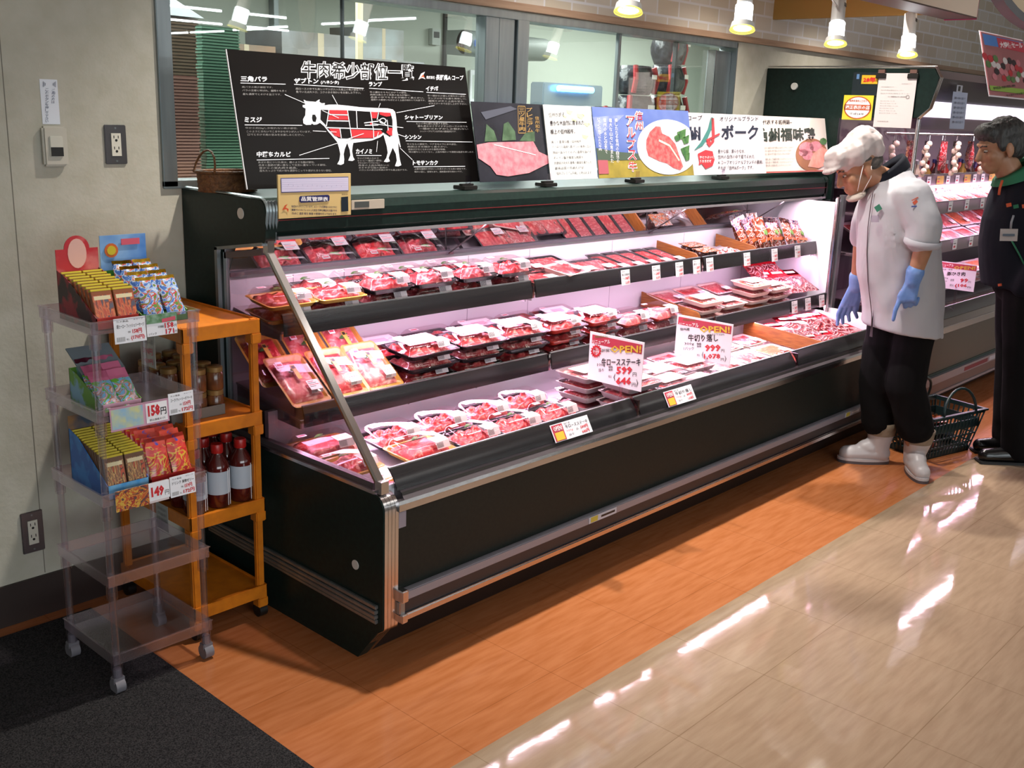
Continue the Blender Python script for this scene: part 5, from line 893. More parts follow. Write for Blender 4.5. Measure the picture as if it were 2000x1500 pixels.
# ---- poster on top of the tall case
r = thing('produce_poster', 'colourful poster of red and white produce above the tall case', 'poster'); pl = Plate([(1780, 255), (2250, 300), (2200, 740), (1672, 655)], 0.72, 0.35)
tri_poly(pl, [(1790, 265), (2240, 310), (2235, 370), (1780, 330)], mat('pp_sky', '4a7cc0', 0.5), 1); tri_poly(pl, [(1930, 285), (2240, 315), (2235, 380), (1925, 345)], mat('pp_red', 'c04050', 0.5), 2); pl.text('大特価セール', 1945, 2225, 350, 40, WHITE, 0.03, 3)
for k in range(26): disc(pl, 1745+(k*67) % 430, 400+(k*43) % 170+((k*67) % 430)*0.12, 28, 24, [mat('pp_berry', 'b8323c', 0.5), mat('pp_white', 'd8d0d0', 0.5), mat('pp_pink', 'c87a84', 0.5), mat('pp_green', '5a7a4a', 0.5), mat('pp_dark', '30262c', 0.5)][k % 5], 2+(k % 3), 9)
pl.poly([(1688, 590), (2215, 665), (2210, 710), (1682, 625)], mat('pp_lime', '8fb048', 0.5), 6); pl.text('産地直送の新鮮な野菜と果物', 1720, 2000, 625, 20, DK, 0.01, 7); pl.text('旬の味わいをお届けします', 1850, 2180, 690, 18, DK, 0.01, 7)
place_plate(r, pl, mat('pp_base', 'a86a6e', 0.4), 0.004, 'board'); MB().box(-0.008, 0.728, -0.008, 0.358, -0.006, -0.004, PAPER).build('white_border', r); frame_at(r, (4.39, -1.015, 1.80), (1, 0, 0), (0.50, 0.27, 0.9))
# ---- hanging ceiling signs
r = thing('ceiling_sign_panel', 'plain tan panel hanging from the ceiling over the tall case end', 'ceiling sign', (3.715, 0, 2.168)); MB().box(0, 0.03, -1.06, -0.001, 0, 0.6, mat('panel_tan', 'b08848', 0.6)).build('panel', r)
r = thing('ceiling_sign_box', 'cream ceiling sign box with a magenta end face', 'ceiling sign', (2.45, -1.25, 2.115)); MB().box(0, 0.93, 0, 0.15, 0, 0.6, mat('box_cream', 'dcc8b4', 0.6)).build('box', r); MB().box(0.93, 0.934, 0, 0.15, -0.01, 0.6, mat('box_magenta', 'a82456', 0.5)).build('end_face', r); MB().box(0.0, 0.93, 0, 0.15, -0.006, 0.0, mat('box_edge', '4a3028', 0.5)).build('bottom_edge', r)
r = thing('round_ceiling_sign', 'round cream hanging sign with a thick dark rim at the top right corner', 'ceiling sign', (2.02, -2.0, 2.20), (math.radians(90), 0, math.radians(-42))); MB().cyl((0, 0, -0.03), (0, 0, 0.03), 0.255, mat('round_cream', 'b8a082', 0.6), n=48).build('disc', r, smooth=True)
m = MB(); m.loft([[((0.255+dr)*math.cos(2*math.pi*k/48), (0.255+dr)*math.sin(2*math.pi*k/48), dz) for k in range(48)] for dr, dz in ((0, -0.034), (0.022, -0.034), (0.022, 0.034), (0, 0.034), (-0.003, 0.0), (0, -0.034))], mat('rim_dark', '2a1c18', 0.4), cap=False); m.build('rim', r, smooth=True); MB().cyl((0, 0.25, 0), (0, 0.72, 0), 0.004, STEEL).build('cable', r)
# ---- spotlights
LAMP = mat('lamp_glow', 'f4f8ff', 0.4, emit=9.0); LW = mat('lamp_white', 'c9c6c2', 0.4); LY = mat('lamp_rim', 'd8d060', 0.4, emit=1.2)
for i, x in enumerate((0.97, 1.66, 2.40, 3.13)):
    r = thing('hanging_spotlight', 'white spotlight above the case, '+ORD[i]+' from the left', 'spotlight', (x, -1.05, 1.935), (math.radians(-8), math.radians(14), 0), 'spotlights over the case')
    MB().lathe([(0.028, 0.085), (0.028, 0.19), (0.022, 0.195)], LW, n=20).build('lamp_body', r, smooth=True); MB().lathe([(0.029, 0.02), (0.032, 0.03), (0.032, 0.085), (0.028, 0.09)], LAMP, n=20).build('lamp_glass', r, smooth=True)
    MB().lathe([(0.044, 0.0), (0.040, 0.022), (0.028, 0.026)], LW, n=24, cap=False).build('shade', r, smooth=True); MB().lathe([(0.046, -0.004), (0.044, 0.002), (0.034, 0.002)], LY, n=24, cap=False).build('rim', r, smooth=True)
    MB().box(-0.008, 0.008, -0.0295, -0.028, 0.15, 0.165, BLACK).build('rating_mark', r)
    MB().tube([(0, 0, 0.19), (0.0, 0, 0.24), (-0.02, 0, 0.30), (0.0, 0, 0.80), (0.0, 0, 0.93)], 0.003, LW, 6).build('cord', r)
    if i == 2: MB().tube([(-0.02, 0, 0.15), (-0.07, 0, 0.16), (-0.075, 0, 0.20), (-0.04, 0, 0.21), (0, 0, 0.19)], 0.004, LW, 6).build('cable_loop', r)
    d = bpy.data.lights.new('spotlight_lamp', 'SPOT'); d.energy = 8; d.color = (1, 0.95, 0.86); d.shadow_soft_size = 0.03; d.spot_size = math.radians(110); d.spot_blend = 0.8; o = bpy.data.objects.new('spotlight_lamp', d); C.objects.link(o); o.parent = r; o.location = (0, 0, -0.012)
r = thing('lamp_mount', 'small round white detector beside the fourth spotlight', 'mount', (3.13, -1.05, 2.135)); MB().lathe([(0.05, 0), (0.058, 0.012), (0.058, 0.045), (0.03, 0.05)], LW, n=24).build('mount_body', r, smooth=True); MB().cyl((0.02, 0, 0.05), (0.02, 0, 0.765), 0.004, LW).build('rod', r)  # round white ceiling cap of the fourth spotlight, with its rod
# ================================================================ CLEAR RACK, ORANGE CART AND THEIR GOODS
CP = film('rack_plastic', 'f5f1f6', 0.55, 0.28); CG = mat('caster_grey', '6f6c72', 0.5)
rack = thing('clear_plastic_rack', 'clear plastic five tier rack on grey casters standing half on the carpet', 'rack', (0, 0, 0))
RX0, RX1, RY0, RY1 = -0.620, -0.313, -0.609, -0.305
def caster(parent, x, y, m_, r=0.022):
    m = MB(); m.cyl((x, y, 0.045), (x, y, 0.075), 0.012, m_).box(x-0.016, x+0.016, y-0.012, y+0.012, 0.03, 0.05, m_); c = m.build('caster', parent, bevel=0.002)
    m = MB(); m.cyl((x-0.014, y, r), (x+0.014, y, r), r, m_, n=18); w_ = m.build('wheel', c, smooth=True)
for x in (RX0+0.014, RX1-0.014):
    for y in (RY0+0.014, RY1-0.014):
        m = MB(); zs = [0.07, 0.125, 0.36, 0.595, 0.83, 1.058]
        for a, b in zip(zs[:-1], zs[1:]): m.cyl((x, y, a), (x, y, b), 0.010, CP, n=12)
        m.build('leg', rack, smooth=True); caster(rack, x, y, CG)
for zt in (1.062, 0.828, 0.594, 0.360, 0.125):
    m = MB(); h = 0.034; t = 0.003
    m.box(RX0+t, RX1-t, RY0+t, RY1-t, zt-h, zt-h+t, CP)
    m.box(RX0, RX1, RY0, RY0+t, zt-h, zt, CP).box(RX0, RX1, RY1-t, RY1, zt-h, zt, CP).box(RX0, RX0+t, RY0, RY1, zt-h, zt, CP).box(RX1-t, RX1, RY0, RY1, zt-h, zt, CP)
    m.box(RX0-0.003, RX1+0.003, RY0-0.003, RY0, zt-0.003, zt, CP).box(RX0-0.003, RX0, RY0, RY1, zt-0.003, zt, CP)
    for x in (RX0+0.014, RX1-0.014):
        for y in (RY0+0.014, RY1-0.014): m.cyl((x, y, zt-0.075), (x, y, zt-0.034), 0.0150, CP, n=14, cap=False)
    m.build('tray', rack)
OR = mat('cart_orange', 'cc7614', 0.42, col2='bc6a12', nscale=30)
cart = thing('orange_cart', 'orange plastic four tier cart wheeled between the clear rack and the meat case', 'cart')
CX0, CX1, CY0, CY1 = -0.305, -0.040, -0.497, -0.035
for x in (CX0+0.018, CX1-0.018):
    for y in (CY0+0.018, CY1-0.018):
        m = MB(); m.box(x-0.013, x+0.013, y-0.010, y+0.010, 0.075, 0.985, OR); m.build('leg', cart, bevel=0.004); caster(cart, x, y, BLACK)
for zt in (0.985, 0.695, 0.408, 0.112):
    m = MB(); h = 0.042
    m.box(CX0+0.004, CX1-0.004, CY0+0.004, CY1-0.004, zt-0.014, zt-0.006, OR).box(CX0, CX1, CY0, CY0+0.006, zt-h, zt, OR).box(CX0, CX1, CY1-0.006, CY1, zt-h, zt, OR).box(CX0, CX0+0.006, CY0, CY1, zt-h, zt, OR).box(CX1-0.006, CX1, CY0, CY1, zt-h, zt, OR)
    m.build('shelf', cart, bevel=0.0015)
    for x, s in ((CX0, 1), (CX1, -1)): m = MB(); m.box(min(x, x+s*0.036), max(x, x+s*0.036), CY0-0.002, CY0+0.034, zt-0.075, zt-h, OR); m.build('corner_socket', cart, bevel=0.003)
def parcel(name, label, cat, grp, parts, loc, rot): 
    r = thing(name, label, cat, loc, tuple(math.radians(a) for a in rot), grp)
    for nm, me in parts: inst(me, nm, r)
    return r
def printed(name, cols, sc_=60): return voro_mat(name, cols, sc_, 0.3)
# packet meshes (front face looks toward -y)
def packet(w_, t, h, body, top, front):
    a = MB().box(-w_/2, w_/2, -t/2, t/2, 0, h*0.93, body).mesh('packet_body', bevel=0.001); b = MB().box(-w_/2, w_/2, -t/2, t/2, h*0.93, h, top).mesh('top_flap', bevel=0.001)
    c = MB().box(-w_*0.46, w_*0.46, -t/2-0.0004, -t/2, h*0.06, h*0.80, front).box(-w_*0.4, w_*0.4, -t/2-0.0007, -t/2-0.0004, h*0.66, h*0.78, mat('print_cream', 'd8c8a0', 0.5)).mesh('printed_front'); return [('packet_body', a), ('top_flap', b), ('printed_front', c)]
YT = mat('flap_yellow', 'c8b22a', 0.4); P1 = packet(0.056, 0.013, 0.085, mat('packet_orange', '8a4a24', 0.4), YT, printed('pk_red', ['b04028', 'c8683a', '7a3428', '4a4858'])); P2 = packet(0.056, 0.010, 0.088, mat('packet_brown', '6a4a34', 0.4), YT, printed('pk_brown', ['8a6048', 'c89a60', '584038', 'b8543a']))
def dbox(name, label, x0, x1, y0, y1, z, hf, hb, cols, front_c, side_c, header=None, backh=0.0):
    r = thing(name, label, 'display box', (x0, y0, z)); w_, d = x1-x0, y1-y0; F = mat(name+'_front'+front_c, front_c, 0.4, col2=cols[0], nscale=30); S_ = mat(name+'_side'+side_c, side_c, 0.45, col2=cols[1], nscale=18, sharp=(0.45, 0.55)); t = 0.002
    m = MB(); m.box(0, w_, 0, d, 0, t, S_); m.build('base', r)
    m = MB(); m.box(0, w_, 0, t, 0, hf, F); m.build('front_panel', r)
    m = MB(); m.prism([(0, 0), (d, 0), (d, hb), (d*0.75, hb*0.9), (0, hf)], 0, t, S_); m.build('side_panel', r); m = MB(); m.prism([(0, 0), (d, 0), (d, hb), (d*0.75, hb*0.9), (0, hf)], w_-t, w_, S_); m.build('side_panel', r)
    m = MB(); hbk = hb+backh
    if header == 'arch':
        top = [(w_, hbk*0.86)]+[(w_/2+w_*0.30*math.cos(a), hbk*0.86+w_*0.30*math.sin(a)) for a in [math.pi*k/14 for k in range(15)]]+[(0, hbk*0.86)]; m.prism([(0, 0), (w_, 0)]+top, d-t, d, mat('hdr_red', 'b82a34', 0.4, col2='cf6a68', nscale=14, sharp=(0.45, 0.6)), axis='y')
        m.build('header_board', r); m = MB(); m.prism([(w_/2+w_*0.22*math.cos(a), hbk*0.80+w_*0.34*math.sin(a)) for a in [math.pi*k/10 for k in range(20)]], d-t-0.001, d-t, mat('hdr_glow', 'dcaaa0', 0.5), axis='y'); m.prism([(w_*0.1, hbk*0.30), (w_*0.9, hbk*0.30), (w_*0.9, hbk*0.44), (w_*0.1, hbk*0.44)], d-t-0.0012, d-t, mat('hdr_darkband', '4a1a20', 0.4), axis='y'); m.build('header_print', r)
    elif header: m.box(0, w_, d-t, d, 0, hbk, header); m.build('header_board', r)
    else: m.box(0, w_, d-t, d, 0, hbk, S_); m.build('back_panel', r)
    return r
Z1 = 1.0315; Z2 = 0.7975; Z3 = 0.5635
dbox('snack_box', 'red candy display box with an arched header on the top tier', -0.590, -0.472, -0.578, -0.365, Z1, 0.032, 0.13, ['c84a3a', '3a2022'], 'b3202a', 'a02430', 'arch', 0.085)
for c in range(2):
    for k in range(8): parcel('snack_packet', ORD[k]+' packet from the front, '+['left', 'right'][c]+' column of the red display box', 'snack packet', 'packets in the red display box', P1, (-0.559+0.060*c, -0.566+0.023*k, Z1+0.020+0.0035*k), (-18, 0, 0))
dbox('snack_box', 'green and blue sausage display box with a sky blue header on the top tier', -0.466, -0.330, -0.578, -0.365, Z1, 0.028, 0.10, ['4a9a3a', '7a9a40'], '3f8a34', '5a8a3c', mat('hdr_blue', '3f78c0', 0.4, col2='8ab0d8', nscale=10), 0.115)
m = MB(); m.box(-0.462, -0.326, -0.370, -0.3695, 1.120, 1.150, mat('hdr_green', '4a8a34', 0.4, col2='2e6a2c', nscale=40)); m.lathe([(0.018, 0), (0.018, 0.001)], YT, c=(0, 0, 0)); m.v = m.v[:]; 
m = MB(); m.box(-0.462, -0.326, -0.3705, -0.3697, 1.115, 1.150, mat('hdr_green', '4a8a34')); m.cyl((-0.435, -0.3705, 1.205), (-0.435, -0.3697, 1.205), 0.020, mat('hdr_orange', 'c8622a', 0.4)).cyl((-0.435, -0.3715, 1.205), (-0.435, -0.3705, 1.205), 0.013, YT).box(-0.40, -0.335, -0.3705, -0.3697, 1.162, 1.172, mat('hdr_pink', 'd0586a', 0.4)).box(-0.405, -0.350, -0.3705, -0.3697, 1.218, 1.235, mat('hdr_pink', 'd0586a'))
q = m.build('header_print'); q.parent = bpy.data.objects['snack_box.001']; q.matrix_parent_inverse = Matrix.Translation((0.466, 0.578, -Z1))
foil = mat('foil_gold', 'c8a030', 0.25, 0.8); sm = [bag_mesh(0.055, 0.115, 0.012, 20+i, printed('sausage_blue', ['3a66b0', 'a8c0d8', 'c03838', '4a8a3a'], 40), foil, 0.16) for i in range(2)]
for c in range(2):
    for k in range(4): r = thing('sausage_pouch', ORD[k]+' foil topped pouch from the front, '+['left', 'right'][c]+' column, blue header box', 'snack pouch', (-0.428+0.062*c, -0.556+0.042*k, Z1+0.068+0.010*k), (math.radians(62), 0, math.radians(-6+8*c)), 'pouches in the green display box'); inst(sm[k % 2], 'pouch_body', r)
dbox('snack_box', 'pale pink and green open display box on the second tier', -0.590, -0.478, -0.578, -0.395, Z2, 0.034, 0.10, ['d8a8b8', '6aa03c'], 'cf9ab0', '88b4cc', None, 0.0)
m = MB(); m.prism([(0.0, 0.0), (0.09, 0.055), (0.088, 0.058), (-0.003, 0.003)], 0, 0.122, mat('lid_grey', '6f7a80', 0.5)); o = m.build('open_lid'); o.parent = bpy.data.objects['snack_box.002']; o.location = (0, 0.19-0.085, 0.095)
pkm = [bag_mesh(0.055, 0.125, 0.010, 30+i, printed('pouch_pinkgreen', ['6aa83c', '7ab0d8', 'c07a4a', 'd8c0c8'], 34), mat('pouch_pinktop', 'c86a8a', 0.3), 0.25) for i in range(2)]
for c in range(2):
    for k in range(3): r = thing('candy_pouch', ORD[k]+' pink topped candy pouch from the front, '+['left', 'right'][c]+' column, second tier', 'snack pouch', (-0.560+0.054*c, -0.540+0.034*k, Z2+0.060+0.012*k), (math.radians(48), 0, math.radians(4)), 'pouches on the second tier'); inst(pkm[k % 2], 'pouch_body', r)
dbox('snack_box', 'bright blue candy display box on the third tier', -0.590, -0.470, -0.578, -0.365, Z3, 0.040, 0.155, ['8ac0e0', '2a68b8'], '4a9ad8', '3c84cc', mat('hdr_dark', '3a4a5a', 0.4, col2='a8763a', nscale=16), 0.035)
for c in range(2):
    for k in range(13): parcel('snack_packet', ORD[k]+' yellow topped packet from the front, '+['left', 'right'][c]+' column of the blue box', 'snack packet', 'packets in the blue display box', P2, (-0.558+0.060*c, -0.566+0.0146*k, Z3+0.030+0.0028*k), (-12, 0, 0))
rb = [bag_mesh(0.060, 0.135, 0.014, 40+i, printed('bag_redyellow', ['b82420', 'c83428', 'c8a030', 'a01c1c'], 30), mat('bag_topred', 'c8402c', 0.35, col2='3a48a0', nscale=30, sharp=(0.55, 0.6)), 0.22) for i in range(2)]
r = thing('snack_box', 'low red tray holding the red bags on the third tier', 'display box', (-0.462, -0.578, Z3)); MB().box(0, 0.132, 0, 0.22, 0, 0.002, mat('redtray', 'a82420', 0.4)).box(0, 0.132, 0, 0.002, 0, 0.035, mat('redtray', 'a82420')).build('base', r)
for c in range(2):
    for k in range(7): q = thing('red_snack_bag', ORD[k]+' red and yellow snack bag from the front, '+['left', 'right'][c]+' column, third tier', 'snack bag', (-0.428+0.064*c, -0.555+0.027*k, Z3+0.070+0.006*k), (math.radians(70), 0, math.radians(-5+9*c)), 'red bags on the third tier'); inst(rb[k % 2], 'bag', q)
# tags on the rack
def rtag(lab, x, z, w_, h, fn, base=None):
    r = thing('rack_price_tag', lab, 'price tag'); pl = Plate(UNIT, w_, h); fn(pl); place_plate(r, pl, base or PAPER, 0.0008, 'card'); frame_at(r, (x, RY0-0.006, z), (1, 0, 0), (0, 0.05, 1))
def std(t, a, b):
    def fn(p):
        p.text('カメ食品', 0.08, 0.45, 0.16, 0.08, DK); p.text('Aコープ', 0.62, 0.92, 0.12, 0.06, NAVY); p.text(t, 0.08, 0.94, 0.40, 0.16, DK, 0.01); p.text('本体', 0.42, 0.5, 0.62, 0.1, DK); p.text(a, 0.56, 0.86, 0.66, 0.2, RED, 0.03); p.text(b, 0.50, 0.94, 0.92, 0.2, RED, 0.03); p.text('税込', 0.36, 0.44, 0.9, 0.08, DK)
        for k in range(9): p.poly([(0.06+k*0.03, 0.74), (0.075+k*0.03, 0.74), (0.075+k*0.03, 0.92), (0.06+k*0.03, 0.92)], GG, 1)
    return fn
rtag('white price card reading 158 and 170 on the top tier', -0.562, 0.998, 0.088, 0.066, std('超ヒーロー フィッシュソーセージ', '158円', '(170円)'))
def ptag(p):
    p.poly([(0, 0), (1, 0), (1, 0.42), (0, 0.42)], mat('tag_green', '4a7a4a', 0.5, col2='8aa890', nscale=60), 1); p.poly([(0.5, 0.25), (0.95, 0.18), (0.95, 0.36), (0.5, 0.42)], mat('hdr_pink', 'd0586a'), 2); p.text('本体価格', 0.35, 0.55, 0.66, 0.12, DK); p.text('158', 0.58, 0.88, 0.70, 0.26, RED, 0.03); p.text('円', 0.9, 0.98, 0.70, 0.14, DK); p.text('1パック', 0.05, 0.3, 0.95, 0.12, DK); p.text('171', 0.6, 0.88, 0.98, 0.24, RED, 0.03); p.text('円', 0.9, 0.98, 0.98, 0.14, DK)
rtag('green and white price card reading 158 and 171 on the top tier', -0.472, 1.006, 0.088, 0.058, ptag)
def wide(p):
    p.poly([(0.02, 0.08), (0.55, 0.08), (0.55, 0.92), (0.02, 0.92)], mat('tag_sky', '8fb4cc', 0.5, col2='c8c890', nscale=30), 1); p.poly([(0.60, 0.08), (0.97, 0.08), (0.97, 0.92), (0.60, 0.92)], WHITE, 1); p.text('158', 0.63, 0.84, 0.66, 0.5, RED, 0.05); p.text('円', 0.85, 0.95, 0.66, 0.32, DK, 0.02); p.text('税込価格￥171', 0.65, 0.92, 0.86, 0.1, DK, 0.01)
rtag('wide pink card with a large red 158 on the second tier', -0.588, 0.765, 0.168, 0.064, wide, mat('tag_pink', 'cf9ab0', 0.5))
rtag('white price card reading 159 and 172 on the second tier', -0.420, 0.779, 0.076, 0.060, std('コーラ ティーソーダ ケーキ', '159円', '172円'))
def orange(p): p.poly([(0.0, 0), (0.62, 0), (0.62, 1), (0.0, 1)], printed('tag_mix', ['b8542a', 'c8a040', 'a03028', '4a4040'], 40), 1)
rtag('orange and red printed card on the third tier', -0.588, 0.540, 0.155, 0.058, orange, mat('tag_pink2', 'd8c8c8', 0.5))
def p149(p): p.text('149', 0.1, 0.72, 0.80, 0.6, RED, 0.05); p.text('円', 0.76, 0.95, 0.82, 0.28, DK)
rtag('small white card with a red 149 on the third tier', -0.492, 0.546, 0.062, 0.050, p149)
rtag('white price card reading 159 and 172 on the third tier', -0.428, 0.540, 0.078, 0.060, std('ドリンク 果物ゼリー', '159円', '172円'))
# cart goods
jb = MB().lathe([(0.024, 0), (0.026, 0.004), (0.026, 0.050), (0.022, 0.056)], mat('jar_brown', '5a3420', 0.2, col2='7a4a28', nscale=30), n=16).mesh('jar_body', smooth=True); jl = MB().lathe([(0.025, 0.056), (0.025, 0.070), (0.022, 0.072)], mat('jar_lid', '8a6a3c', 0.35, 0.3), n=16).mesh('lid', smooth=True)
n_ = 0
for c in range(3):
    for k in range(5):
        for s in range(2 if (c+k) % 4 else 1):
            r = thing('jar', f'{["front","second","third","fourth","rear"][k]} row {["left","middle","right"][c]} brown jar, {["bottom","upper"][s]} layer on the cart', 'jar', (-0.262+0.058*c, -0.40+0.065*k, 0.692+0.0725*s), (0, 0, 0), 'brown jars on the cart second shelf'); inst(jb, 'jar_body', r); inst(jl, 'lid', r)
m = MB(); m.box(-0.296, -0.135, -0.435, -0.432, 0.690, 0.722, mat('tray_edge_grey', '6a6660', 0.5)).box(-0.296, -0.315, -0.435, -0.10, 0.690, 0.722, mat('tray_edge_grey', '6a6660')); tag(m.build('jar_tray'), 'shallow grey tray edge around the brown jars', 'tray')
bb_ = MB().lathe([(0.032, 0), (0.035, 0.004), (0.036, 0.05), (0.036, 0.125), (0.034, 0.138), (0.017, 0.165), (0.015, 0.175)], mat('drink_red', '5a1814', 0.12, col2='3a1410', nscale=12, spec=0.8), n=20).mesh('bottle_body', smooth=True); bc = MB().lathe([(0.018, 0.172), (0.019, 0.176), (0.019, 0.195), (0.017, 0.2)], mat('cap_red', 'a81c18', 0.35), n=20).mesh('cap', smooth=True)
lb = MB().lathe([(0.0366, 0.045), (0.0366, 0.118)], mat('label_pale', 'b4bcc6', 0.5), n=20, cap=False); lb2 = lb.mesh('bottle_label', smooth=True); lbs = MB()
for a in (0.9, 1.2): lbs.box(0.0368*math.cos(-a)-0.0008, 0.0368*math.cos(-a)+0.0008, 0.0368*math.sin(-a)-0.001, 0.0368*math.sin(-a), 0.006, 0.125, WHITE)
lbsm = lbs.mesh('white_stripe')
for k, y in enumerate((-0.440, -0.362, -0.284)):
    for c, x in enumerate((-0.252, -0.172, -0.090)):
        r = thing('drink_bottle', f'{["front","middle","rear"][k]} row {["left","centre","right"][c]} red capped drink bottle on the orange cart', 'bottle', (x, y, 0.4025), (0, 0, 0), 'red capped bottles on the cart'); inst(bb_, 'bottle_body', r); inst(bc, 'cap', r); inst(lb2, 'bottle_label', r); inst(lbsm, 'white_stripe', r)
r = thing('jar', 'small dark jar with a silver lid on the cart top', 'jar', (-0.13, -0.06, 0.9795)); MB().lathe([(0.026, 0), (0.028, 0.06)], mat('jar_dark', '1c1a1a', 0.2)).build('jar_body', r, smooth=True); MB().lathe([(0.029, 0.06), (0.029, 0.075), (0.027, 0.077)], mat('lid_silver', 'b8b8b4', 0.3, 0.6)).build('lid', r, smooth=True)
r = thing('cart_price_tag', 'grey printed tag hanging on the left edge of the cart shelf', 'price tag'); pl = Plate(UNIT, 0.07, 0.085); 
for k in range(4): pl.text('お買い得品 飲料', 0.1, 0.9, 0.25+k*0.2, 0.12, GG)
place_plate(r, pl, mat('tag_grey', 'a8a8a4', 0.5), 0.001, 'card'); frame_at(r, (CX0-0.002, -0.30, 0.325), (0, -1, 0), (0, 0, 1))
r = thing('cart_price_card', 'pale card with pink print hanging under the cart top', 'price tag'); pl = Plate(UNIT, 0.085, 0.10); pl.text('お買い得', 0.12, 0.9, 0.3, 0.16, GG); pl.text('398円', 0.2, 0.85, 0.62, 0.2, mat('hdr_pink', 'd0586a'), 0.02); pl.text('429円', 0.25, 0.85, 0.9, 0.16, mat('hdr_pink', 'd0586a'), 0.02)
place_plate(r, pl, mat('tag_pale', 'b8b4ac', 0.5), 0.001, 'card'); frame_at(r, (CX0-0.002, -0.26, 0.840), (0, -1, 0), (0, 0, 1))
# ---- wicker basket on the case
WK = mat('wicker', '7a4e28', 0.7, col2='5a361a', nscale=90, bump=0.8)
r = thing('wicker_basket', 'brown wicker basket with a hooped handle on the left end of the case', 'basket', (0.075, -0.16, 1.336)); m = MB()
rings = []
for k in range(9): s = 1+0.012*k/2; rings.append([((0.10*s+0.002*math.sin(j*9+k*3))*math.cos(2*math.pi*j/28), (0.065*s+0.002*math.sin(j*9+k*3))*math.sin(2*math.pi*j/28), 0.0075*k) for j in range(28)])
for k in range(8, 0, -1): s = 1+0.012*k/2-0.05; rings.append([(0.10*s*math.cos(2*math.pi*j/28), 0.065*s*math.sin(2*math.pi*j/28), 0.0075*k) for j in range(28)])
m.loft(rings, WK); m.build('basket_body', r, smooth='all'); MB().tube([(0.106*math.cos(2*math.pi*j/24), 0.07*math.sin(2*math.pi*j/24), 0.062) for j in range(25)], 0.005, WK).build('rim', r, smooth='all'); MB().tube([(-0.095, 0.0, 0.055)]+[(-0.085+0.035*math.sin(math.pi*k/8)*0.5, 0.06*math.cos(math.pi*k/8), 0.06+0.07*math.sin(math.pi*k/8)) for k in range(9)], 0.0035, WK).build('handle', r, smooth='all')
# ---- shopping basket on the floor behind the worker
BK = mat('basket_green', '1c2e30', 0.4)
r = thing('shopping_basket', 'dark green plastic shopping basket on the floor behind the white boots', 'shopping basket', (3.47, -1.285, 0.0), (0, 0, math.radians(-14))); W0, D0, W1, D1, HB = 0.175, 0.105, 0.215, 0.145, 0.225
m = MB(); m.box(-W0, W0, -D0, D0, 0.0, 0.006, BK)
for s in (-1, 1):
    for k in range(15):
        t = -1+2*k/14; m.loft([[(W0*t-0.0035, s*D0, 0), (W0*t+0.0035, s*D0, 0), (W0*t+0.0035, s*D0-s*0.004, 0), (W0*t-0.0035, s*D0-s*0.004, 0)], [(W1*t-0.0035, s*D1, HB), (W1*t+0.0035, s*D1, HB), (W1*t+0.0035, s*D1-s*0.004, HB), (W1*t-0.0035, s*D1-s*0.004, HB)]], BK)
    for k in range(11):
        t = -1+2*k/10; m.loft([[(s*W0, D0*t-0.0035, 0), (s*W0, D0*t+0.0035, 0), (s*W0-s*0.004, D0*t+0.0035, 0), (s*W0-s*0.004, D0*t-0.0035, 0)], [(s*W1, D1*t-0.0035, HB), (s*W1, D1*t+0.0035, HB), (s*W1-s*0.004, D1*t+0.0035, HB), (s*W1-s*0.004, D1*t-0.0035, HB)]], BK)
for f, hh in ((0.0, 0.03), (0.22, 0.008), (0.42, 0.008), (0.60, 0.045), (0.93, 0.022)):
    z0 = HB*f; a, b = W0+(W1-W0)*f, D0+(D1-D0)*f; m.box(-a, a, -b, -b+0.004, z0, z0+hh, BK).box(-a, a, b-0.004, b, z0, z0+hh, BK).box(-a, -a+0.004, -b, b, z0, z0+hh, BK).box(a-0.004, a, -b, b, z0, z0+hh, BK)
m.build('basket_body', r)
m = MB(); m.box(-W1-0.012, W1+0.012, -D1-0.012, -D1+0.006, HB-0.004, HB+0.006, BK).box(-W1-0.012, W1+0.012, D1-0.006, D1+0.012, HB-0.004, HB+0.006, BK).box(-W1-0.012, -W1+0.006, -D1, D1, HB-0.004, HB+0.006, BK).box(W1-0.006, W1+0.012, -D1, D1, HB-0.004, HB+0.006, BK); m.build('rim', r, bevel=0.002)
for s, t in ((1, 0.55), (-1, 0.2)):
    m = MB(); pts = [(W1*0.62, s*D1, HB)]+[(W1*0.62*math.cos(a)*1.0, s*(D1-0.10*math.sin(a)*t), HB+0.145*math.sin(a)*(0.95 if s > 0 else 0.9)) for a in [math.pi*k/12 for k in range(1, 12)]]+[(-W1*0.62, s*D1, HB)]; m.tube(pts, 0.007, BK); m.build('handle', r, smooth='all')
for i, (x, y, c) in enumerate([(-0.08, 0.02, '6a2a20'), (0.05, -0.03, '20242c'), (0.12, 0.05, '7a3a1c')]):
    o = bpy.data.objects.new('groceries', bag_mesh(0.16, 0.16, 0.09, 50+i, mat('groc_%d' % i, c, 0.15, col2='8a8688', nscale=14, sharp=(0.6, 0.7)), mat('groc_%d' % i, c))); C.objects.link(o); o.scale = (0.8, 0.8, 0.8); o.location = (3.47+x, -1.285+y*0.6, 0.055+0.03*i); o.rotation_euler = (0.2, 0.1*i, i); tag(o, ['brown wrapped packet in the shopping basket', 'black wrapped packet in the shopping basket', 'orange brown packet in the shopping basket'][i], 'package')
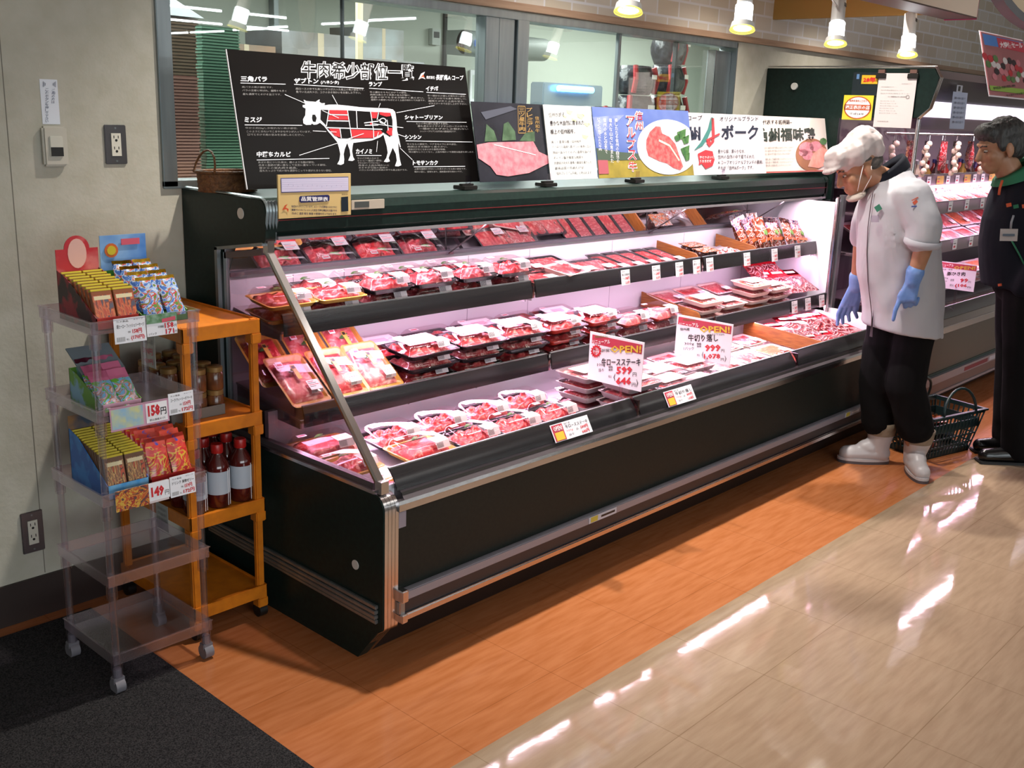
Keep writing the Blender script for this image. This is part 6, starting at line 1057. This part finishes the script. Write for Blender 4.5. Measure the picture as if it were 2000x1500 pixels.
# ================================================================ PEOPLE
SKIN = mat('skin', 'a87a5c', 0.5, col2='9c6c50', nscale=12); SKIN2 = mat('skin_tan', 'a87c60', 0.5, col2='9c7054', nscale=12); GLOVE = mat('glove_blue', '6d8fc8', 0.45, col2='5d80bc', nscale=20)
COATM = mat('coat_white', 'b2b1b6', 0.8, col2='aaa8b0', nscale=6, bump=0.3, bscale=9); CAPM = mat('cap_white', 'b9adab', 0.6, bump=0.5, bscale=14); NAVYC = mat('cloth_navy', '0e111c', 0.9, spec=0.25, bump=0.3, bscale=12); BLKC = mat('cloth_black', '09080a', 0.95, spec=0.2, bump=0.3, bscale=8)
BOOTM = mat('boot_white', 'b2acae', 0.4); SOCK = mat('boot_lining', '8a7a68', 0.9, col2='7a6a58', nscale=30); SOLE = mat('boot_sole', '4a4246', 0.6); HAIR = mat('hair_dark', '1c1c1c', 0.55, col2='3c3c3a', nscale=90, stretch=(1, 1, 0.25), bump=0.6); SHOE = mat('shoe_black', '0c0b0c', 0.22)
def ell(mb, c, r, w_=None, m=None, n=16):
    """ellipsoid; w_ = optional forward axis for r[0] (others: b axis r[1], up r[2])"""
    c = Vector(c); X = Vector(w_).normalized() if w_ else Vector((1, 0, 0)); Y = Vector((0, 1, 0)); Y = (Y-X*Y.dot(X)).normalized(); Z = X.cross(Y)
    rings = []
    for i in range(n//2+1):
        t = math.pi*i/(n//2); st, ct = max(math.sin(t), 0.02), math.cos(t); rings.append([tuple(c+X*(r[0]*st*math.cos(a))+Y*(r[1]*st*math.sin(a))+Z*(r[2]*ct)) for a in [2*math.pi*k/n for k in range(n)]])
    mb.loft(rings, m)
def cap(mb, p0, p1, r0, r1, m):
    p0, p1 = Vector(p0), Vector(p1); mb.cyl(p0, p1, r0, m, r1, n=14)
    for p, r in ((p0, r0), (p1, r1)): ell(mb, p, (r, r, r), None, m, 14)
def chain(mb, pts, rs, m):
    for i in range(len(pts)-1): cap(mb, pts[i], pts[i+1], rs[i], rs[i+1], m)
def oval(mb, rows, m, n=28):
    """rows: (cs, cb, z, rs, rb)"""
    mb.loft([[(c[0]+c[3]*math.cos(2*math.pi*k/n), c[1]+c[4]*math.sin(2*math.pi*k/n), c[2]+(c[5]*math.cos(2*math.pi*k/n) if len(c) > 5 else 0)) for k in range(n)] for c in rows], m)
def blob(mb, name, parent, m, voxel=0.008, smooth=6, wr=0.0, wf=9.0, seed=0):
    me = mb.mesh(name); o = bpy.data.objects.new('tmp', me); C.objects.link(o)
    r = o.modifiers.new('r', 'REMESH'); r.mode = 'VOXEL'; r.voxel_size = voxel; s = o.modifiers.new('s', 'SMOOTH'); s.factor = 0.5; s.iterations = smooth
    bpy.context.view_layer.update(); ev = o.evaluated_get(bpy.context.evaluated_depsgraph_get()); me2 = bpy.data.meshes.new_from_object(ev); bpy.data.objects.remove(o)
    if wr:
        for v in me2.vertices:
            p = v.co; q = Vector((p.x*wf, p.y*wf, p.z*wf*0.55+p.x*3)); d = noise.noise(q+Vector((seed, 0, 0)))+0.5*noise.noise(q*2.1); v.co = p+v.normal*(d*wr)
    me2.materials.clear(); me2.materials.append(m); me2.polygons.foreach_set('use_smooth', [True]*len(me2.polygons)); me2.name = name
    q = bpy.data.objects.new(name, me2); C.objects.link(q)
    if parent: q.parent = parent
    return q
def surf(name, parent, pts, r, m): o = MB().tube(pts, r, m, 6).build(name, parent, smooth='all'); return o
ROT = math.atan2(-0.74080, 0.67172)
def head(mb, hc, w_, u_, m, ear=True, k=1.0):
    hc, w_, u_ = Vector(hc), Vector(w_).normalized(), Vector(u_).normalized(); b = Vector((0, 1, 0)); P = lambda a, s, c: tuple(hc+w_*a*k+b*s*k+u_*c*k)
    ell(mb, P(-0.012, 0, 0.03), (0.098*k, 0.078*k, 0.090*k), w_, m); ell(mb, P(0.030, 0, -0.035), (0.062*k, 0.062*k, 0.070*k), w_, m); ell(mb, P(0.052, 0, -0.085), (0.036*k, 0.038*k, 0.030*k), w_, m)
    cap(mb, P(0.088, 0, 0.012), P(0.108, 0, -0.030), 0.010*k, 0.014*k, m); ell(mb, P(0.085, 0.0, -0.063), (0.014*k, 0.026*k, 0.008*k), w_, m); ell(mb, P(0.083, 0.0, -0.077), (0.014*k, 0.022*k, 0.008*k), w_, m); ell(mb, P(0.078, 0, 0.032), (0.018*k, 0.055*k, 0.012*k), w_, m)
    for s in (-1, 1):
        ell(mb, P(0.055, s*0.042, -0.025), (0.028*k, 0.022*k, 0.026*k), w_, m)
        if ear: ell(mb, P(-0.012, s*0.080, -0.012), (0.020*k, 0.012*k, 0.034*k), w_, m); ell(mb, P(-0.005, s*0.080, -0.038), (0.011*k, 0.009*k, 0.014*k), w_, m)
    return P
def eyes(P, parent):
    for s in (-1, 1):
        m = MB(); ell(m, P(0.078, s*0.030, 0.004), (0.008, 0.012, 0.0045), None, mat('eye_white', 'c8c0b8', 0.3)); ell(m, P(0.084, s*0.030, 0.002), (0.004, 0.006, 0.004), None, BLACK); m.build('eye', parent, smooth='all')
        m = MB(); m.tube([P(0.092, s*0.014, 0.026), P(0.090, s*0.032, 0.032), P(0.078, s*0.050, 0.026)], 0.0035, HAIR, 6); m.build('eyebrow', parent, smooth='all')
def hand(mb, wrist, kn, side, tips, thumb, m, r=0.0095):
    """palm from wrist to knuckles; side = unit vector across the knuckles; tips = list of 4 (mid, tip)"""
    wrist, kn, side = Vector(wrist), Vector(kn), Vector(side).normalized()
    for t in (-0.026, -0.009, 0.009, 0.026): cap(mb, wrist+side*t*0.5, kn+side*t*min(1, r/0.0095), r*1.85, r*1.5, m)
    for t, (a, c) in zip((-0.030, -0.010, 0.010, 0.030), tips):
        k0 = kn+side*t; chain(mb, [k0, Vector(a)+side*t, Vector(c)+side*t], [r*1.12, r, r*0.85], m)
    chain(mb, [wrist+(kn-wrist)*0.25+side*0.02*thumb[0], Vector(thumb[1]), Vector(thumb[2])], [0.013, 0.0105, 0.009], m)

# ---- the worker
wk = thing('person', 'worker in a white smock, white cap and blue gloves leaning over the case', 'person', (3.008, -1.303, 0), (0, 0, ROT))
body = MB(); hc = (-0.350, 0, 1.425); wv = Vector((-0.87, 0, -0.5)); uv = Vector((-0.5, 0, 0.87))
P = head(body, hc, wv, uv, SKIN)
chain(body, [(-0.300, 0, 1.40), (-0.235, 0, 1.375), (-0.19, 0, 1.31)], [0.058, 0.058, 0.075], SKIN)
oval(body, [(-0.06, 0, 0.74, 0.12, 0.14), (-0.11, 0, 0.93, 0.15, 0.14), (-0.15, 0, 1.12, 0.13, 0.15), (-0.18, 0, 1.30, 0.08, 0.12)], SKIN)
LEGF = [(-0.10, 0.08, 0.78), (-0.125, 0.09, 0.42), (-0.055, 0.10, 0.10)]; LEGN = [(-0.02, -0.08, 0.78), (-0.035, -0.05, 0.43), (0.080, -0.02, 0.10)]
for lg in (LEGF, LEGN): chain(body, lg, [0.075, 0.055, 0.042], SKIN)
cap(body, (-0.055, 0.10, 0.07), (-0.20, 0.10, 0.045), 0.035, 0.025, SKIN); cap(body, (0.080, -0.02, 0.07), (0.066, -0.14, 0.045), 0.035, 0.025, SKIN)
AN = [(-0.155, -0.17, 1.335), (-0.095, -0.235, 1.15), (-0.122, -0.22, 0.965)]; AF = [(-0.185, 0.16, 1.335), (-0.245, 0.15, 1.10), (-0.234, 0.20, 0.862)]
chain(body, AN, [0.055, 0.044, 0.029], SKIN); chain(body, AF, [0.052, 0.042, 0.027], SKIN)
hn = lambda mb, m, r: hand(mb, (-0.124, -0.22, 0.955), (-0.136, -0.212, 0.870), (0.75, -0.3, 0.12), [((-0.150, -0.215, 0.825), (-0.152, -0.21, 0.778)), ((-0.120, -0.19, 0.835), (-0.105, -0.165, 0.855)), ((-0.118, -0.188, 0.838), (-0.100, -0.165, 0.862)), ((-0.118, -0.19, 0.845), (-0.102, -0.17, 0.868))], (-1, (-0.168, -0.205, 0.885), (-0.165, -0.19, 0.845)), m, r)
hf = lambda mb, m, r: hand(mb, (-0.234, 0.20, 0.858), (-0.246, 0.235, 0.765), (0.9, -0.2, 0.1), [((-0.256, 0.255, 0.712), (-0.248, 0.268, 0.655)), ((-0.252, 0.262, 0.705), (-0.238, 0.285, 0.660)), ((-0.245, 0.262, 0.710), (-0.228, 0.285, 0.672)), ((-0.236, 0.258, 0.722), (-0.216, 0.275, 0.690))], (1, (-0.205, 0.225, 0.790), (-0.200, 0.245, 0.735)), m, r)
hn(body, SKIN, 0.0062); hf(body, SKIN, 0.0062)
blob(body, 'body', wk, SKIN, 0.0062, 3); eyes(P, wk)
g = MB(); hn(g, GLOVE, 0.0104); cap(g, (-0.124, -0.22, 0.955), (-0.119, -0.222, 0.995), 0.034, 0.040, GLOVE); blob(g, 'glove', wk, GLOVE, 0.0048, 2)
g = MB(); hf(g, GLOVE, 0.0104); cap(g, (-0.234, 0.20, 0.858), (-0.236, 0.193, 0.905), 0.033, 0.038, GLOVE); blob(g, 'glove', wk, GLOVE, 0.0048, 2)
t = MB(); chain(t, [(-0.10, 0.075, 0.76), (-0.118, 0.085, 0.43), (-0.080, 0.10, 0.215)], [0.098, 0.085, 0.080], BLKC); chain(t, [(-0.018, -0.068, 0.75), (-0.030, -0.05, 0.44), (0.060, -0.025, 0.225)], [0.092, 0.090, 0.086], BLKC); ell(t, (-0.060, 0, 0.80), (0.13, 0.14, 0.10), None, BLKC)
blob(t, 'trousers', wk, BLKC, 0.009, 6, 0.006, 11)
c_ = MB(); oval(c_, [(-0.062, 0, 0.692, 0.186, 0.19, -0.025), (-0.072, 0, 0.78, 0.184, 0.188, -0.01), (-0.100, 0, 0.93, 0.192, 0.186), (-0.125, 0, 1.05, 0.186, 0.188), (-0.145, 0, 1.17, 0.176, 0.195), (-0.168, 0, 1.27, 0.150, 0.200), (-0.180, 0, 1.335, 0.125, 0.175, 0.015), (-0.196, 0, 1.385, 0.092, 0.120, 0.03), (-0.208, 0, 1.410, 0.072, 0.080, 0.045)], COATM)
chain(c_, [(-0.158, -0.155, 1.315), (-0.105, -0.222, 1.20), (-0.108, -0.230, 1.150)], [0.086, 0.076, 0.072], COATM); chain(c_, [(-0.185, 0.155, 1.315), (-0.24, 0.155, 1.17), (-0.245, 0.152, 1.10)], [0.080, 0.066, 0.060], COATM)
blob(c_, 'smock', wk, COATM, 0.008, 5, 0.010, 9)
q = MB(); q.lathe([(0.074, -0.012), (0.080, -0.004), (0.080, 0.012), (0.072, 0.018)], COATM, n=24, cap=False); o = q.build('rolled_cuff', wk, smooth='all'); o.location = (-0.108, -0.230, 1.125); o.rotation_euler = (0.15, 0.05, 0)
zp = [(-0.062, 0.692, 0.188, 0.192), (-0.072, 0.78, 0.187, 0.191), (-0.100, 0.93, 0.196, 0.190), (-0.125, 1.05, 0.190, 0.192), (-0.145, 1.17, 0.180, 0.199), (-0.168, 1.27, 0.154, 0.204), (-0.184, 1.335, 0.128, 0.178)]
th = math.radians(208); surf('front_seam', wk, [(c+(rs+0.006)*math.cos(th), (rb+0.006)*math.sin(th), z) for c, z, rs, rb in zp], 0.0022, mat('seam_dark', '5a4a50', 0.7))
q = MB(); 
q.quad([(-0.062+0.196*math.cos(a), 0.200*math.sin(a), z) for a, z in ((th-0.01, 0.80), (th-0.035, 0.672), (th+0.055, 0.672))], BLACK); q.build('smock_slit', wk)
n_ = MB(); n_.loft([[(cc[0]+cc[3]*math.cos(2*math.pi*k/24), cc[4]*math.sin(2*math.pi*k/24), cc[2]+cc[5]*math.cos(2*math.pi*k/24)) for k in range(24)] for cc in ((-0.205, 0, 1.395, 0.080, 0.088, 0.055), (-0.218, 0, 1.425, 0.072, 0.074, 0.060), (-0.226, 0, 1.437, 0.064, 0.066, 0.060), (-0.22, 0, 1.41, 0.060, 0.062, 0.055))], NAVYC, cap=False); n_.build('navy_collar', wk, smooth='all')
cp_ = MB(); hV = Vector(hc); Pc = lambda a, s, c: tuple(hV+wv*a+Vector((0, 1, 0))*s+uv*c)
ell(cp_, Pc(-0.005, 0, 0.075), (0.118, 0.102, 0.072), wv, CAPM); ell(cp_, Pc(-0.055, 0, 0.085), (0.090, 0.090, 0.065), wv, CAPM); ell(cp_, Pc(0.055, 0, 0.088), (0.075, 0.088, 0.050), wv, CAPM); ell(cp_, Pc(0.100, 0, 0.055), (0.055, 0.078, 0.014), wv, CAPM); ell(cp_, Pc(0.085, 0, 0.075), (0.055, 0.080, 0.035), wv, CAPM); ell(cp_, Pc(-0.06, 0, 0.115), (0.07, 0.08, 0.05), wv, CAPM); ell(cp_, Pc(-0.09, 0, 0.045), (0.045, 0.075, 0.040), wv, CAPM)
blob(cp_, 'cap', wk, CAPM, 0.006, 3, 0.012, 19, 3)
hr = MB(); ell(hr, Pc(-0.055, 0, 0.000), (0.058, 0.078, 0.040), wv, HAIR); ell(hr, Pc(-0.02, 0, 0.03), (0.070, 0.083, 0.02), wv, HAIR); blob(hr, 'hair', wk, mat('hair_grey', '5a5450', 0.7, col2='3a3632', nscale=60), 0.006, 2)
surf('mask_strap', wk, [Pc(0.0, -0.088, 0.02), Pc(0.035, -0.083, -0.03), Pc(0.060, -0.060, -0.078)], 0.0018, WHITE); surf('mask_strap', wk, [Pc(-0.03, -0.088, 0.0), Pc(-0.01, -0.085, -0.045), Pc(0.045, -0.064, -0.095)], 0.0018, WHITE)
q = MB(); ell(q, Pc(0.060, 0, -0.108), (0.045, 0.066, 0.020), wv, mat('mask_cream', 'b8aaa0', 0.7)); q.build('face_mask', wk, smooth='all')
def patch(name, c, w_, h, m, nrm, tilt=0.0, th_=0.002, parent=wk):
    o = MB().box(-w_/2, w_/2, -h/2, h/2, 0, th_, m).build(name, parent); o.location = c; o.rotation_mode = 'QUATERNION'; o.rotation_quaternion = Vector(nrm).to_track_quat('Z', 'Y') @ Euler((0, 0, tilt)).to_quaternion(); return o
patch('green_badge', (-0.292, -0.150, 1.262), 0.026, 0.026, mat('badge_green', '2d6a54', 0.4), (-0.6, -0.8, 0.15), 0.7); patch('badge_clip', (-0.300, -0.152, 1.215), 0.035, 0.030, CLEAR, (-0.6, -0.8, 0), 0.1)
patch('sleeve_logo', (-0.170, -0.248, 1.30), 0.020, 0.014, mat('logo_orange', 'c8502c'), (0.0, -1, 0.25), 0.7, 0.003); patch('sleeve_logo_text', (-0.168, -0.253, 1.283), 0.035, 0.006, mat('logo_blue', '3a4a8c', 0.5), (0, -1, 0.2), 0.1, 0.003); patch('sleeve_logo_arc', (-0.172, -0.246, 1.314), 0.030, 0.004, mat('logo_orange', 'c8502c'), (0, -1, 0.25), 0.5, 0.003)
def boot(parent, heel, dirx, top, name='boot'):
    """rubber boot: heel point, toe direction (unit s,b), top centre"""
    d = Vector((*dirx, 0)).normalized(); h = Vector(heel); m = MB(); Lb = 0.255
    chain(m, [h+d*0.045+Vector((0, 0, 0.05)), h+d*0.12+Vector((0, 0, 0.048)), h+d*(Lb-0.045)+Vector((0, 0, 0.042))], [0.046, 0.045, 0.040], BOOTM)
    tp = Vector(top); chain(m, [h+d*0.055+Vector((0, 0, 0.055)), h+d*0.06+Vector((0, 0, 0.10)), tp], [0.048, 0.054, 0.066], BOOTM); ell(m, h+d*0.10+Vector((0, 0, 0.075)), (0.07, 0.045, 0.045), d, BOOTM)
    o = blob(m, name, parent, BOOTM, 0.006, 4)
    for v in o.data.vertices:
        if v.co.z < 0.012: v.co.z = 0.012
    s = MB(); side = Vector((-d.y, d.x, 0)); pts = []
    for k in range(24):
        a = 2*math.pi*k/24; x = math.cos(a); pts.append(h+d*(Lb/2+Lb/2*x)+side*((0.046-0.006*max(0, -x))*math.copysign(abs(math.sin(a))**0.7, math.sin(a))))
    s.loft([[(p.x, p.y, 0.0) for p in pts], [(p.x, p.y, 0.014) for p in pts]], SOLE); s.loft([[(p.x, p.y, 0.014) for p in pts], [(p.x, p.y, 0.026) for p in pts]], BOOTM); s.build('sole', o, smooth=True)
    c2 = MB(); c2.lathe([(0.064, -0.035), (0.070, -0.005), (0.074, 0.030), (0.068, 0.030)], SOCK, n=24, cap=False); q = c2.build('lining', o, smooth='all'); q.location = tp+Vector((0, 0, 0.02)); return o
boot(wk, (0.000, 0.10, 0), (-1, 0.02), (-0.058, 0.10, 0.165)); boot(wk, (0.085, 0.055, 0), (-0.10, -1), (0.080, -0.020, 0.165))

# ---- the man in the dark jacket
def suited(root):
    body = MB(); hc = Vector((-0.250, 0, 1.535)); w_ = Vector((-0.95, 0.0, -0.30)); u_ = Vector((-0.30, 0, 0.95)); P = head(body, hc, w_, u_, SKIN2)
    chain(body, [(-0.225, 0, 1.48), (-0.17, 0, 1.40), (-0.12, 0, 1.33)], [0.060, 0.060, 0.080], SKIN2); oval(body, [(-0.03, 0, 0.86, 0.13, 0.15), (-0.08, 0, 1.1, 0.14, 0.16), (-0.10, 0, 1.32, 0.09, 0.15)], SKIN2)
    chain(body, [(0.0, 0.08, 0.88), (0.03, 0.09, 0.48), (0.07, 0.11, 0.10)], [0.08, 0.055, 0.04], SKIN2); chain(body, [(-0.02, -0.08, 0.88), (-0.01, -0.09, 0.48), (0.03, -0.05, 0.10)], [0.08, 0.055, 0.04], SKIN2)
    for s in (-1, 1): x = 0.0 if s < 0 else 0.04; cap(body, (x+0.04, s*0.08-0.0, 0.06), (x-0.10, s*0.085, 0.04), 0.035, 0.025, SKIN2)
    for s in (-1, 1):
        chain(body, [(-0.10, s*0.18, 1.33), (-0.02, s*0.23, 1.10), (-0.10, s*0.175, 0.95)], [0.05, 0.042, 0.03], SKIN2); hand(body, (-0.10, s*0.175, 0.95), (-0.10, s*0.135, 0.90), (0.8, 0, 0.2), [((-0.098, s*0.105, 0.87), (-0.096, s*0.085, 0.85))]*4, (-1, (-0.13, s*0.14, 0.91), (-0.13, s*0.12, 0.89)), SKIN2, 0.007)
    blob(body, 'body', root, SKIN2, 0.0065, 3); Pm = lambda a, s, c: tuple(hc+w_*a+Vector((0, 1, 0))*s+u_*c); eyes(Pm, root)
    h = MB(); ell(h, Pm(-0.025, 0, 0.055), (0.105, 0.092, 0.085), w_, HAIR); ell(h, Pm(0.045, 0, 0.085), (0.055, 0.078, 0.045), w_, HAIR); ell(h, Pm(-0.070, 0, -0.01), (0.050, 0.080, 0.070), w_, HAIR)
    for s in (-1, 1): ell(h, Pm(0.012, s*0.073, 0.028), (0.022, 0.014, 0.045), w_, HAIR); ell(h, Pm(-0.045, s*0.062, 0.0), (0.035, 0.026, 0.060), w_, HAIR)
    blob(h, 'hair', root, HAIR, 0.006, 2, 0.006, 30)
    t = MB(); chain(t, [(-0.01, 0.08, 0.88), (0.03, 0.09, 0.48), (0.065, 0.10, 0.09)], [0.115, 0.090, 0.080], BLKC); chain(t, [(-0.045, -0.08, 0.86), (-0.015, -0.09, 0.46), (0.030, -0.08, 0.09)], [0.118, 0.092, 0.082], BLKC); ell(t, (-0.03, 0, 0.90), (0.15, 0.17, 0.12), None, BLKC); blob(t, 'trousers', root, BLKC, 0.010, 5, 0.006, 9, 5)
    j = MB(); oval(j, [(-0.055, 0, 0.88, 0.170, 0.19), (-0.070, 0, 0.98, 0.180, 0.19), (-0.088, 0, 1.08, 0.178, 0.19), (-0.098, 0, 1.20, 0.168, 0.20), (-0.105, 0, 1.30, 0.140, 0.21), (-0.115, 0, 1.365, 0.115, 0.17, 0.01), (-0.135, 0, 1.41, 0.085, 0.10, 0.03)], NAVYC)
    for s in (-1, 1): chain(j, [(-0.10, s*0.165, 1.325), (-0.02, s*0.225, 1.12), (-0.09, s*0.185, 0.965), (-0.105, s*0.150, 0.905)], [0.080, 0.068, 0.060, 0.060], NAVYC)
    blob(j, 'jacket', root, NAVYC, 0.009, 5, 0.006, 8, 9)
    c = MB(); c.loft([[(cc[0]+cc[3]*math.cos(2*math.pi*k/24), cc[4]*math.sin(2*math.pi*k/24), cc[2]+cc[5]*math.cos(2*math.pi*k/24)) for k in range(24)] for cc in ((-0.150, 0, 1.395, 0.105, 0.115, 0.045), (-0.160, 0, 1.435, 0.092, 0.095, 0.058), (-0.166, 0, 1.452, 0.078, 0.080, 0.062), (-0.160, 0, 1.43, 0.070, 0.072, 0.055))], mat('collar_green', '1f6a4a', 0.7), cap=False); c.build('green_collar', root, smooth='all')
    surf('orange_piping', root, [(-0.245, -0.070, 1.385), (-0.258, -0.085, 1.350), (-0.262, -0.095, 1.320)], 0.006, mat('piping_orange', 'c0502a', 0.6)); surf('green_piping', root, [(-0.205, -0.165, 1.12), (-0.165, -0.175, 1.06), (-0.13, -0.185, 1.00)], 0.004, mat('collar_green', '1f6a4a'))
    for dx, cc in ((-0.030, 'piping_orange'), (0.035, 'piping_orange'), (0.0, 'collar_green')): patch('chest_emblem', (-0.213+dx*0.85, -0.178-dx*0.6, 1.275+abs(dx)*0.15), 0.022, 0.017, _m[cc], (-0.55, -0.83, 0.05), 0.3, 0.003, root)
    patch('cuff_button', (-0.215, -0.150, 0.905), 0.014, 0.012, _m['piping_orange'], (-0.8, -0.5, 0), 0.3, 0.010, root)
    b_ = patch('name_badge', (-0.232, -0.192, 1.145), 0.075, 0.056, mat('badge_card', 'b4b0ae', 0.4), (-0.55, -0.83, 0.0), 0.08, 0.003, root); patch('badge_print', (-0.234, -0.196, 1.145), 0.05, 0.010, mat('badge_text', '5a6a78', 0.5), (-0.55, -0.83, 0), 0.08, 0.0032, root)
    surf('badge_strap', root, [(-0.224, -0.192, 1.235), (-0.232, -0.198, 1.205), (-0.230, -0.196, 1.175)], 0.005, mat('strap_clear', '8a8e94', 0.3))
    for s, x in ((-1, 0.0), (1, 0.045)):
        m = MB(); y = s*0.085; chain(m, [(x+0.09, y, 0.045), (x, y, 0.045), (x-0.13, y, 0.036)], [0.040, 0.042, 0.034], SHOE); o = blob(m, 'shoe', root, SHOE, 0.006, 3)
        for v in o.data.vertices: v.co.z = max(v.co.z, 0.012)
        q = MB(); q.box(x-0.165, x+0.13, y-0.040, y+0.040, 0.0, 0.014, mat('sole_black', '0a0a0a', 0.5)); q.build('sole', o, bevel=0.004)
m2 = thing('person', 'dark haired man in a navy jacket with a green collar at the right edge', 'person', (3.62, -1.6, 0), (0, 0, ROT)); suited(m2)
m3 = thing('person', 'person beyond the right edge showing only one black shoe tip', 'person', (2.66, -2.20, 0), (0, 0, ROT))
for ch in list(m2.children):
    c = ch.copy(); C.objects.link(c); c.parent = m3
    for g_ in ch.children: d = g_.copy(); C.objects.link(d); d.parent = c
